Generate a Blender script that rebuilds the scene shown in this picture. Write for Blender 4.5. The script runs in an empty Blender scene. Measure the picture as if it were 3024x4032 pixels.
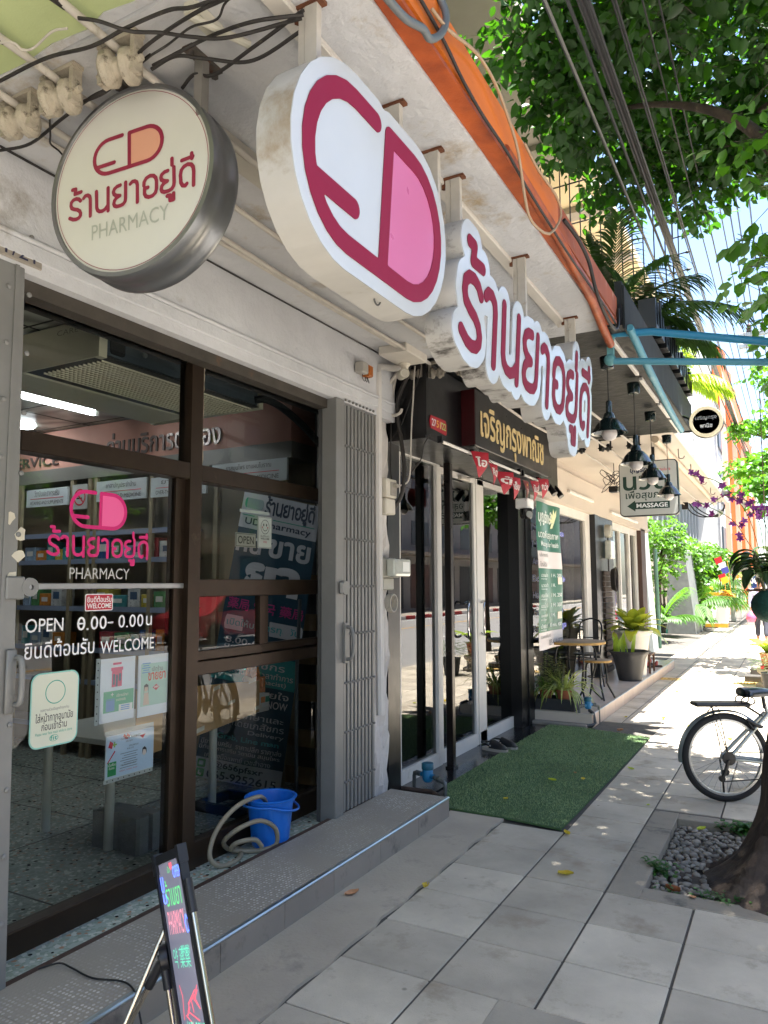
import bpy, bmesh, math, random
import numpy as np
from math import radians, sin, cos, pi, sqrt, atan2
from mathutils import Vector, Matrix
from mathutils.geometry import tessellate_polygon
S = bpy.context.scene
COL = S.collection
random.seed(7)
V = Vector
# ---------------------------------------------------------------- camera
YAW, PIT, ROL, CAMZ = radians(28.787), radians(5.633), radians(-0.209), 1.55
fw = V((-sin(YAW)*cos(PIT), cos(YAW)*cos(PIT), sin(PIT)))
rt = V((cos(YAW), sin(YAW), 0)); up = rt.cross(fw)
r2 = rt*cos(ROL)+up*sin(ROL); u2 = -rt*sin(ROL)+up*cos(ROL)
cam = bpy.data.cameras.new('camera'); cam_ob = bpy.data.objects.new('camera', cam); COL.objects.link(cam_ob)
cam.sensor_fit = 'VERTICAL'; cam.sensor_height = 24; cam.lens = 24*2896.67/4032
cam.clip_start = .05; cam.clip_end = 2000
cam_ob.matrix_world = Matrix(((r2.x, u2.x, -fw.x, 0), (r2.y, u2.y, -fw.y, 0), (r2.z, u2.z, -fw.z, CAMZ), (0, 0, 0, 1)))
S.camera = cam_ob
# ---------------------------------------------------------------- light
SUN_TRAVEL = V((-.21, .085, -1)).normalized()
W = bpy.data.worlds.new('World'); S.world = W; W.use_nodes = True
nt = W.node_tree; bg = nt.nodes['Background']
sky = nt.nodes.new('ShaderNodeTexSky'); sky.sky_type = 'NISHITA'; sky.sun_disc = False
el = math.asin(-SUN_TRAVEL.z); az = atan2(-SUN_TRAVEL.x, -SUN_TRAVEL.y)
sky.sun_elevation = el; sky.sun_rotation = az
sky.air_density = 1.0; sky.dust_density = 1.2; sky.ozone_density = 1.0
nt.links.new(sky.outputs[0], bg.inputs[0]); bg.inputs[1].default_value = .062
sl = bpy.data.lights.new('sun', 'SUN'); sl.energy = 4.4; sl.angle = radians(.55); sl.color = (1, .965, .91)
so = bpy.data.objects.new('sun', sl); COL.objects.link(so); so.location = (6, -3, 30)
so.rotation_euler = (-SUN_TRAVEL).to_track_quat('Z', 'Y').to_euler()
S.view_settings.view_transform = 'Standard'; S.view_settings.look = 'None'
S.view_settings.gamma = 1; S.view_settings.exposure = 3.05
S.render.engine = 'CYCLES'
S.cycles.max_bounces = 10; S.cycles.transparent_max_bounces = 24; S.cycles.diffuse_bounces = 5; S.cycles.glossy_bounces = 5
S.cycles.use_denoising = True
# ---------------------------------------------------------------- materials
def lin(c):
    if isinstance(c, str):
        c = [int(c[i:i+2], 16)/255 for i in (0, 2, 4)]
        c = [x/12.92 if x <= .04045 else ((x+.055)/1.055)**2.4 for x in c]
    return tuple(c[:3])+(1,)
MC = {}
def M(name, col, rough=.6, metal=0, var=.0, sc=6., bump=0., bsc=80., col2=None, spec=.5, stain=None, ssc=2., sth=.55, emit=0, trl=0, coat=0, stretch=None, det=6., isl=0, spots=None):
    """procedural principled material: noise mixes col/col2, optional stains, bump, emission, translucency"""
    if name in MC: return MC[name]
    m = bpy.data.materials.new(name); m.use_nodes = True; t = m.node_tree; n = t.nodes; L = t.links.new
    b = n['Principled BSDF']; c = lin(col)
    b.inputs['Roughness'].default_value = rough; b.inputs['Metallic'].default_value = metal
    b.inputs['Specular IOR Level'].default_value = spec
    if coat: b.inputs['Coat Weight'].default_value = coat; b.inputs['Coat Roughness'].default_value = .08
    tc = n.new('ShaderNodeTexCoord'); src = tc.outputs['Object']
    if stretch:
        mp = n.new('ShaderNodeMapping'); mp.inputs['Scale'].default_value = stretch; L(src, mp.inputs[0]); src = mp.outputs[0]
    def noise(s, d=6., r=.6):
        q = n.new('ShaderNodeTexNoise'); q.inputs['Scale'].default_value = s; q.inputs['Detail'].default_value = d; q.inputs['Roughness'].default_value = r
        L(src, q.inputs['Vector']); return q.outputs['Fac']
    def mix(f, a, bb):
        q = n.new('ShaderNodeMix'); q.data_type = 'RGBA'
        L(f, q.inputs[0])
        for i, x in ((6, a), (7, bb)):
            if isinstance(x, tuple): q.inputs[i].default_value = x
            else: L(x, q.inputs[i])
        return q.outputs[2]
    def ramp(f, a, bb):
        q = n.new('ShaderNodeMapRange'); q.inputs[1].default_value = a; q.inputs[2].default_value = bb; L(f, q.inputs[0]); return q.outputs[0]
    out = None
    if var or col2:
        c2 = lin(col2) if col2 else tuple(x*(1-var) for x in c[:3])+(1,)
        out = mix(ramp(noise(sc, det), .3, .7), c, c2)
    if isl:
        g = n.new('ShaderNodeNewGeometry'); q = n.new('ShaderNodeHueSaturation')
        mr = n.new('ShaderNodeMapRange'); mr.inputs[3].default_value = 1-isl; mr.inputs[4].default_value = 1+isl*.6; L(g.outputs['Random Per Island'], mr.inputs[0]); L(mr.outputs[0], q.inputs['Value'])
        if out is None: q.inputs['Color'].default_value = c
        else: L(out, q.inputs['Color'])
        out = q.outputs[0]
    if stain:
        out = mix(ramp(noise(ssc, 8., .7), sth, sth+.14), out if out is not None else c, lin(stain))
    if spots:
        for sc_, th_, k_ in spots:
            q = n.new('ShaderNodeTexVoronoi'); q.inputs['Scale'].default_value = sc_; L(src, q.inputs['Vector'])
            out = mix(ramp(q.outputs['Distance'], th_+.02, th_-.02), out if out is not None else c, tuple(x*k_ for x in c[:3])+(1,))
    if out is None: b.inputs['Base Color'].default_value = c
    else: L(out, b.inputs['Base Color'])
    if var or col2:
        mr = n.new('ShaderNodeMapRange'); mr.inputs[3].default_value = max(.02, rough-.1); mr.inputs[4].default_value = min(1, rough+.12); L(noise(sc*2.3), mr.inputs[0]); L(mr.outputs[0], b.inputs['Roughness'])
    if bump:
        q = n.new('ShaderNodeBump'); q.inputs['Strength'].default_value = min(1, bump); q.inputs['Distance'].default_value = .004 if bump <= 1 else .004*bump
        L(noise(bsc, 5.), q.inputs['Height']); L(q.outputs[0], b.inputs['Normal'])
    if emit:
        b.inputs['Emission Color'].default_value = c; b.inputs['Emission Strength'].default_value = emit
    if trl:
        tr = n.new('ShaderNodeBsdfTranslucent'); tr.inputs[0].default_value = tuple(min(1, x*1.6) for x in (c[0]*1.3, c[1]*1.25, c[2]*.5))+(1,)
        ms = n.new('ShaderNodeMixShader'); ms.inputs[0].default_value = trl
        L(b.outputs[0], ms.inputs[1]); L(tr.outputs[0], ms.inputs[2]); L(ms.outputs[0], n['Material Output'].inputs[0])
    m.diffuse_color = c
    MC[name] = m; return m
def glassmat(name, ior=1.55, tint=(.86, .9, .9), rough=0., wob=.0):
    """thin window pane: transparent plus Fresnel reflection (no refraction, so daylight passes)"""
    if name in MC: return MC[name]
    m = bpy.data.materials.new(name); m.use_nodes = True; t = m.node_tree; n = t.nodes; L = t.links.new
    n.remove(n['Principled BSDF'])
    tr = n.new('ShaderNodeBsdfTransparent'); tr.inputs[0].default_value = tint+(1,)
    gl = n.new('ShaderNodeBsdfGlossy'); gl.inputs['Roughness'].default_value = rough
    fr = n.new('ShaderNodeFresnel'); fr.inputs[0].default_value = ior
    ms = n.new('ShaderNodeMixShader'); L(fr.outputs[0], ms.inputs[0]); L(tr.outputs[0], ms.inputs[1]); L(gl.outputs[0], ms.inputs[2])
    if wob:
        tc = n.new('ShaderNodeTexCoord'); q = n.new('ShaderNodeTexNoise'); q.inputs['Scale'].default_value = 1.3; q.inputs['Detail'].default_value = 1
        L(tc.outputs['Object'], q.inputs[0]); bp = n.new('ShaderNodeBump'); bp.inputs['Strength'].default_value = wob; bp.inputs['Distance'].default_value = .02
        L(q.outputs['Fac'], bp.inputs['Height']); L(bp.outputs[0], gl.inputs['Normal'])
    L(ms.outputs[0], n['Material Output'].inputs[0]); MC[name] = m; return m
# ---------------------------------------------------------------- mesh builder
class G:
    def __init__(s): s.v = []; s.f = []; s.mi = []; s.k = 0
    def add(s, vs, fs):
        o = len(s.v); s.v += [tuple(p) for p in vs]; s.f += [tuple(i+o for i in f) for f in fs]; s.mi += [s.k]*len(fs); return s
    def m(s, k): s.k = k; return s
    def bx(s, x0, x1, y0, y1, z0, z1, mat=None, ch=0):
        if x0 > x1: x0, x1 = x1, x0
        if y0 > y1: y0, y1 = y1, y0
        if z0 > z1: z0, z1 = z1, z0
        if ch:
            c = min(ch, (x1-x0)*.4, (y1-y0)*.4, (z1-z0)*.4)
            bm = bmesh.new(); bmesh.ops.create_cube(bm, size=1)
            bmesh.ops.scale(bm, vec=(x1-x0, y1-y0, z1-z0), verts=bm.verts)
            bmesh.ops.bevel(bm, geom=bm.edges[:], offset=c, segments=2 if ch > .012 else 1, affect='EDGES', profile=.5)
            ce = V(((x0+x1)/2, (y0+y1)/2, (z0+z1)/2)); vs = [v.co+ce for v in bm.verts]
            bm.verts.index_update(); fs = [[v.index for v in f.verts] for f in bm.faces]; bm.free()
        else:
            vs = [V((x, y, z)) for x in (x0, x1) for y in (y0, y1) for z in (z0, z1)]
            fs = [(0, 1, 3, 2), (4, 6, 7, 5), (0, 4, 5, 1), (2, 3, 7, 6), (0, 2, 6, 4), (1, 5, 7, 3)]
        if mat: vs = [mat @ V(p) for p in vs]
        return s.add(vs, fs)
    def tube(s, pts, r, n=8, cap=True, rs=None):
        pts = [V(p) for p in pts]; N = len(pts); vs = []; fs = []
        t0 = (pts[1]-pts[0]).normalized(); a = t0.orthogonal().normalized()
        for i, p in enumerate(pts):
            t = (pts[min(i+1, N-1)]-pts[max(i-1, 0)])
            t = t.normalized() if t.length > 1e-9 else t0
            a = (a-t*a.dot(t)); a = a.normalized() if a.length > 1e-6 else t.orthogonal().normalized()
            b = t.cross(a); rr = rs[i] if rs else r
            vs += [p+(a*cos(2*pi*k/n)+b*sin(2*pi*k/n))*rr for k in range(n)]
        for i in range(N-1):
            fs += [(i*n+k, i*n+(k+1) % n, (i+1)*n+(k+1) % n, (i+1)*n+k) for k in range(n)]
        if cap: fs += [tuple(range(n))[::-1], tuple((N-1)*n+k for k in range(n))]
        return s.add(vs, fs)
    def cyl(s, p0, p1, r, r1=None, n=16): return s.tube([p0, p1], r, n, True, [r, r if r1 is None else r1])
    def lathe(s, prof, c=(0, 0, 0), ax='z', n=24, mat=None, wave=None):
        """prof: list of (radius, height) revolved about axis through c"""
        vs = []; fs = []; N = len(prof); c = V(c)
        for i, (r, h) in enumerate(prof):
            for k in range(n):
                a = 2*pi*k/n; q = r*(1+(wave(i, a) if wave else 0))
                p = V((q*cos(a), q*sin(a), h))
                if ax == 'y': p = V((p.x, p.z, p.y))
                if ax == 'x': p = V((p.z, p.x, p.y))
                if mat: p = mat @ p
                vs.append(p+c)
        for i in range(N-1):
            fs += [(i*n+k, i*n+(k+1) % n, (i+1)*n+(k+1) % n, (i+1)*n+k) for k in range(n)]
        cl = abs(prof[0][0]-prof[-1][0]) < 1e-6 and abs(prof[0][1]-prof[-1][1]) < 1e-6
        if prof[0][0] > 1e-5 and not cl: fs.append(tuple(range(n))[::-1])
        if prof[-1][0] > 1e-5 and not cl: fs.append(tuple((N-1)*n+k for k in range(n)))
        return s.add(vs, fs)
    def ball(s, c, r, n=12, sq=(1, 1, 1)):
        pr = [(max(1e-6, sin(pi*i/n))*1, -cos(pi*i/n)) for i in range(n+1)]
        return s.lathe(pr, c, 'z', n*2, Matrix.Diagonal(V((r*sq[0], r*sq[1], r*sq[2]))))
    def quad(s, a, b, c, d): return s.add([a, b, c, d], [(0, 1, 2, 3)])
    def loops(s, loops, fn, d0=0., d1=None):
        """fill 2-D loops (outer and holes) through fn(u,v,depth); extrude from d0 to d1 when given"""
        pts = [V((p[0], p[1], 0)) for l in loops for p in l]
        tr = tessellate_polygon([[V((p[0], p[1], 0)) for p in l] for l in loops])
        tr2 = []
        for t in tr:
            a, b, c = (pts[i] for i in t); cr = (b-a).cross(c-a).z
            if abs(cr) < 1e-14: continue
            tr2.append(t if cr > 0 else (t[0], t[2], t[1]))
        if d1 is None: return s.add([fn(p.x, p.y, d0) for p in pts], tr2)
        n = len(pts); vs = [fn(p.x, p.y, d1) for p in pts]+[fn(p.x, p.y, d0) for p in pts]
        fs = list(tr2)+[tuple(i+n for i in t[::-1]) for t in tr2]; o = 0
        for l in loops:
            k = len(l); ar = sum(l[i][0]*l[(i+1) % k][1]-l[(i+1) % k][0]*l[i][1] for i in range(k))
            for i in range(k):
                j = (i+1) % k; q = (o+i, o+i+n, o+j+n, o+j); fs.append(q)
            o += k
        return s.add(vs, fs)
    def rr(s, u0, u1, v0, v1, rad, fn, d0=0., d1=None, n=6):
        return s.loops([rrect(u0, u1, v0, v1, rad, n)], fn, d0, d1)
    def obj(s, name, mats, par=None, loc=None, smooth=None, label=None, cat=None, group=None, kind=None, rot=None, mod=None):
        if loc is None:
            if par is not None: loc = par['_w']
            else:
                a = np.array(s.v); loc = ((a[:, 0].min()+a[:, 0].max())/2, (a[:, 1].min()+a[:, 1].max())/2, a[:, 2].min())
        loc = V(loc)
        me = bpy.data.meshes.new(name); me.from_pydata([V(p)-loc for p in s.v], [], s.f)
        for m in (mats if isinstance(mats, (list, tuple)) else [mats]): me.materials.append(m)
        me.polygons.foreach_set('material_index', s.mi)
        bm = bmesh.new(); bm.from_mesh(me); bmesh.ops.recalc_face_normals(bm, faces=bm.faces) if smooth != 'raw' else None; bm.to_mesh(me); bm.free()
        if smooth is not None and smooth != 'raw':
            me.polygons.foreach_set('use_smooth', [True]*len(me.polygons))
            me.set_sharp_from_angle(angle=radians(smooth))
        me.update()
        o = bpy.data.objects.new(name, me); COL.objects.link(o)
        if par is None: o.location = loc
        else:
            o.parent = par; o.location = loc-V(par['_w'])
        o['_w'] = tuple(loc)
        tag(o, label, cat, group, kind); return o
def tag(o, label=None, cat=None, group=None, kind=None):
    if label: o['label'] = label
    if cat: o['category'] = cat
    if group: o['group'] = group
    if kind: o['kind'] = kind
    return o
def E(name, label, cat, loc, group=None, rz=0):
    o = bpy.data.objects.new(name, None); COL.objects.link(o); o.location = loc; o.rotation_euler = (0, 0, rz); o.empty_display_size = .1
    o['_w'] = tuple(loc); return tag(o, label, cat, group)
def kids(o): return [c for c in bpy.data.objects if c.parent == o]
def dup(o, loc=None, label=None, rz=None, par=None):
    c = o.copy(); COL.objects.link(c); c.parent = par
    if loc is not None: c.location = loc; c['_w'] = tuple(loc)
    if rz is not None: c.rotation_euler = (0, 0, rz)
    if label: c['label'] = label
    for k in kids(o): dup(k, par=c)
    return c
def rrect(u0, u1, v0, v1, r, n=6):
    P = []
    for cx, cy, a in ((u1-r, v1-r, 0), (u0+r, v1-r, 90), (u0+r, v0+r, 180), (u1-r, v0+r, 270)):
        P += [(cx+r*cos(radians(a+90*i/n)), cy+r*sin(radians(a+90*i/n))) for i in range(n+1)]
    return P
def circ(cx, cy, r, n=48, r2=None): return [(cx+r*cos(2*pi*i/n), cy+(r2 or r)*sin(2*pi*i/n)) for i in range(n)]
def bez(pts, n=24):
    """Catmull-Rom through 3-D points"""
    P = [V(p) for p in pts]; P = [P[0]*2-P[1]]+P+[P[-1]*2-P[-2]]; out = []; k = max(2, n//(len(P)-3))
    for i in range(1, len(P)-2):
        for j in range(k):
            t = j/k; a, b, c, d = P[i-1:i+3]
            out.append(.5*((2*b)+(c-a)*t+(2*a-5*b+4*c-d)*t*t+(3*b-a-3*c+d)*t**3))
    return out+[P[-2]]
# ---- stroke lettering: distance field of polylines, contoured with marching squares
def contour(strokes, h, res=None, fill=False):
    A = np.array([s[i] for s in strokes for i in range(len(s)-1)]); B = np.array([s[i+1] for s in strokes for i in range(len(s)-1)])
    res = res or h/3.2; lo = np.minimum(A.min(0), B.min(0))-h-2.5*res; hi = np.maximum(A.max(0), B.max(0))+h+2.5*res
    nx = int((hi[0]-lo[0])/res)+2; ny = int((hi[1]-lo[1])/res)+2
    X = lo[0]+np.arange(nx)*res; Y = lo[1]+np.arange(ny)*res; XX, YY = np.meshgrid(X, Y, indexing='ij')
    D = np.full(XX.shape, 1e9)
    for a, b in zip(A, B):
        d = b-a; L2 = max(d@d, 1e-12); t = np.clip(((XX-a[0])*d[0]+(YY-a[1])*d[1])/L2, 0, 1)
        D = np.minimum(D, np.hypot(XX-a[0]-t*d[0], YY-a[1]-t*d[1]))
    F = h-D; nxt = {}
    def P(i, j, k, l):
        a, b = F[i, j], F[k, l]; t = a/(a-b); return (('h' if j == l else 'v', min(i, k), min(j, l)), (X[i]+t*(X[k]-X[i]), Y[j]+t*(Y[l]-Y[j])))
    pos = {}
    I, J = np.where(((F[:-1, :-1] > 0).astype(int)+(F[1:, :-1] > 0)+(F[:-1, 1:] > 0)+(F[1:, 1:] > 0)) % 4 != 0)
    for i, j in zip(I, J):
        cs = [(i, j), (i+1, j), (i+1, j+1), (i, j+1)]; s = [F[c] > 0 for c in cs]; en = []; ex = []
        for k in range(4):
            a, b = k, (k+1) % 4
            if s[a] != s[b]:
                key, p = P(*cs[a], *cs[b]); pos[key] = p; (ex if s[a] else en).append(key)
        if len(en) == 1: nxt.setdefault(ex[0], []).append(en[0])
        else:
            for e in ex: nxt.setdefault(e, []).append(en.pop(0))
    out = []
    while nxt:
        k0 = next(iter(nxt)); k = k0; lp = []
        while k in nxt:
            lp.append(pos[k]); q = nxt[k]; k2 = q.pop()
            if not q: del nxt[k]
            k = k2
        if len(lp) > 5: out.append(lp[::1])
    def area(l): return sum(l[i][0]*l[(i+1) % len(l)][1]-l[(i+1) % len(l)][0]*l[i][1] for i in range(len(l)))/2
    out.sort(key=lambda l: -abs(area(l)))
    return group_loops(out)
def larea(l): return sum(l[i][0]*l[(i+1) % len(l)][1]-l[(i+1) % len(l)][0]*l[i][1] for i in range(len(l)))/2
def inside(p, l):
    c = False; j = len(l)-1
    for i in range(len(l)):
        if (l[i][1] > p[1]) != (l[j][1] > p[1]) and p[0] < (l[j][0]-l[i][0])*(p[1]-l[i][1])/(l[j][1]-l[i][1])+l[i][0]: c = not c
        j = i
    return c
def group_loops(ls, sign=None):
    """-> list of [outer, hole, hole...]"""
    ls = [l for l in ls if abs(larea(l)) > 1e-10]
    if not ls: return []
    ls.sort(key=lambda l: -abs(larea(l))); sg = larea(ls[0]) > 0
    outs = [[l] for l in ls if (larea(l) > 0) == sg]
    for l in ls:
        if (larea(l) > 0) != sg:
            for o in reversed(outs):
                if inside(l[0], o[0]): o.append(l); break
    return outs
TXT = {}
def text_loops(s, bold=0.):
    key = (s, bold)
    if key in TXT: return TXT[key]
    c = bpy.data.curves.new('t', 'FONT'); c.body = s; c.size = 1; c.fill_mode = 'NONE'; c.resolution_u = 3
    o = bpy.data.objects.new('t', c); COL.objects.link(o)
    dg = bpy.context.evaluated_depsgraph_get(); me = bpy.data.meshes.new_from_object(o.evaluated_get(dg))
    adj = {}
    for e in me.edges:
        a, b = e.vertices; adj.setdefault(a, []).append(b); adj.setdefault(b, []).append(a)
    vs = [(v.co.x, v.co.y) for v in me.vertices]; seen = set(); loops = []
    order = {}
    for i in range(len(vs)):
        if i in seen or i not in adj: continue
        lp = [i]; seen.add(i); k = i; prev = None
        st = min(adj[i], key=lambda q: (q != i+1, q)); k = st
        while k != i and k not in seen:
            seen.add(k); lp.append(k); n = [q for q in adj[k] if q not in seen]
            if not n: break
            k = n[0]
        if len(lp) > 2: loops.append([vs[q] for q in lp])
    bpy.data.objects.remove(o); bpy.data.curves.remove(c); bpy.data.meshes.remove(me)
    g = group_loops(loops)
    if bold:
        for o in g:
            for li, l in enumerate(o):
                n = len(l); sg = 1 if larea(l) > 0 else -1; ho = -1 if li else 1; q = []
                for i in range(n):
                    a, b, d = V(l[i-1]), V(l[i]), V(l[(i+1) % n]); t = (d-a)
                    if t.length < 1e-9: q.append(l[i]); continue
                    t.normalize(); q.append((b.x+t.y*sg*ho*bold, b.y-t.x*sg*ho*bold))
                o[li] = q
    xs = [p[0] for o in g for p in o[0]]; ys = [p[1] for o in g for p in o[0]]
    TXT[key] = (g, min(xs), max(xs), min(ys), max(ys)); return TXT[key]
def text(g, s, u0, u1, v0, v1, fn, d=0.001, bold=0., skew=0., th=None):
    """lettering fitted into the box u0..u1, v0..v1 of the plane fn"""
    L, x0, x1, y0, y1 = text_loops(s, bold); su = (u1-u0)/(x1-x0); sv = (v1-v0)/(y1-y0)
    for i, o in enumerate(L):
        q = [[(u0+(p[0]-x0)*su+skew*(p[1]-y0)*sv, v0+(p[1]-y0)*sv) for p in l] for l in o]
        g.loops(q, fn, d+(i % 5)*.00012 if th is None else d, None if th is None else d+th+(i % 5)*.00012)
    return g
def px(x):      # plane x = const seen from the street: u runs along +y
    return lambda u, v, d: V((x+d, u, v))
def py(y):      # plane y = const seen from the south: u runs along +x
    return lambda u, v, d: V((u, y-d, v))
def pz(z): return lambda u, v, d: V((u, v, z+d))
K = 2.80/2.72   # shop-front glass plane: points were taken at x = 2.72
GX = -2.80
def gy(y): return y*K
def gz(z): return 1.55+(z-1.55)*K
# strokes of the pharmacy name, normalised to its own width (centre lines)
TH = [
 [(0.092, 0.126), (0.077, 0.142), (0.055, 0.150), (0.030, 0.147), (0.012, 0.133), (0.009, 0.111), (0.017, 0.092), (0.039, 0.080), (0.065, 0.071), (0.084, 0.057), (0.093, 0.038), (0.091, 0.022), (0.077, 0.010), (0.055, 0.006), (0.030, 0.010), (0.000, 0.026)],
 [(0.022, 0.220), (0.049, 0.219), (0.043, 0.185), (0.096, 0.188)],
 [(0.119, 0.138), (0.132, 0.150), (0.153, 0.150), (0.170, 0.138), (0.175, 0.116), (0.176, 0.001)],
 [(0.226, 0.156), (0.230, 0.043), (0.237, 0.024), (0.254, 0.012), (0.278, 0.009), (0.299, 0.016), (0.317, 0.033)],
 [(0.324, 0.157), (0.325, 0.000)],
 [(0.425, 0.149), (0.397, 0.146), (0.377, 0.135), (0.369, 0.117), (0.374, 0.099), (0.393, 0.085), (0.422, 0.078), (0.394, 0.070), (0.378, 0.055), (0.372, 0.035), (0.379, 0.019), (0.396, 0.010), (0.424, 0.009), (0.450, 0.014), (0.465, 0.029), (0.468, 0.050), (0.469, 0.157)],
 [(0.507, 0.136), (0.523, 0.147), (0.542, 0.146), (0.558, 0.135), (0.563, 0.115), (0.563, -0.001)],
 [(0.615, 0.097), (0.617, 0.121), (0.634, 0.142), (0.663, 0.150), (0.692, 0.143), (0.709, 0.125), (0.715, 0.101), (0.714, 0.050), (0.706, 0.026), (0.684, 0.011), (0.654, 0.009), (0.630, 0.020), (0.619, 0.041), (0.620, 0.075), (0.647, 0.076)],
 [(0.803, 0.146), (0.776, 0.144), (0.755, 0.132), (0.749, 0.115), (0.754, 0.097), (0.773, 0.086), (0.800, 0.078), (0.772, 0.070), (0.756, 0.056), (0.751, 0.036), (0.757, 0.020), (0.776, 0.011), (0.807, 0.011), (0.832, 0.017), (0.847, 0.034), (0.851, 0.055), (0.850, 0.157)],
 [(0.836, 0.219), (0.836, 0.177)],
 [(0.797, -0.021), (0.818, -0.021), (0.819, -0.055), (0.846, -0.055), (0.846, -0.015)],
 [(0.947, 0.022), (0.936, 0.012), (0.915, 0.018), (0.903, 0.039), (0.899, 0.091), (0.907, 0.122), (0.927, 0.141), (0.955, 0.148), (0.982, 0.140), (0.996, 0.120), (1.000, 0.089), (0.997, -0.000)],
 [(0.911, 0.185), (0.994, 0.190)],
 [(0.986, 0.213), (0.988, 0.179)],
]
TH_W = .0125
def brand_strokes(): return [np.array(s) for s in TH]
def logo_strokes(w, h, sw):
    """capsule outline with an open left half and a divided right half; w, h between stroke centres"""
    r = h/2; n = 14
    la = [(r+r*cos(pi/2+pi*i/n), r+r*sin(pi/2+pi*i/n)) for i in range(n+1)]
    ra = [(w-r+r*cos(-pi/2+pi*i/n), r+r*sin(-pi/2+pi*i/n)) for i in range(n+1)]
    bar = w*.525; f = .27*h; e = r-sqrt(r*r-(r-f)**2)
    return [[(w*.42, h)]+la+ra+[(bar, h), (bar, 0)], [(e, f), (w*.30, f)]], [[(bar, 0)]+ra+[(bar, h)]]
def put(g, groups, fn, u0, v0, su=1., sv=1., d=0., d1=None):
    for i, o in enumerate(groups):
        g.loops([[(u0+p[0]*su, v0+p[1]*sv) for p in l] for l in o], fn, d+(i % 4)*.0001, None if d1 is None else d1+(i % 4)*.0001)
    return g
# ================================================================ GROUND
mat_pave = M('paving_concrete', 'cbbfab', .78, var=.34, sc=2.3, bump=.8, bsc=170, stain='988b78', ssc=3.0, sth=.53, isl=.18, spots=((5, .045, .45), (11, .035, .62), (60, .06, .75)))
mat_grout = M('joint_mortar', '57524b', .9, var=.4, sc=12, bump=.5, bsc=150)
mat_conc = M('grey_concrete', 'aaa08f', .8, var=.35, sc=1.8, bump=.6, bsc=120, stain='5c5852', ssc=2.4, sth=.56)
mat_asph = M('asphalt', '8f8c88', .85, var=.25, sc=3, bump=.5, bsc=200)
mat_black = M('black_paint', '0d0d10', .32, var=.3, sc=5, bump=.25, bsc=14)
mat_white = M('white_paint', 'e2dfd8', .5, var=.08, sc=9)
g = G(); g.quad((-60, -60, -.13), (1.25, -60, -.13), (1.25, 130, -.13), (-60, 130, -.13))
for a, b, c, d in ((-60, -.88, -60, 130), (-.88, 1.1, -60, 3.96), (-.88, 1.1, 5.46, 130)): g.quad((a, c, -.0065), (b, c, -.0065), (b, d, -.0065), (a, d, -.0065))
g.obj('ground', mat_grout, kind='structure')
g = G()
xs = [-2.3, -2.152, -1.738, -1.32, -.902, -.484, -.066, .352, .77, 1.02]
rows = [2.768+.394*i for i in range(-8, 72)]
rj = random.Random(3)
for i in range(len(xs)-1):
    for j in range(len(rows)-1):
        x0, x1, y0, y1 = xs[i], xs[i+1], rows[j], rows[j+1]
        if x1 <= -1.7 and y0 < 4.72: continue
        if x0 < -1.7 and 4.7 < y0 < 8.3: continue
        if x0 > -.92 and 3.9 < y0 < 5.4: continue
        if x0 > -1.1 and y0 < 2.7 and x1 < .4: continue
        a = rj.uniform(-.0012, .0012)
        m = Matrix.Translation(V(((x0+x1)/2, (y0+y1)/2, 0))) @ Matrix.Rotation(rj.uniform(-.0025, .0025), 4, 'X') @ Matrix.Rotation(rj.uniform(-.0025, .0025), 4, 'Y')
        w, l = (x1-x0)/2-.0055, (y1-y0)/2-.0035
        g.bx(-w, w, -l, l, -.03, a, m, ch=.0035)
g.obj('pavement', mat_pave, kind='structure')
# concrete apron along the step, raised a little, cracked edge
g = G(); nn = 60
e = [(-1.742+.008*sin(i*1.7)+rj.uniform(-.005, .005), -1+i*(5.79/nn)) for i in range(nn+1)]
P = [(-2.12, -1)]+[(x, y) for x, y in e]+[(-2.12, 4.79)]
g.loops([P], pz(0), -.03, .008); g.obj('concrete_apron', M('apron_concrete', 'b9ad9b', .85, var=.3, sc=1.5, bump=1.2, bsc=60, stain='7d776e', ssc=2, sth=.55), kind='structure')
# inspection cover frame and slab near the camera
g = G(); g.bx(-1.035, .35, 1.2, 2.762, -.006, .0055, ch=.003); g.obj('concrete_surround', mat_conc, kind='structure')
g = G(); g.rr(-.965, .2, 1.3, 2.60, .05, pz(.0055), 0, .0006); g.obj('cover_gap', M('dark_gap', '1d1c1b', .9), kind='structure')
g = G(); g.rr(-.945, .18, 1.32, 2.58, .045, pz(.0055), .0008, .004); g.obj('inspection_cover', mat_pave, label='flat concrete inspection cover set in the pavement near the camera', cat='cover')
# tree pit
g = G()
for b in ((-.895, -.735, 3.945, 4.6), (-.895, -.735, 4.607, 5.085), (-.895, -.735, 5.092, 5.475), (-.735, .95, 3.945, 4.085), (-.735, .95, 5.352, 5.475), (.79, .95, 4.085, 5.352)):
    g.bx(*b, -.12, .004, ch=.004)
g.obj('pit_kerb', M('pit_concrete', '9a9080', .85, var=.3, sc=2, bump=1, bsc=90, stain='54524c', ssc=4), kind='structure')
g = G(); NX = 26; vs = [(-.76+1.58*i/NX, 4.06+1.32*j/NX, -.055+.02*sin(i*.9+j*.6)+random.uniform(-.008, .008)) for i in range(NX+1) for j in range(NX+1)]
g.add(vs, [(i*(NX+1)+j, (i+1)*(NX+1)+j, (i+1)*(NX+1)+j+1, i*(NX+1)+j+1) for i in range(NX) for j in range(NX)])
g.obj('soil', M('soil', '4a4038', .95, var=.4, sc=12, bump=1.5, bsc=60), kind='structure', smooth=40)
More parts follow.
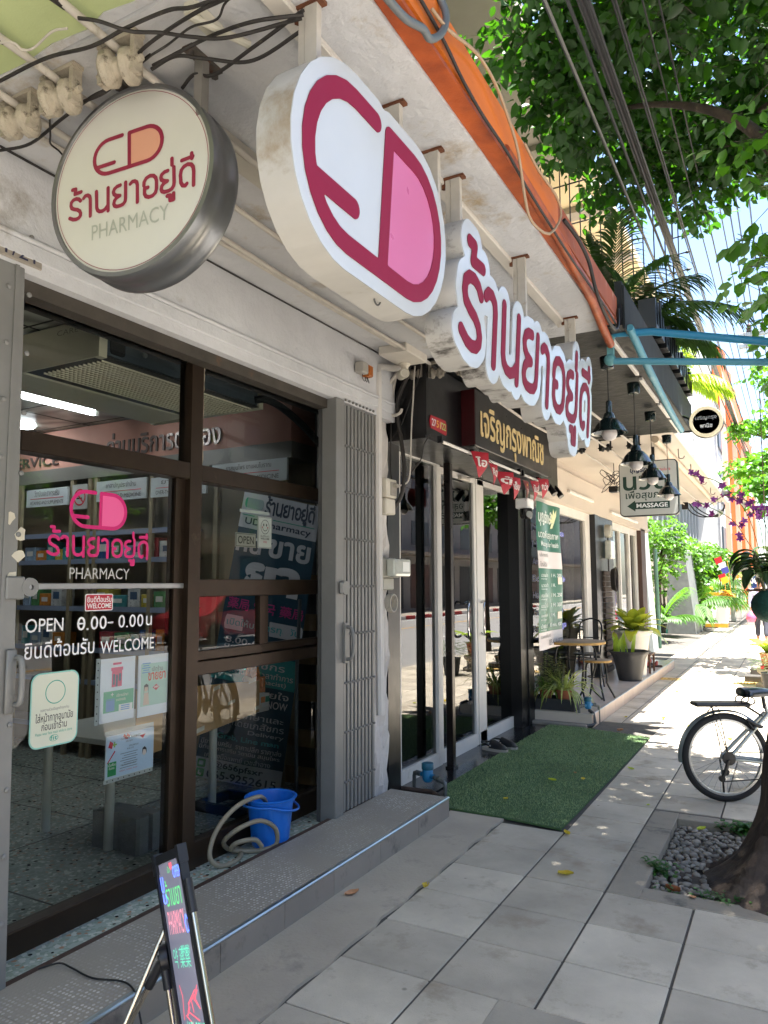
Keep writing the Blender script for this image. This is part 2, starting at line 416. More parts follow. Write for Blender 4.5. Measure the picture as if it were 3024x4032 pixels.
# pebbles (uncountable ground cover)
g = G(); rp = random.Random(5); pl = []
for t in range(2600):
    x, y = rp.uniform(-.72, -.05), rp.uniform(4.12, 5.32)
    if (x+.02)**2+(y-4.45)**2 < .20 or (-.6 < x < -.35 and 4.35 < y < 4.6 and rp.random() < .8) or (x > -.5 and y < 4.35 and rp.random() < .85): continue
    r = rp.uniform(.012, .025)
    if any((x-a)**2+(y-b)**2 < (.8*(r+c))**2 for a, b, c in pl): continue
    pl.append((x, y, r))
    a = rp.uniform(0, pi); m = Matrix.Translation(V((x, y, -.045+r*.35))) @ Matrix.Rotation(a, 4, 'Z') @ Matrix.Rotation(rp.uniform(-.3, .3), 4, 'X') @ Matrix.Diagonal(V((r*1.25, r*.85, r*.62))).to_4x4()
    n = 8; pr = [(max(1e-6, sin(pi*i/6)), -cos(pi*i/6)) for i in range(7)]
    g.lathe(pr, (0, 0, 0), 'z', n, m)
g.obj('pebbles', M('pebble', '8a8378', .75, var=.35, sc=9, bump=.3, isl=.45, spots=((40, .1, .7),)), smooth=80, kind='stuff', label='grey river pebbles bedded round the street tree', cat='pebbles')
# road, kerb, markings, far pavement
g = G(); g.bx(1.02, 1.2, -40, 120, -.2, .0, ch=.015)
g.obj('kerb', M('kerb_stone', '9a948c', .8, var=.3, sc=3, bump=.5), kind='structure')
g = G(); g.quad((1.2, -60, -.15), (11, -60, -.15), (11, 130, -.15), (1.2, 130, -.15)); g.obj('road', mat_asph, kind='structure')
g = G()
for y in range(-20, 60, 6): g.bx(4.5, 4.62, y, y+3, -.146, -.142)
g.bx(10.3, 10.42, -40, 90, -.146, -.142)
g.obj('lane_marking', mat_white, kind='structure')
g = G(); g.bx(7.7, 7.82, -40, 90, -.146, -.142); g.obj('centre_line', M('yellow_marking', 'd9a23a', .6, var=.2), kind='structure')
g = G(); k = 0
for y in range(-20, 60):
    g.m(y % 2).bx(10.95, 11.15, y, y+.995, -.2, .02)
g.obj('far_kerb', [M('kerb_red', 'b02a2a', .7, var=.2), mat_white], kind='structure')
g = G(); g.quad((11.1, -60, .0), (15, -60, .0), (15, 130, .0), (11.1, 130, .0)); g.obj('far_pavement', mat_conc, kind='structure')
# tactile strip across the pavement
g = G()
for i in range(34):
    for j in range(3):
        x = -1.92+i*.045; g.lathe([(.016, 0), (.012, .006), (0, .007)], (x, 12.86+j*.075, .003), 'z', 8)
g.bx(-1.94, -.4, 12.78, 13.1, -.01, .003); g.obj('tactile_strip', M('faded_yellow_paver', 'a89a72', .8, col2='d0a040', sc=1.6, bump=.5), kind='structure')
# ================================================================ BUILDINGS
mat_plaster = M('dirty_white_plaster', 'c9c9ca', .8, var=.22, sc=1.6, bump=3, bsc=13, stain='8b8378', ssc=1.9, sth=.6)
mat_plaster2 = M('grey_plaster', 'b8b0a4', .85, var=.3, sc=.9, bump=1.8, bsc=10, stain='7d7365', ssc=1.1, sth=.55)
mat_sof = M('stained_soffit', 'c2c2c3', .85, var=.22, sc=1.3, bump=4, bsc=9, stain='97835f', ssc=1.7, sth=.57)
mat_upper = M('upper_grey_concrete', 'a39a8d', .9, var=.3, sc=.6, bump=1.2, bsc=6, stain='6f675c', ssc=.8, sth=.54)
mat_cream = M('cream_wall', 'd8c6a0', .85, var=.3, sc=.9, bump=1, bsc=8, stain='8d7f66', ssc=1.6, sth=.58)
mat_lime = M('lime_peeling_paint', 'b6c28c', .8, var=.14, sc=2, bump=1.4, bsc=10, stain='c9c4a8', ssc=1.4, sth=.64)
mat_brown = M('bronze_aluminium', '3b2f24', .38, metal=.55, var=.25, sc=8, stain='554a3c', ssc=5, sth=.64)
mat_wal = M('white_aluminium', 'd8d4cc', .45, var=.12, sc=4, stain='a9a296', ssc=3, sth=.62)
mat_dark = M('dark_interior', '23272a', .8)
g_pane = glassmat('window_glass', 1.5, (.86, .90, .89), wob=.02)
g_pane2 = glassmat('door_glass', 2.0, (.42, .50, .50), wob=.03)

# ---- green shophouse beside the camera
b0 = E('shophouse', 'shophouse with peeling lime green canopy soffit at the upper left edge', 'building', (-3, -1, 0))
G().bx(-4, -.93, -5, 1.385, 3.205, 3.36).obj('canopy', mat_lime, b0)
g = G(); rg_ = random.Random(11)
pts = [(-.93, 1.385), (-.93, .1), (-1.2, .3)]+[(-1.42-.012*i*2+rg_.uniform(-.03, .03), .62+.05*i+rg_.uniform(-.03, .03)) for i in range(0)]
ed = [(-1.30, .2)]+[(-1.36+.05*sin(k*2.3)+rg_.uniform(-.02, .02), .35+.1*k) for k in range(10)]+[(-1.43, 1.33), (-1.55, 1.36), (-1.66, 1.345), (-1.75, 1.368), (-1.9, 1.355), (-2.05, 1.37), (-2.3, 1.36), (-2.62, 1.37)]
g.loops([[(-.93, 1.385), (-.93, .2)]+ed+[(-2.62, 1.385)]], pz(3.2), 0, .004); g.obj('bare_plaster', mat_sof, b0)
G().bx(-3, -2.6, -5, 1.4, 0, 3.2).obj('wall', mat_plaster, b0)
G().bx(-3, -2.5, -5, 1.4, 3.36, 11).obj('upper_wall', mat_upper, b0)

# ---- pharmacy
b1 = E('shophouse', 'pharmacy shophouse with white plaster lintel, bronze glazed shop front and canopy', 'building', (-4.5, 3, 0))
g = G(); g.bx(-2.80, -2.51, 1.39, 4.74, 2.745, 3.19); g.bx(-2.51, -2.498, 1.39, 4.74, 2.80, 2.865, ch=.006); g.bx(-2.51, -2.49, 1.39, 4.74, 2.865, 2.885, ch=.006)
g.obj('lintel', mat_plaster, b1)
G().bx(-2.51, -.955, 1.387, 4.74, 3.19, 3.36).obj('canopy', mat_sof, b1)
# peeling pier to the right of the gate
g = G(); n = 40
for s, (y0, y1, x) in enumerate(((4.44, 4.56, -2.535), (4.56, 4.745, -2.60))): pass
v = []; ny = 8
for i in range(n+1):
    z = 3.19*i/n
    for j in range(ny+1):
        y = 4.44+.30*j/ny; q = .012*sin(z*9+j*1.3)+.010*sin(z*23+j*2.1)+random.uniform(-.008, .008)
        v.append((-2.575+q*.8, y+(random.uniform(-.014, .006) if j == ny else 0), z))
fs = [(i*(ny+1)+j, i*(ny+1)+j+1, (i+1)*(ny+1)+j+1, (i+1)*(ny+1)+j) for i in range(n) for j in range(ny)]
g.add(v, fs); g.bx(-3, -2.6, 4.44, 4.73, 0, 3.19)
g.obj('pier', M('peeling_plaster', 'cfcac4', .85, var=.2, sc=3, bump=2, bsc=14, stain='6d5b49', ssc=4, sth=.63), b1)
G().bx(-3, -2.5, 1.4, 4.72, 3.36, 7.9).obj('upper_wall', mat_upper, b1)
# interior shell
FZ = .10
g = G(); g.quad((-9, 1.2, FZ), (-2.72, 1.2, FZ), (-2.72, 4.75, FZ), (-9, 4.75, FZ))
for x in (-3.0, -3.83, -4.66): g.m(1).bx(x-.004, x+.004, 1.2, 4.7, FZ, FZ+.001)
for y in (2.35, 3.27, 3.95, 4.7): g.m(1).bx(-9, -2.72, y-.004, y+.004, FZ, FZ+.0014)
def terrazzo(name, base, base2, chips):
    m = bpy.data.materials.new(name); m.use_nodes = True; t = m.node_tree; n = t.nodes; L = t.links.new; b = n['Principled BSDF']; b.inputs['Roughness'].default_value = .22
    tc = n.new('ShaderNodeTexCoord'); vo = n.new('ShaderNodeTexVoronoi'); vo.inputs['Scale'].default_value = 62; L(tc.outputs['Object'], vo.inputs[0])
    rp = n.new('ShaderNodeValToRGB'); L(vo.outputs['Color'], rp.inputs[0]); e = rp.color_ramp; e.interpolation = 'CONSTANT'
    cs = [base]*3+[base2]*2+chips
    while len(e.elements) < len(cs): e.elements.new(.5)
    for i, c in enumerate(cs): e.elements[i].position = i/len(cs)*.92+.04 if i else 0; e.elements[i].color = lin(c)
    v2 = n.new('ShaderNodeTexVoronoi'); v2.inputs['Scale'].default_value = 17; L(tc.outputs['Object'], v2.inputs[0])
    lt = n.new('ShaderNodeMath'); lt.operation = 'LESS_THAN'; lt.inputs[1].default_value = .16; L(v2.outputs['Distance'], lt.inputs[0])
    mx = n.new('ShaderNodeMix'); mx.data_type = 'RGBA'; L(lt.outputs[0], mx.inputs[0]); L(rp.outputs[0], mx.inputs[6]); mx.inputs[7].default_value = lin('151617'); L(mx.outputs[2], b.inputs['Base Color'])
    return m
mat_terr = terrazzo('terrazzo_floor', '9aa39d', '8c958f', ['b9bfb6', 'a58f80'])
mat_terr2 = terrazzo('terrazzo_sill', 'a9b3a6', '98a595', ['c9cbbd', 'b08c72'])
g.obj('interior_floor', [mat_terr, M('floor_joint', '1d1f1f', .6)], b1)
CZ = 2.97
g = G(); g.quad((-9, 1.2, CZ), (-2.8, 1.2, CZ), (-2.8, 4.75, CZ), (-9, 4.75, CZ))
for x in (-3.6, -4.2, -4.8, -5.4, -6.0, -7.2): g.m(1).bx(x-.006, x+.006, 1.2, 4.7, CZ-.004, CZ-.001)
for y in (1.9, 2.5, 3.1, 3.7, 4.3): g.m(1).bx(-9, -2.8, y-.005, y+.005, CZ-.005, CZ-.002)
mw = bpy.data.materials.new('swirl_ceiling_tile'); mw.use_nodes = True; t = mw.node_tree; b = t.nodes['Principled BSDF']; b.inputs['Roughness'].default_value = .35
wv = t.nodes.new('ShaderNodeTexWave'); wv.wave_type = 'RINGS'; wv.inputs['Scale'].default_value = 2.2; wv.inputs['Distortion'].default_value = 14; wv.inputs['Detail'].default_value = 2; wv.inputs['Detail Scale'].default_value = .7
tc = t.nodes.new('ShaderNodeTexCoord'); t.links.new(tc.outputs['Object'], wv.inputs[0])
rp = t.nodes.new('ShaderNodeValToRGB'); rp.color_ramp.elements[0].color = lin('75746c'); rp.color_ramp.elements[1].color = lin('b9b8ae'); t.links.new(wv.outputs['Fac'], rp.inputs[0]); t.links.new(rp.outputs[0], b.inputs['Base Color'])
g.obj('interior_ceiling', [mw, M('ceiling_joint', '3a3a36', .7)], b1)
mat_int = M('interior_wall', '55534f', .8, var=.1); mat_pink = M('pink_wall_band', 'b07f70', .7, var=.06)
g = G(); g.bx(-9.2, -9, 1.2, 4.75, 0, CZ); g.bx(-9, -2.82, 1.1, 1.2, 0, CZ); g.bx(-9, -2.82, 4.70, 4.745, 0, CZ)
g.obj('interior_wall', mat_int, b1)
G().bx(-9, -3.19, 4.38, 4.69, 2.612, CZ-.006).obj('pelmet', mat_pink, b1)
G().bx(-9, -3.175, 4.365, 4.69, 2.49, 2.611).obj('pelmet_trim', M('grey_trim', '6d6a64', .5), b1)
# shop front: frames, panes, sliding panes
sf = G().bx(GX-.04, GX+.03, 1.84, 1.90, .1, 2.80).bx(GX-.04, GX+.05, gy(2.80), gy(2.885), .1, 2.80)
sf.bx(GX-.04, GX+.04, gy(4.12), gy(4.12)+.08, .1, 2.80)
sf.bx(GX-.05, GX+.05, 1.90, gy(2.80), gz(2.165)-.075, gz(2.178), ch=.004).bx(GX-.05, GX+.05, gy(2.885), gy(4.12), gz(2.165)-.075, gz(2.178), ch=.004)
sf.bx(GX-.06, GX+.03, 1.90, gy(2.80), 2.745, 2.83).bx(GX-.06, GX+.03, gy(2.885), gy(4.12), 2.745, 2.83)
sf.bx(GX-.02, GX+.06, 1.90, gy(2.80), .095, .20, ch=.006).bx(GX-.02, GX+.04, gy(2.885), gy(4.12), .095, .235, ch=.006)
sf.bx(GX-.04, GX+.015, gy(2.735), gy(2.80), .2, gz(2.10)-.001)     # door stile
sf.bx(GX-.04, GX+.04, gy(2.885), gy(4.12), gz(1.49), gz(1.583), ch=.004)
sf.bx(GX-.05, GX+.045, gy(2.885), gy(4.12), gz(1.09), gz(1.16), ch=.004).bx(GX-.03, GX+.03, gy(2.885), gy(3.43), gz(1.163), gz(1.212), ch=.003)
sf.bx(GX-.03, GX+.012, gy(3.43), gy(4.12), gz(1.163), gz(1.212), ch=.003)
sf.bx(GX-.012, GX+.028, gy(3.41), gy(3.455), gz(1.213), gz(1.488)).bx(GX-.03, GX+.01, gy(3.458), gy(3.508), gz(1.213), gz(1.488))
fr = sf.obj('shopfront_frame', mat_brown, b1)
def pane(y0, y1, z0, z1, x=GX, m=g_pane, par=fr): G().quad((x, y0, z0), (x, y1, z0), (x, y1, z1), (x, y0, z1)).obj('pane', m, par, smooth='raw')
pane(1.90, gy(2.735), .2, gz(2.10)); pane(1.90, gy(2.80), gz(2.178), 2.745); pane(gy(2.885), gy(4.12), gz(2.178), 2.745)
pane(gy(2.885), gy(4.12), gz(1.583), gz(2.09)); pane(gy(2.885), gy(3.41), gz(1.212), gz(1.49), GX+.01); pane(gy(3.508), gy(4.12), gz(1.212), gz(1.49), GX-.01)
pane(gy(2.885), gy(4.12), .235, gz(1.09))
G().bx(GX+.004, GX+.022, gy(1.90), gy(2.80), gz(1.535), gz(1.561), ch=.003).obj('push_bar', M('brushed_aluminium', 'a9adaf', .35, metal=.7, var=.1), fr)
# cracked paint strip on the mullion
g = G(); rq_ = random.Random(9); L0 = [(gy(2.888)+rq_.uniform(0, .006), 2.74-.03*i) for i in range(19)]; R0 = [(gy(2.905)+rq_.uniform(-.005, .004), 2.74-.03*i) for i in range(19)]
g.loops([L0+R0[::-1]], px(GX+.031), 0, .003); g.obj('putty_strip', M('old_putty', 'b7aa92', .9, var=.3), b1)
G().bx(-2.64, -2.56, 1.40, 4.43, 2.685, 2.744).obj('gate_top_track', M('grimy_track', '4d473f', .6, metal=.3, var=.4, sc=8, stain='6a4a30', ssc=9, sth=.6), b1)
# terrazzo sill strip and rusty gate track
G().bx(-2.84, -2.545, 1.3, 4.45, 0, .098).obj('door_sill', mat_terr2, b1)
G().bx(-2.546, -2.512, 1.3, 4.45, .0, .132).obj('gate_track', M('rusty_track', '4a342a', .7, var=.4, sc=10, bump=.5), b1)
# orange fascia channel and gutter pipe on the canopy edge
mat_or = M('orange_fascia_paint', 'd8711c', .5, var=.3, sc=1.5, stain='5a2c16', ssc=2.2, sth=.62, stretch=(3, .6, 1), bump=.4, bsc=30)
mat_or2 = M('rusty_orange_pipe', 'b4561f', .5, col2='7a3416', sc=7, stain='3a2114', ssc=6, sth=.62, bump=.4, bsc=50)
mat_orr = M('rusted_fascia', 'a8552e', .7, var=.4, sc=6, stain='c9a184', ssc=9, sth=.58, stretch=(3, .6, .3), bump=.6, bsc=40)
fs_ = E('fascia_gutter', 'orange painted steel fascia channel along the pharmacy canopy edge', 'gutter', (-.9, 2.5, 3.19))
G().bx(-.952, -.885, .4, 4.70, 3.20, 3.216).bx(-.93, -.905, .4, 4.70, 3.216, 3.235).obj('lower_flange', mat_or2, fs_)
G().bx(-.905, -.885, .4, 3.35, 3.235, 3.385).obj('channel_web', mat_or, fs_)
G().bx(-.905, -.885, 3.352, 4.72, 3.235, 3.375).obj('rusted_web', mat_orr, fs_, label='rust stained end of the orange channel')
G().tube([(-.893, 2.6, 3.228), (-.90, 3.4, 3.215), (-.925, 4.2, 3.185), (-.955, 4.62, 3.155), (-.96, 4.86, 3.12)], .026, 12).obj('gutter_pipe', mat_or2, fs_, smooth=40)
# ---- second-floor overhang over pharmacy and black shop
G().bx(-2.5, -1.91, 1.4, 8.43, 6.73, 6.9).obj('overhang', mat_upper, b1)
G().bx(-2.49, -1.93, 8.10, 8.44, 6.66, 6.729).obj('overhang_beam', mat_upper, b1)

# ---- black cafe front
b2 = E('shophouse', 'cafe shophouse with glossy black painted front, white aluminium doors and black canopy', 'building', (-4.5, 6.6, 0))
mat_blk = M('black_soffit_paint', '0e0f11', .45, var=.35, sc=3, bump=2, bsc=9, stain='25272b', ssc=2, sth=.62, spec=.35)
G().bx(-2.75, -.86, 4.745, 8.48, 3.2, 3.33).obj('canopy', mat_blk, b2)
mat_teal = M('weathered_dark_teal', '101618', .8, var=.4, sc=3, stain='2b3a3e', ssc=2.5, sth=.6, stretch=(1, 1, .4), bump=.6, bsc=20)
G().bx(-.905, -.86, 4.76, 8.46, 3.33, 3.50).bx(-.859, -.845, 4.76, 8.46, 3.18, 3.47).obj('canopy_fascia', mat_teal, b2)
g = G(); g.bx(-2.6, -2.27, 4.78, 8.25, 2.635, 3.19).bx(-2.85, -2.27, 4.76, 8.25, 2.61, 2.634)
g.obj('sign_bulkhead', mat_black, b2)
G().bx(-2.85, -2.58, 4.75, 4.94, 0, 2.61).obj('jamb', mat_black, b2)
G().bx(-2.85, -2.60, 7.81, 8.21, 0, 2.61).bx(-2.60, -2.585, 8.02, 8.215, 0, 2.61).obj('pillar', mat_black, b2)
G().bx(-2.85, -2.40, 4.76, 8.40, -.03, .012).obj('threshold', M('wet_black_stone', '1b1b1f', .16, var=.3, sc=4, bump=.2, bsc=60), b2)
G().bx(-3, -2.5, 4.72, 8.5, 3.36, 7.9).obj('upper_wall', mat_upper, b2)
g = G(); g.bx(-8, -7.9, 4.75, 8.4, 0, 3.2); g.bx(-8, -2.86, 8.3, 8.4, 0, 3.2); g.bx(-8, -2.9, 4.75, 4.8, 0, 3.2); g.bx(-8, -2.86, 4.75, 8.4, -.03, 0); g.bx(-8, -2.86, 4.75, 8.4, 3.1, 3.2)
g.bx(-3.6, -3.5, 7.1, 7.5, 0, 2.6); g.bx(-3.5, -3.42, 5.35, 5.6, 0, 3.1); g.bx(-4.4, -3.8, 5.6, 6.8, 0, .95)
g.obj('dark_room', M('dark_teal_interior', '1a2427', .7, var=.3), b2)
DX = -2.72
door = G()
for y0, y1 in ((5.12, 5.17), (5.86, 5.935), (7.985, 8.15)): door.bx(DX-.05, DX+.03, y0, y1, .0, 2.66, ch=.004)
door.bx(DX-.05, DX+.03, 5.17, 5.86, .0, .12).bx(DX-.05, DX+.03, 5.17, 5.86, 2.60, 2.66).bx(DX-.05, DX+.03, 5.935, 7.985, 2.61, 2.66)
df = door.obj('door_frame', mat_wal, b2)
for nm, y0, y1, lo in (('door_leaf', 5.945, 6.795, .012), ('door_leaf', 6.815, 7.975, .012)):
    d = G().bx(DX-.03, DX+.022, y0, y0+(.03 if y0 < 6.5 else .2), lo, 2.60, ch=.004).bx(DX-.03, DX+.022, y1-.055, y1, lo, 2.60, ch=.004)
    d.bx(DX-.03, DX+.022, y0+.03, y1-.055, lo, .125).bx(DX-.03, DX+.022, y0+.03, y1-.055, 2.545, 2.60)
    do = d.obj(nm, mat_wal, b2)
    pane(y0+.03, y1-.055, .125, 2.545, DX, g_pane2, do)
    yh = 6.76 if y0 < 6.5 else 6.86; dy = -.02 if y0 < 6.5 else 0
    yy = (6.44 if y0 < 6.5 else 6.84); sgn = 1
    G().tube(bez([(DX+.02, yy+.05+.18*(y0 < 6.5)*0, 1.37), (DX+.06, yy+.04, 1.385), (DX+.075, yy, 1.33), (DX+.075, yy, 1.22), (DX+.075, yy, 1.10), (DX+.06, yy+.04, 1.055), (DX+.02, yy+.05, 1.07)], 28), .011, 8).obj('handle', M('chrome', 'cfcfcf', .12, metal=1), do, smooth=50)
pane(5.17, 5.86, .12, 2.60, DX, g_pane2, df)
g = G().bx(DX+.02, DX+.06, 6.36, 6.58, 2.535, 2.575, ch=.006).bx(DX+.03, DX+.2, 6.50, 6.52, 2.56, 2.572); g.obj('door_closer', M('closer_metal', 'b8b4ac', .4, metal=.6), df)

# ---- massage shop
b3 = E('shophouse', 'cream massage shop front with white framed windows and white canopy edge', 'building', (-4.5, 12.2, 0))
mat_cs = M('cream_soffit', 'c2b8ac', .8, var=.1, sc=.8, bump=.5, bsc=10, stain='b9a78f', ssc=1, sth=.62)
G().bx(-2.75, -1.04, 8.49, 16.4, 3.2, 3.34).obj('canopy', mat_cs, b3)
G().bx(-1.04, -1.0, 8.49, 16.4, 3.185, 3.42).obj('canopy_fascia', M('white_weathered_fascia', 'dcdcd8', .7, var=.15, sc=2, bump=.8, bsc=8, stain='9a9a95', ssc=2.2, sth=.58, stretch=(1, 1, .3)), b3)
G().bx(-2.9, -2.6, 8.5, 16.4, 2.62, 3.08, ch=.004).bx(-2.9, -2.66, 8.5, 16.4, 3.08, 3.2).obj('bulkhead', M('cream_bulkhead', 'c2b6a8', .7, var=.07, sc=2), b3)
G().bx(-3, -2.5, 8.5, 16.4, 3.36, 7.9).obj('upper_wall', mat_cream, b3)
G().bx(-2.5, -1.91, 8.45, 16.2, 6.73, 6.9).obj('overhang', mat_cream, b3)
for y in (9.87, 11.6, 13.4, 15.2): G().bx(-2.49, -1.93, y-.12, y+.12, 6.64, 6.729).obj('overhang_beam', mat_upper, b3)
def wframe(yv, z0, z1, ya, yb):
    g = G()
    for y0, y1 in yv: g.bx(-2.76, -2.68, y0, y1, .14, 2.62)
    for a, b in zip(yv, yv[1:]): g.bx(-2.758, -2.682, a[1], b[0], .14, z0).bx(-2.758, -2.682, a[1], b[0], z1, 2.62)
    return g.obj('window_frame', mat_wal, b3)
wf = wframe(((8.25, 8.33), (11.2, 11.48)), .3, 2.5, 0, 0); wf2 = wframe(((12.9, 13.02), (13.75, 13.83), (14.6, 14.75), (15.3, 15.49)), .22, 2.5, 0, 0)
g_pane3 = glassmat('massage_glass', 1.6, (.7, .74, .74), wob=.03)
for y0, y1 in ((8.33, 11.2), (13.02, 13.75), (13.83, 14.6), (14.75, 15.3)): pane(y0, y1, .22, 2.5, -2.72, g_pane3, wf if y0 < 9 else wf2)
G().bx(-2.85, -2.62, 11.5, 12.88, .14, 2.62).bx(-2.62, -2.60, 11.5, 11.72, .14, 2.62).obj('pillar', mat_black, b3)
g = G(); rb = random.Random(4)
for i in range(19):
    y0 = 12.0+rb.uniform(-.02, .02); g.bx(-2.622, -2.585+rb.uniform(-.008, .008), y0, 12.55+rb.uniform(-.03, .02), .15+i*.085, .225+i*.085, ch=.006)
g.obj('brick_pillar', M('dark_brick', '4a3c33', .8, var=.35, sc=10, bump=.8, isl=.25), b3)
G().bx(-2.85, -2.6, 15.5, 16.0, 0, 2.66).obj('end_column', M('brown_column', '4a3228', .6, var=.3, sc=4), b3)
g = G(); g.bx(-8, -7.9, 8.4, 16, 0, 3.2); g.bx(-8, -2.86, 8.4, 8.5, 0, 3.2); g.bx(-8, -2.86, 16, 16.1, 0, 3.2); g.bx(-8, -2.78, 8.5, 16, .1, .14); g.bx(-8, -2.86, 8.5, 16, 3.08, 3.18); g.bx(-4.2, -3.2, 8.8, 10.6, .14, .62)
g.obj('dark_room', M('massage_room', '4a4038', .8, var=.2), b3)
# curtain behind the window
g = G(); n = 60; vs = []
for i in range(n+1):
    y = 10.45+.62*i/n; x = -2.83+.035*sin(i*1.05)
    for z, q in ((2.48, 1), (1.35, .45), (1.25, .4), (1.1, .5), (.2, .9)): vs.append((x, 10.76+(y-10.76)*q, z))
g.add(vs, [(i*5+j, i*5+j+1, (i+1)*5+j+1, (i+1)*5+j) for i in range(n) for j in range(4)])
g.obj('curtain', M('patterned_curtain', '8f8377', .9, var=.5, sc=18), b3, smooth=60)
# tiled floor step of massage shop
st = E('front_step', 'beige tiled step in front of the massage shop, carrying pots and table', 'step', (-2.3, 11.4, 0))
g = G(); g.bx(-2.80, -1.954, 8.2, 14.58, .02, .143); g.obj('tread', M('beige_floor_tile', 'cfc2b4', .2, var=.12, sc=2), st)
g = G()
for i in range(11):
    y0 = 8.21+i*.58; g.bx(-1.955, -1.944, y0, min(14.58, y0+.575), 0, .138, ch=.002)
g.bx(-2.79, -1.95, 14.581, 14.592, 0, .138)
g.obj('riser_tile', M('cream_riser_tile', 'd2b9a4', .35, var=.15, sc=2.5, isl=.06), st)
G().bx(-1.965, -1.94, 8.2, 14.59, .1385, .149, ch=.003).obj('nosing', M('steel_nosing', 'b9b9b6', .3, metal=.8), st)
# ---- pharmacy step
st = E('front_step', 'grey mosaic tiled step running along the pharmacy shop front', 'step', (-2.3, 2.5, 0))
mt = bpy.data.materials.new('penny_mosaic'); mt.use_nodes = True; t = mt.node_tree; b = t.nodes['Principled BSDF']; n = t.nodes; L = t.links.new
tc = n.new('ShaderNodeTexCoord'); mp = n.new('ShaderNodeMapping'); mp.inputs['Scale'].default_value = (58, 50, 1); L(tc.outputs['Object'], mp.inputs[0])
vo = n.new('ShaderNodeTexVoronoi'); vo.voronoi_dimensions = '2D'; vo.inputs['Scale'].default_value = 1; vo.inputs['Randomness'].default_value = .22; L(mp.outputs[0], vo.inputs[0])
lt = n.new('ShaderNodeMapRange'); lt.inputs[1].default_value = .26; lt.inputs[2].default_value = .34; lt.inputs[3].default_value = 1; lt.inputs[4].default_value = 0; L(vo.outputs['Distance'], lt.inputs[0])
rp = n.new('ShaderNodeValToRGB'); L(vo.outputs['Color'], rp.inputs[0]); e = rp.color_ramp; e.elements[0].color = lin('9a968f'); e.elements[1].color = lin('d2cdc6'); e.elements[0].position = .35; e.elements[1].position = .75
ns = n.new('ShaderNodeTexNoise'); ns.inputs['Scale'].default_value = 2.6; ns.inputs['Detail'].default_value = 6; L(tc.outputs['Object'], ns.inputs[0])
ml = n.new('ShaderNodeMath'); ml.operation = 'MULTIPLY'; L(lt.outputs[0], ml.inputs[0])
m2 = n.new('ShaderNodeMapRange'); m2.inputs[1].default_value = .4; m2.inputs[2].default_value = .62; L(ns.outputs['Fac'], m2.inputs[0]); L(m2.outputs[0], ml.inputs[1])
mx = n.new('ShaderNodeMix'); mx.data_type = 'RGBA'; mx.inputs[6].default_value = lin('968e82'); L(ml.outputs[0], mx.inputs[0]); L(rp.outputs[0], mx.inputs[7]); L(mx.outputs[2], b.inputs['Base Color'])
b.inputs['Roughness'].default_value = .62
bp = n.new('ShaderNodeBump'); bp.inputs['Distance'].default_value = .002; bp.inputs['Strength'].default_value = .5; L(lt.outputs[0], bp.inputs['Height']); L(bp.outputs[0], b.inputs['Normal'])
g = G()
for i in range(8):
    y1 = 4.655-i*.6; g.bx(-2.511, -2.085, y1-.598, y1, 0, .1345, ch=.0012)
g.obj('tread', mt, st)
g = G(); ys = [4.655, 4.2, 3.72, 3.24, 2.83, 2.40, 1.95, 1.5, 1.05, .6, .15, -.3]
for a, b in zip(ys, ys[1:]): g.bx(-2.085, -2.072, b+.0015, a-.0015, 0, .124, ch=.001)
g.bx(-2.5, -2.075, 4.656, 4.664, 0, .128)
g.obj('riser_tile', M('grey_riser_tile', '928a80', .5, var=.16, sc=2.5, isl=.05, stain='5a5653', ssc=4), st)
G().bx(-2.095, -2.066, -.3, 4.662, .1245, .139, ch=.005).obj('nosing', M('aluminium_nosing', 'b8c0c2', .3, metal=.85, var=.2, sc=5), st)
# ---- upper storeys close the row off behind
for nm, y0, y1, h in (('a', -5, 16.4, 12),): pass
# ================================================================ PHARMACY SIGNS
mat_face = M('sign_face_acrylic', 'b6b9ba', .22, var=.06, sc=3, coat=.3)
mat_can = M('grimy_white_sign_can', 'b4b1ab', .5, var=.25, sc=3, stain='3a3631', ssc=5, sth=.52, stretch=(1, 3.2, .7), bump=.15, bsc=40)
mat_can1 = M('cream_sign_can', 'b9b6af', .45, var=.18, sc=2, stain='8f7f68', ssc=2.4, sth=.58, stretch=(1, 3, .6))
mat_mag = M('magenta_vinyl', '82193a', .6, var=.06, sc=4, spec=.25)
mat_pinkv = M('pink_vinyl', 'c4648e', .3, var=.04, sc=3, coat=.3)
mat_post = M('painted_steel_post', 'b9b4aa', .5, var=.25, sc=8, stain='6b4a33', ssc=9, sth=.6)
mat_rust = M('rust', '6a3d22', .85, var=.4, sc=30, bump=.6)
def sx(z): return -1.03-.065*(3.0-z)
def fsign(u, v, d): return V((sx(v)+d, u, v))
def hanger(par, y, x, zt):
    g = G().bx(x-.022, x+.018, y-.012, y+.012, zt, 3.188).bx(x-.045, x-.024, y-.010, y+.010, zt+.02, 3.188)
    g.obj('hanger_post', mat_post, par)
    G().bx(x-.075, x+.035, y-.016, y+.016, 3.179, 3.189).lathe([(.011, 0), (.011, .03)], (x-.055, y, 3.15), 'z', 6).obj('ceiling_plate', mat_rust, par)
s1 = E('capsule_sign', 'large white capsule shaped light box with magenta outlined logo and pink half, hung from canopy', 'sign', (-1.08, 1.9, 2.45))
lw, lh, u0, v0 = .806, .432, 1.501, 2.517
st_all, st_fill = logo_strokes(lw, lh, .058)
cap = contour([np.array(x) for x in st_all]+[np.array(q) for q in ([(.2, .1), (.6, .1)], [(.2, .2), (.6, .2)], [(.2, .3), (.3, .3)], [(.5, .3), (.6, .3)], [(.3, .05), (.55, .05)])], .074, .012)
cap = [[c[0]] for c in cap[:1]]
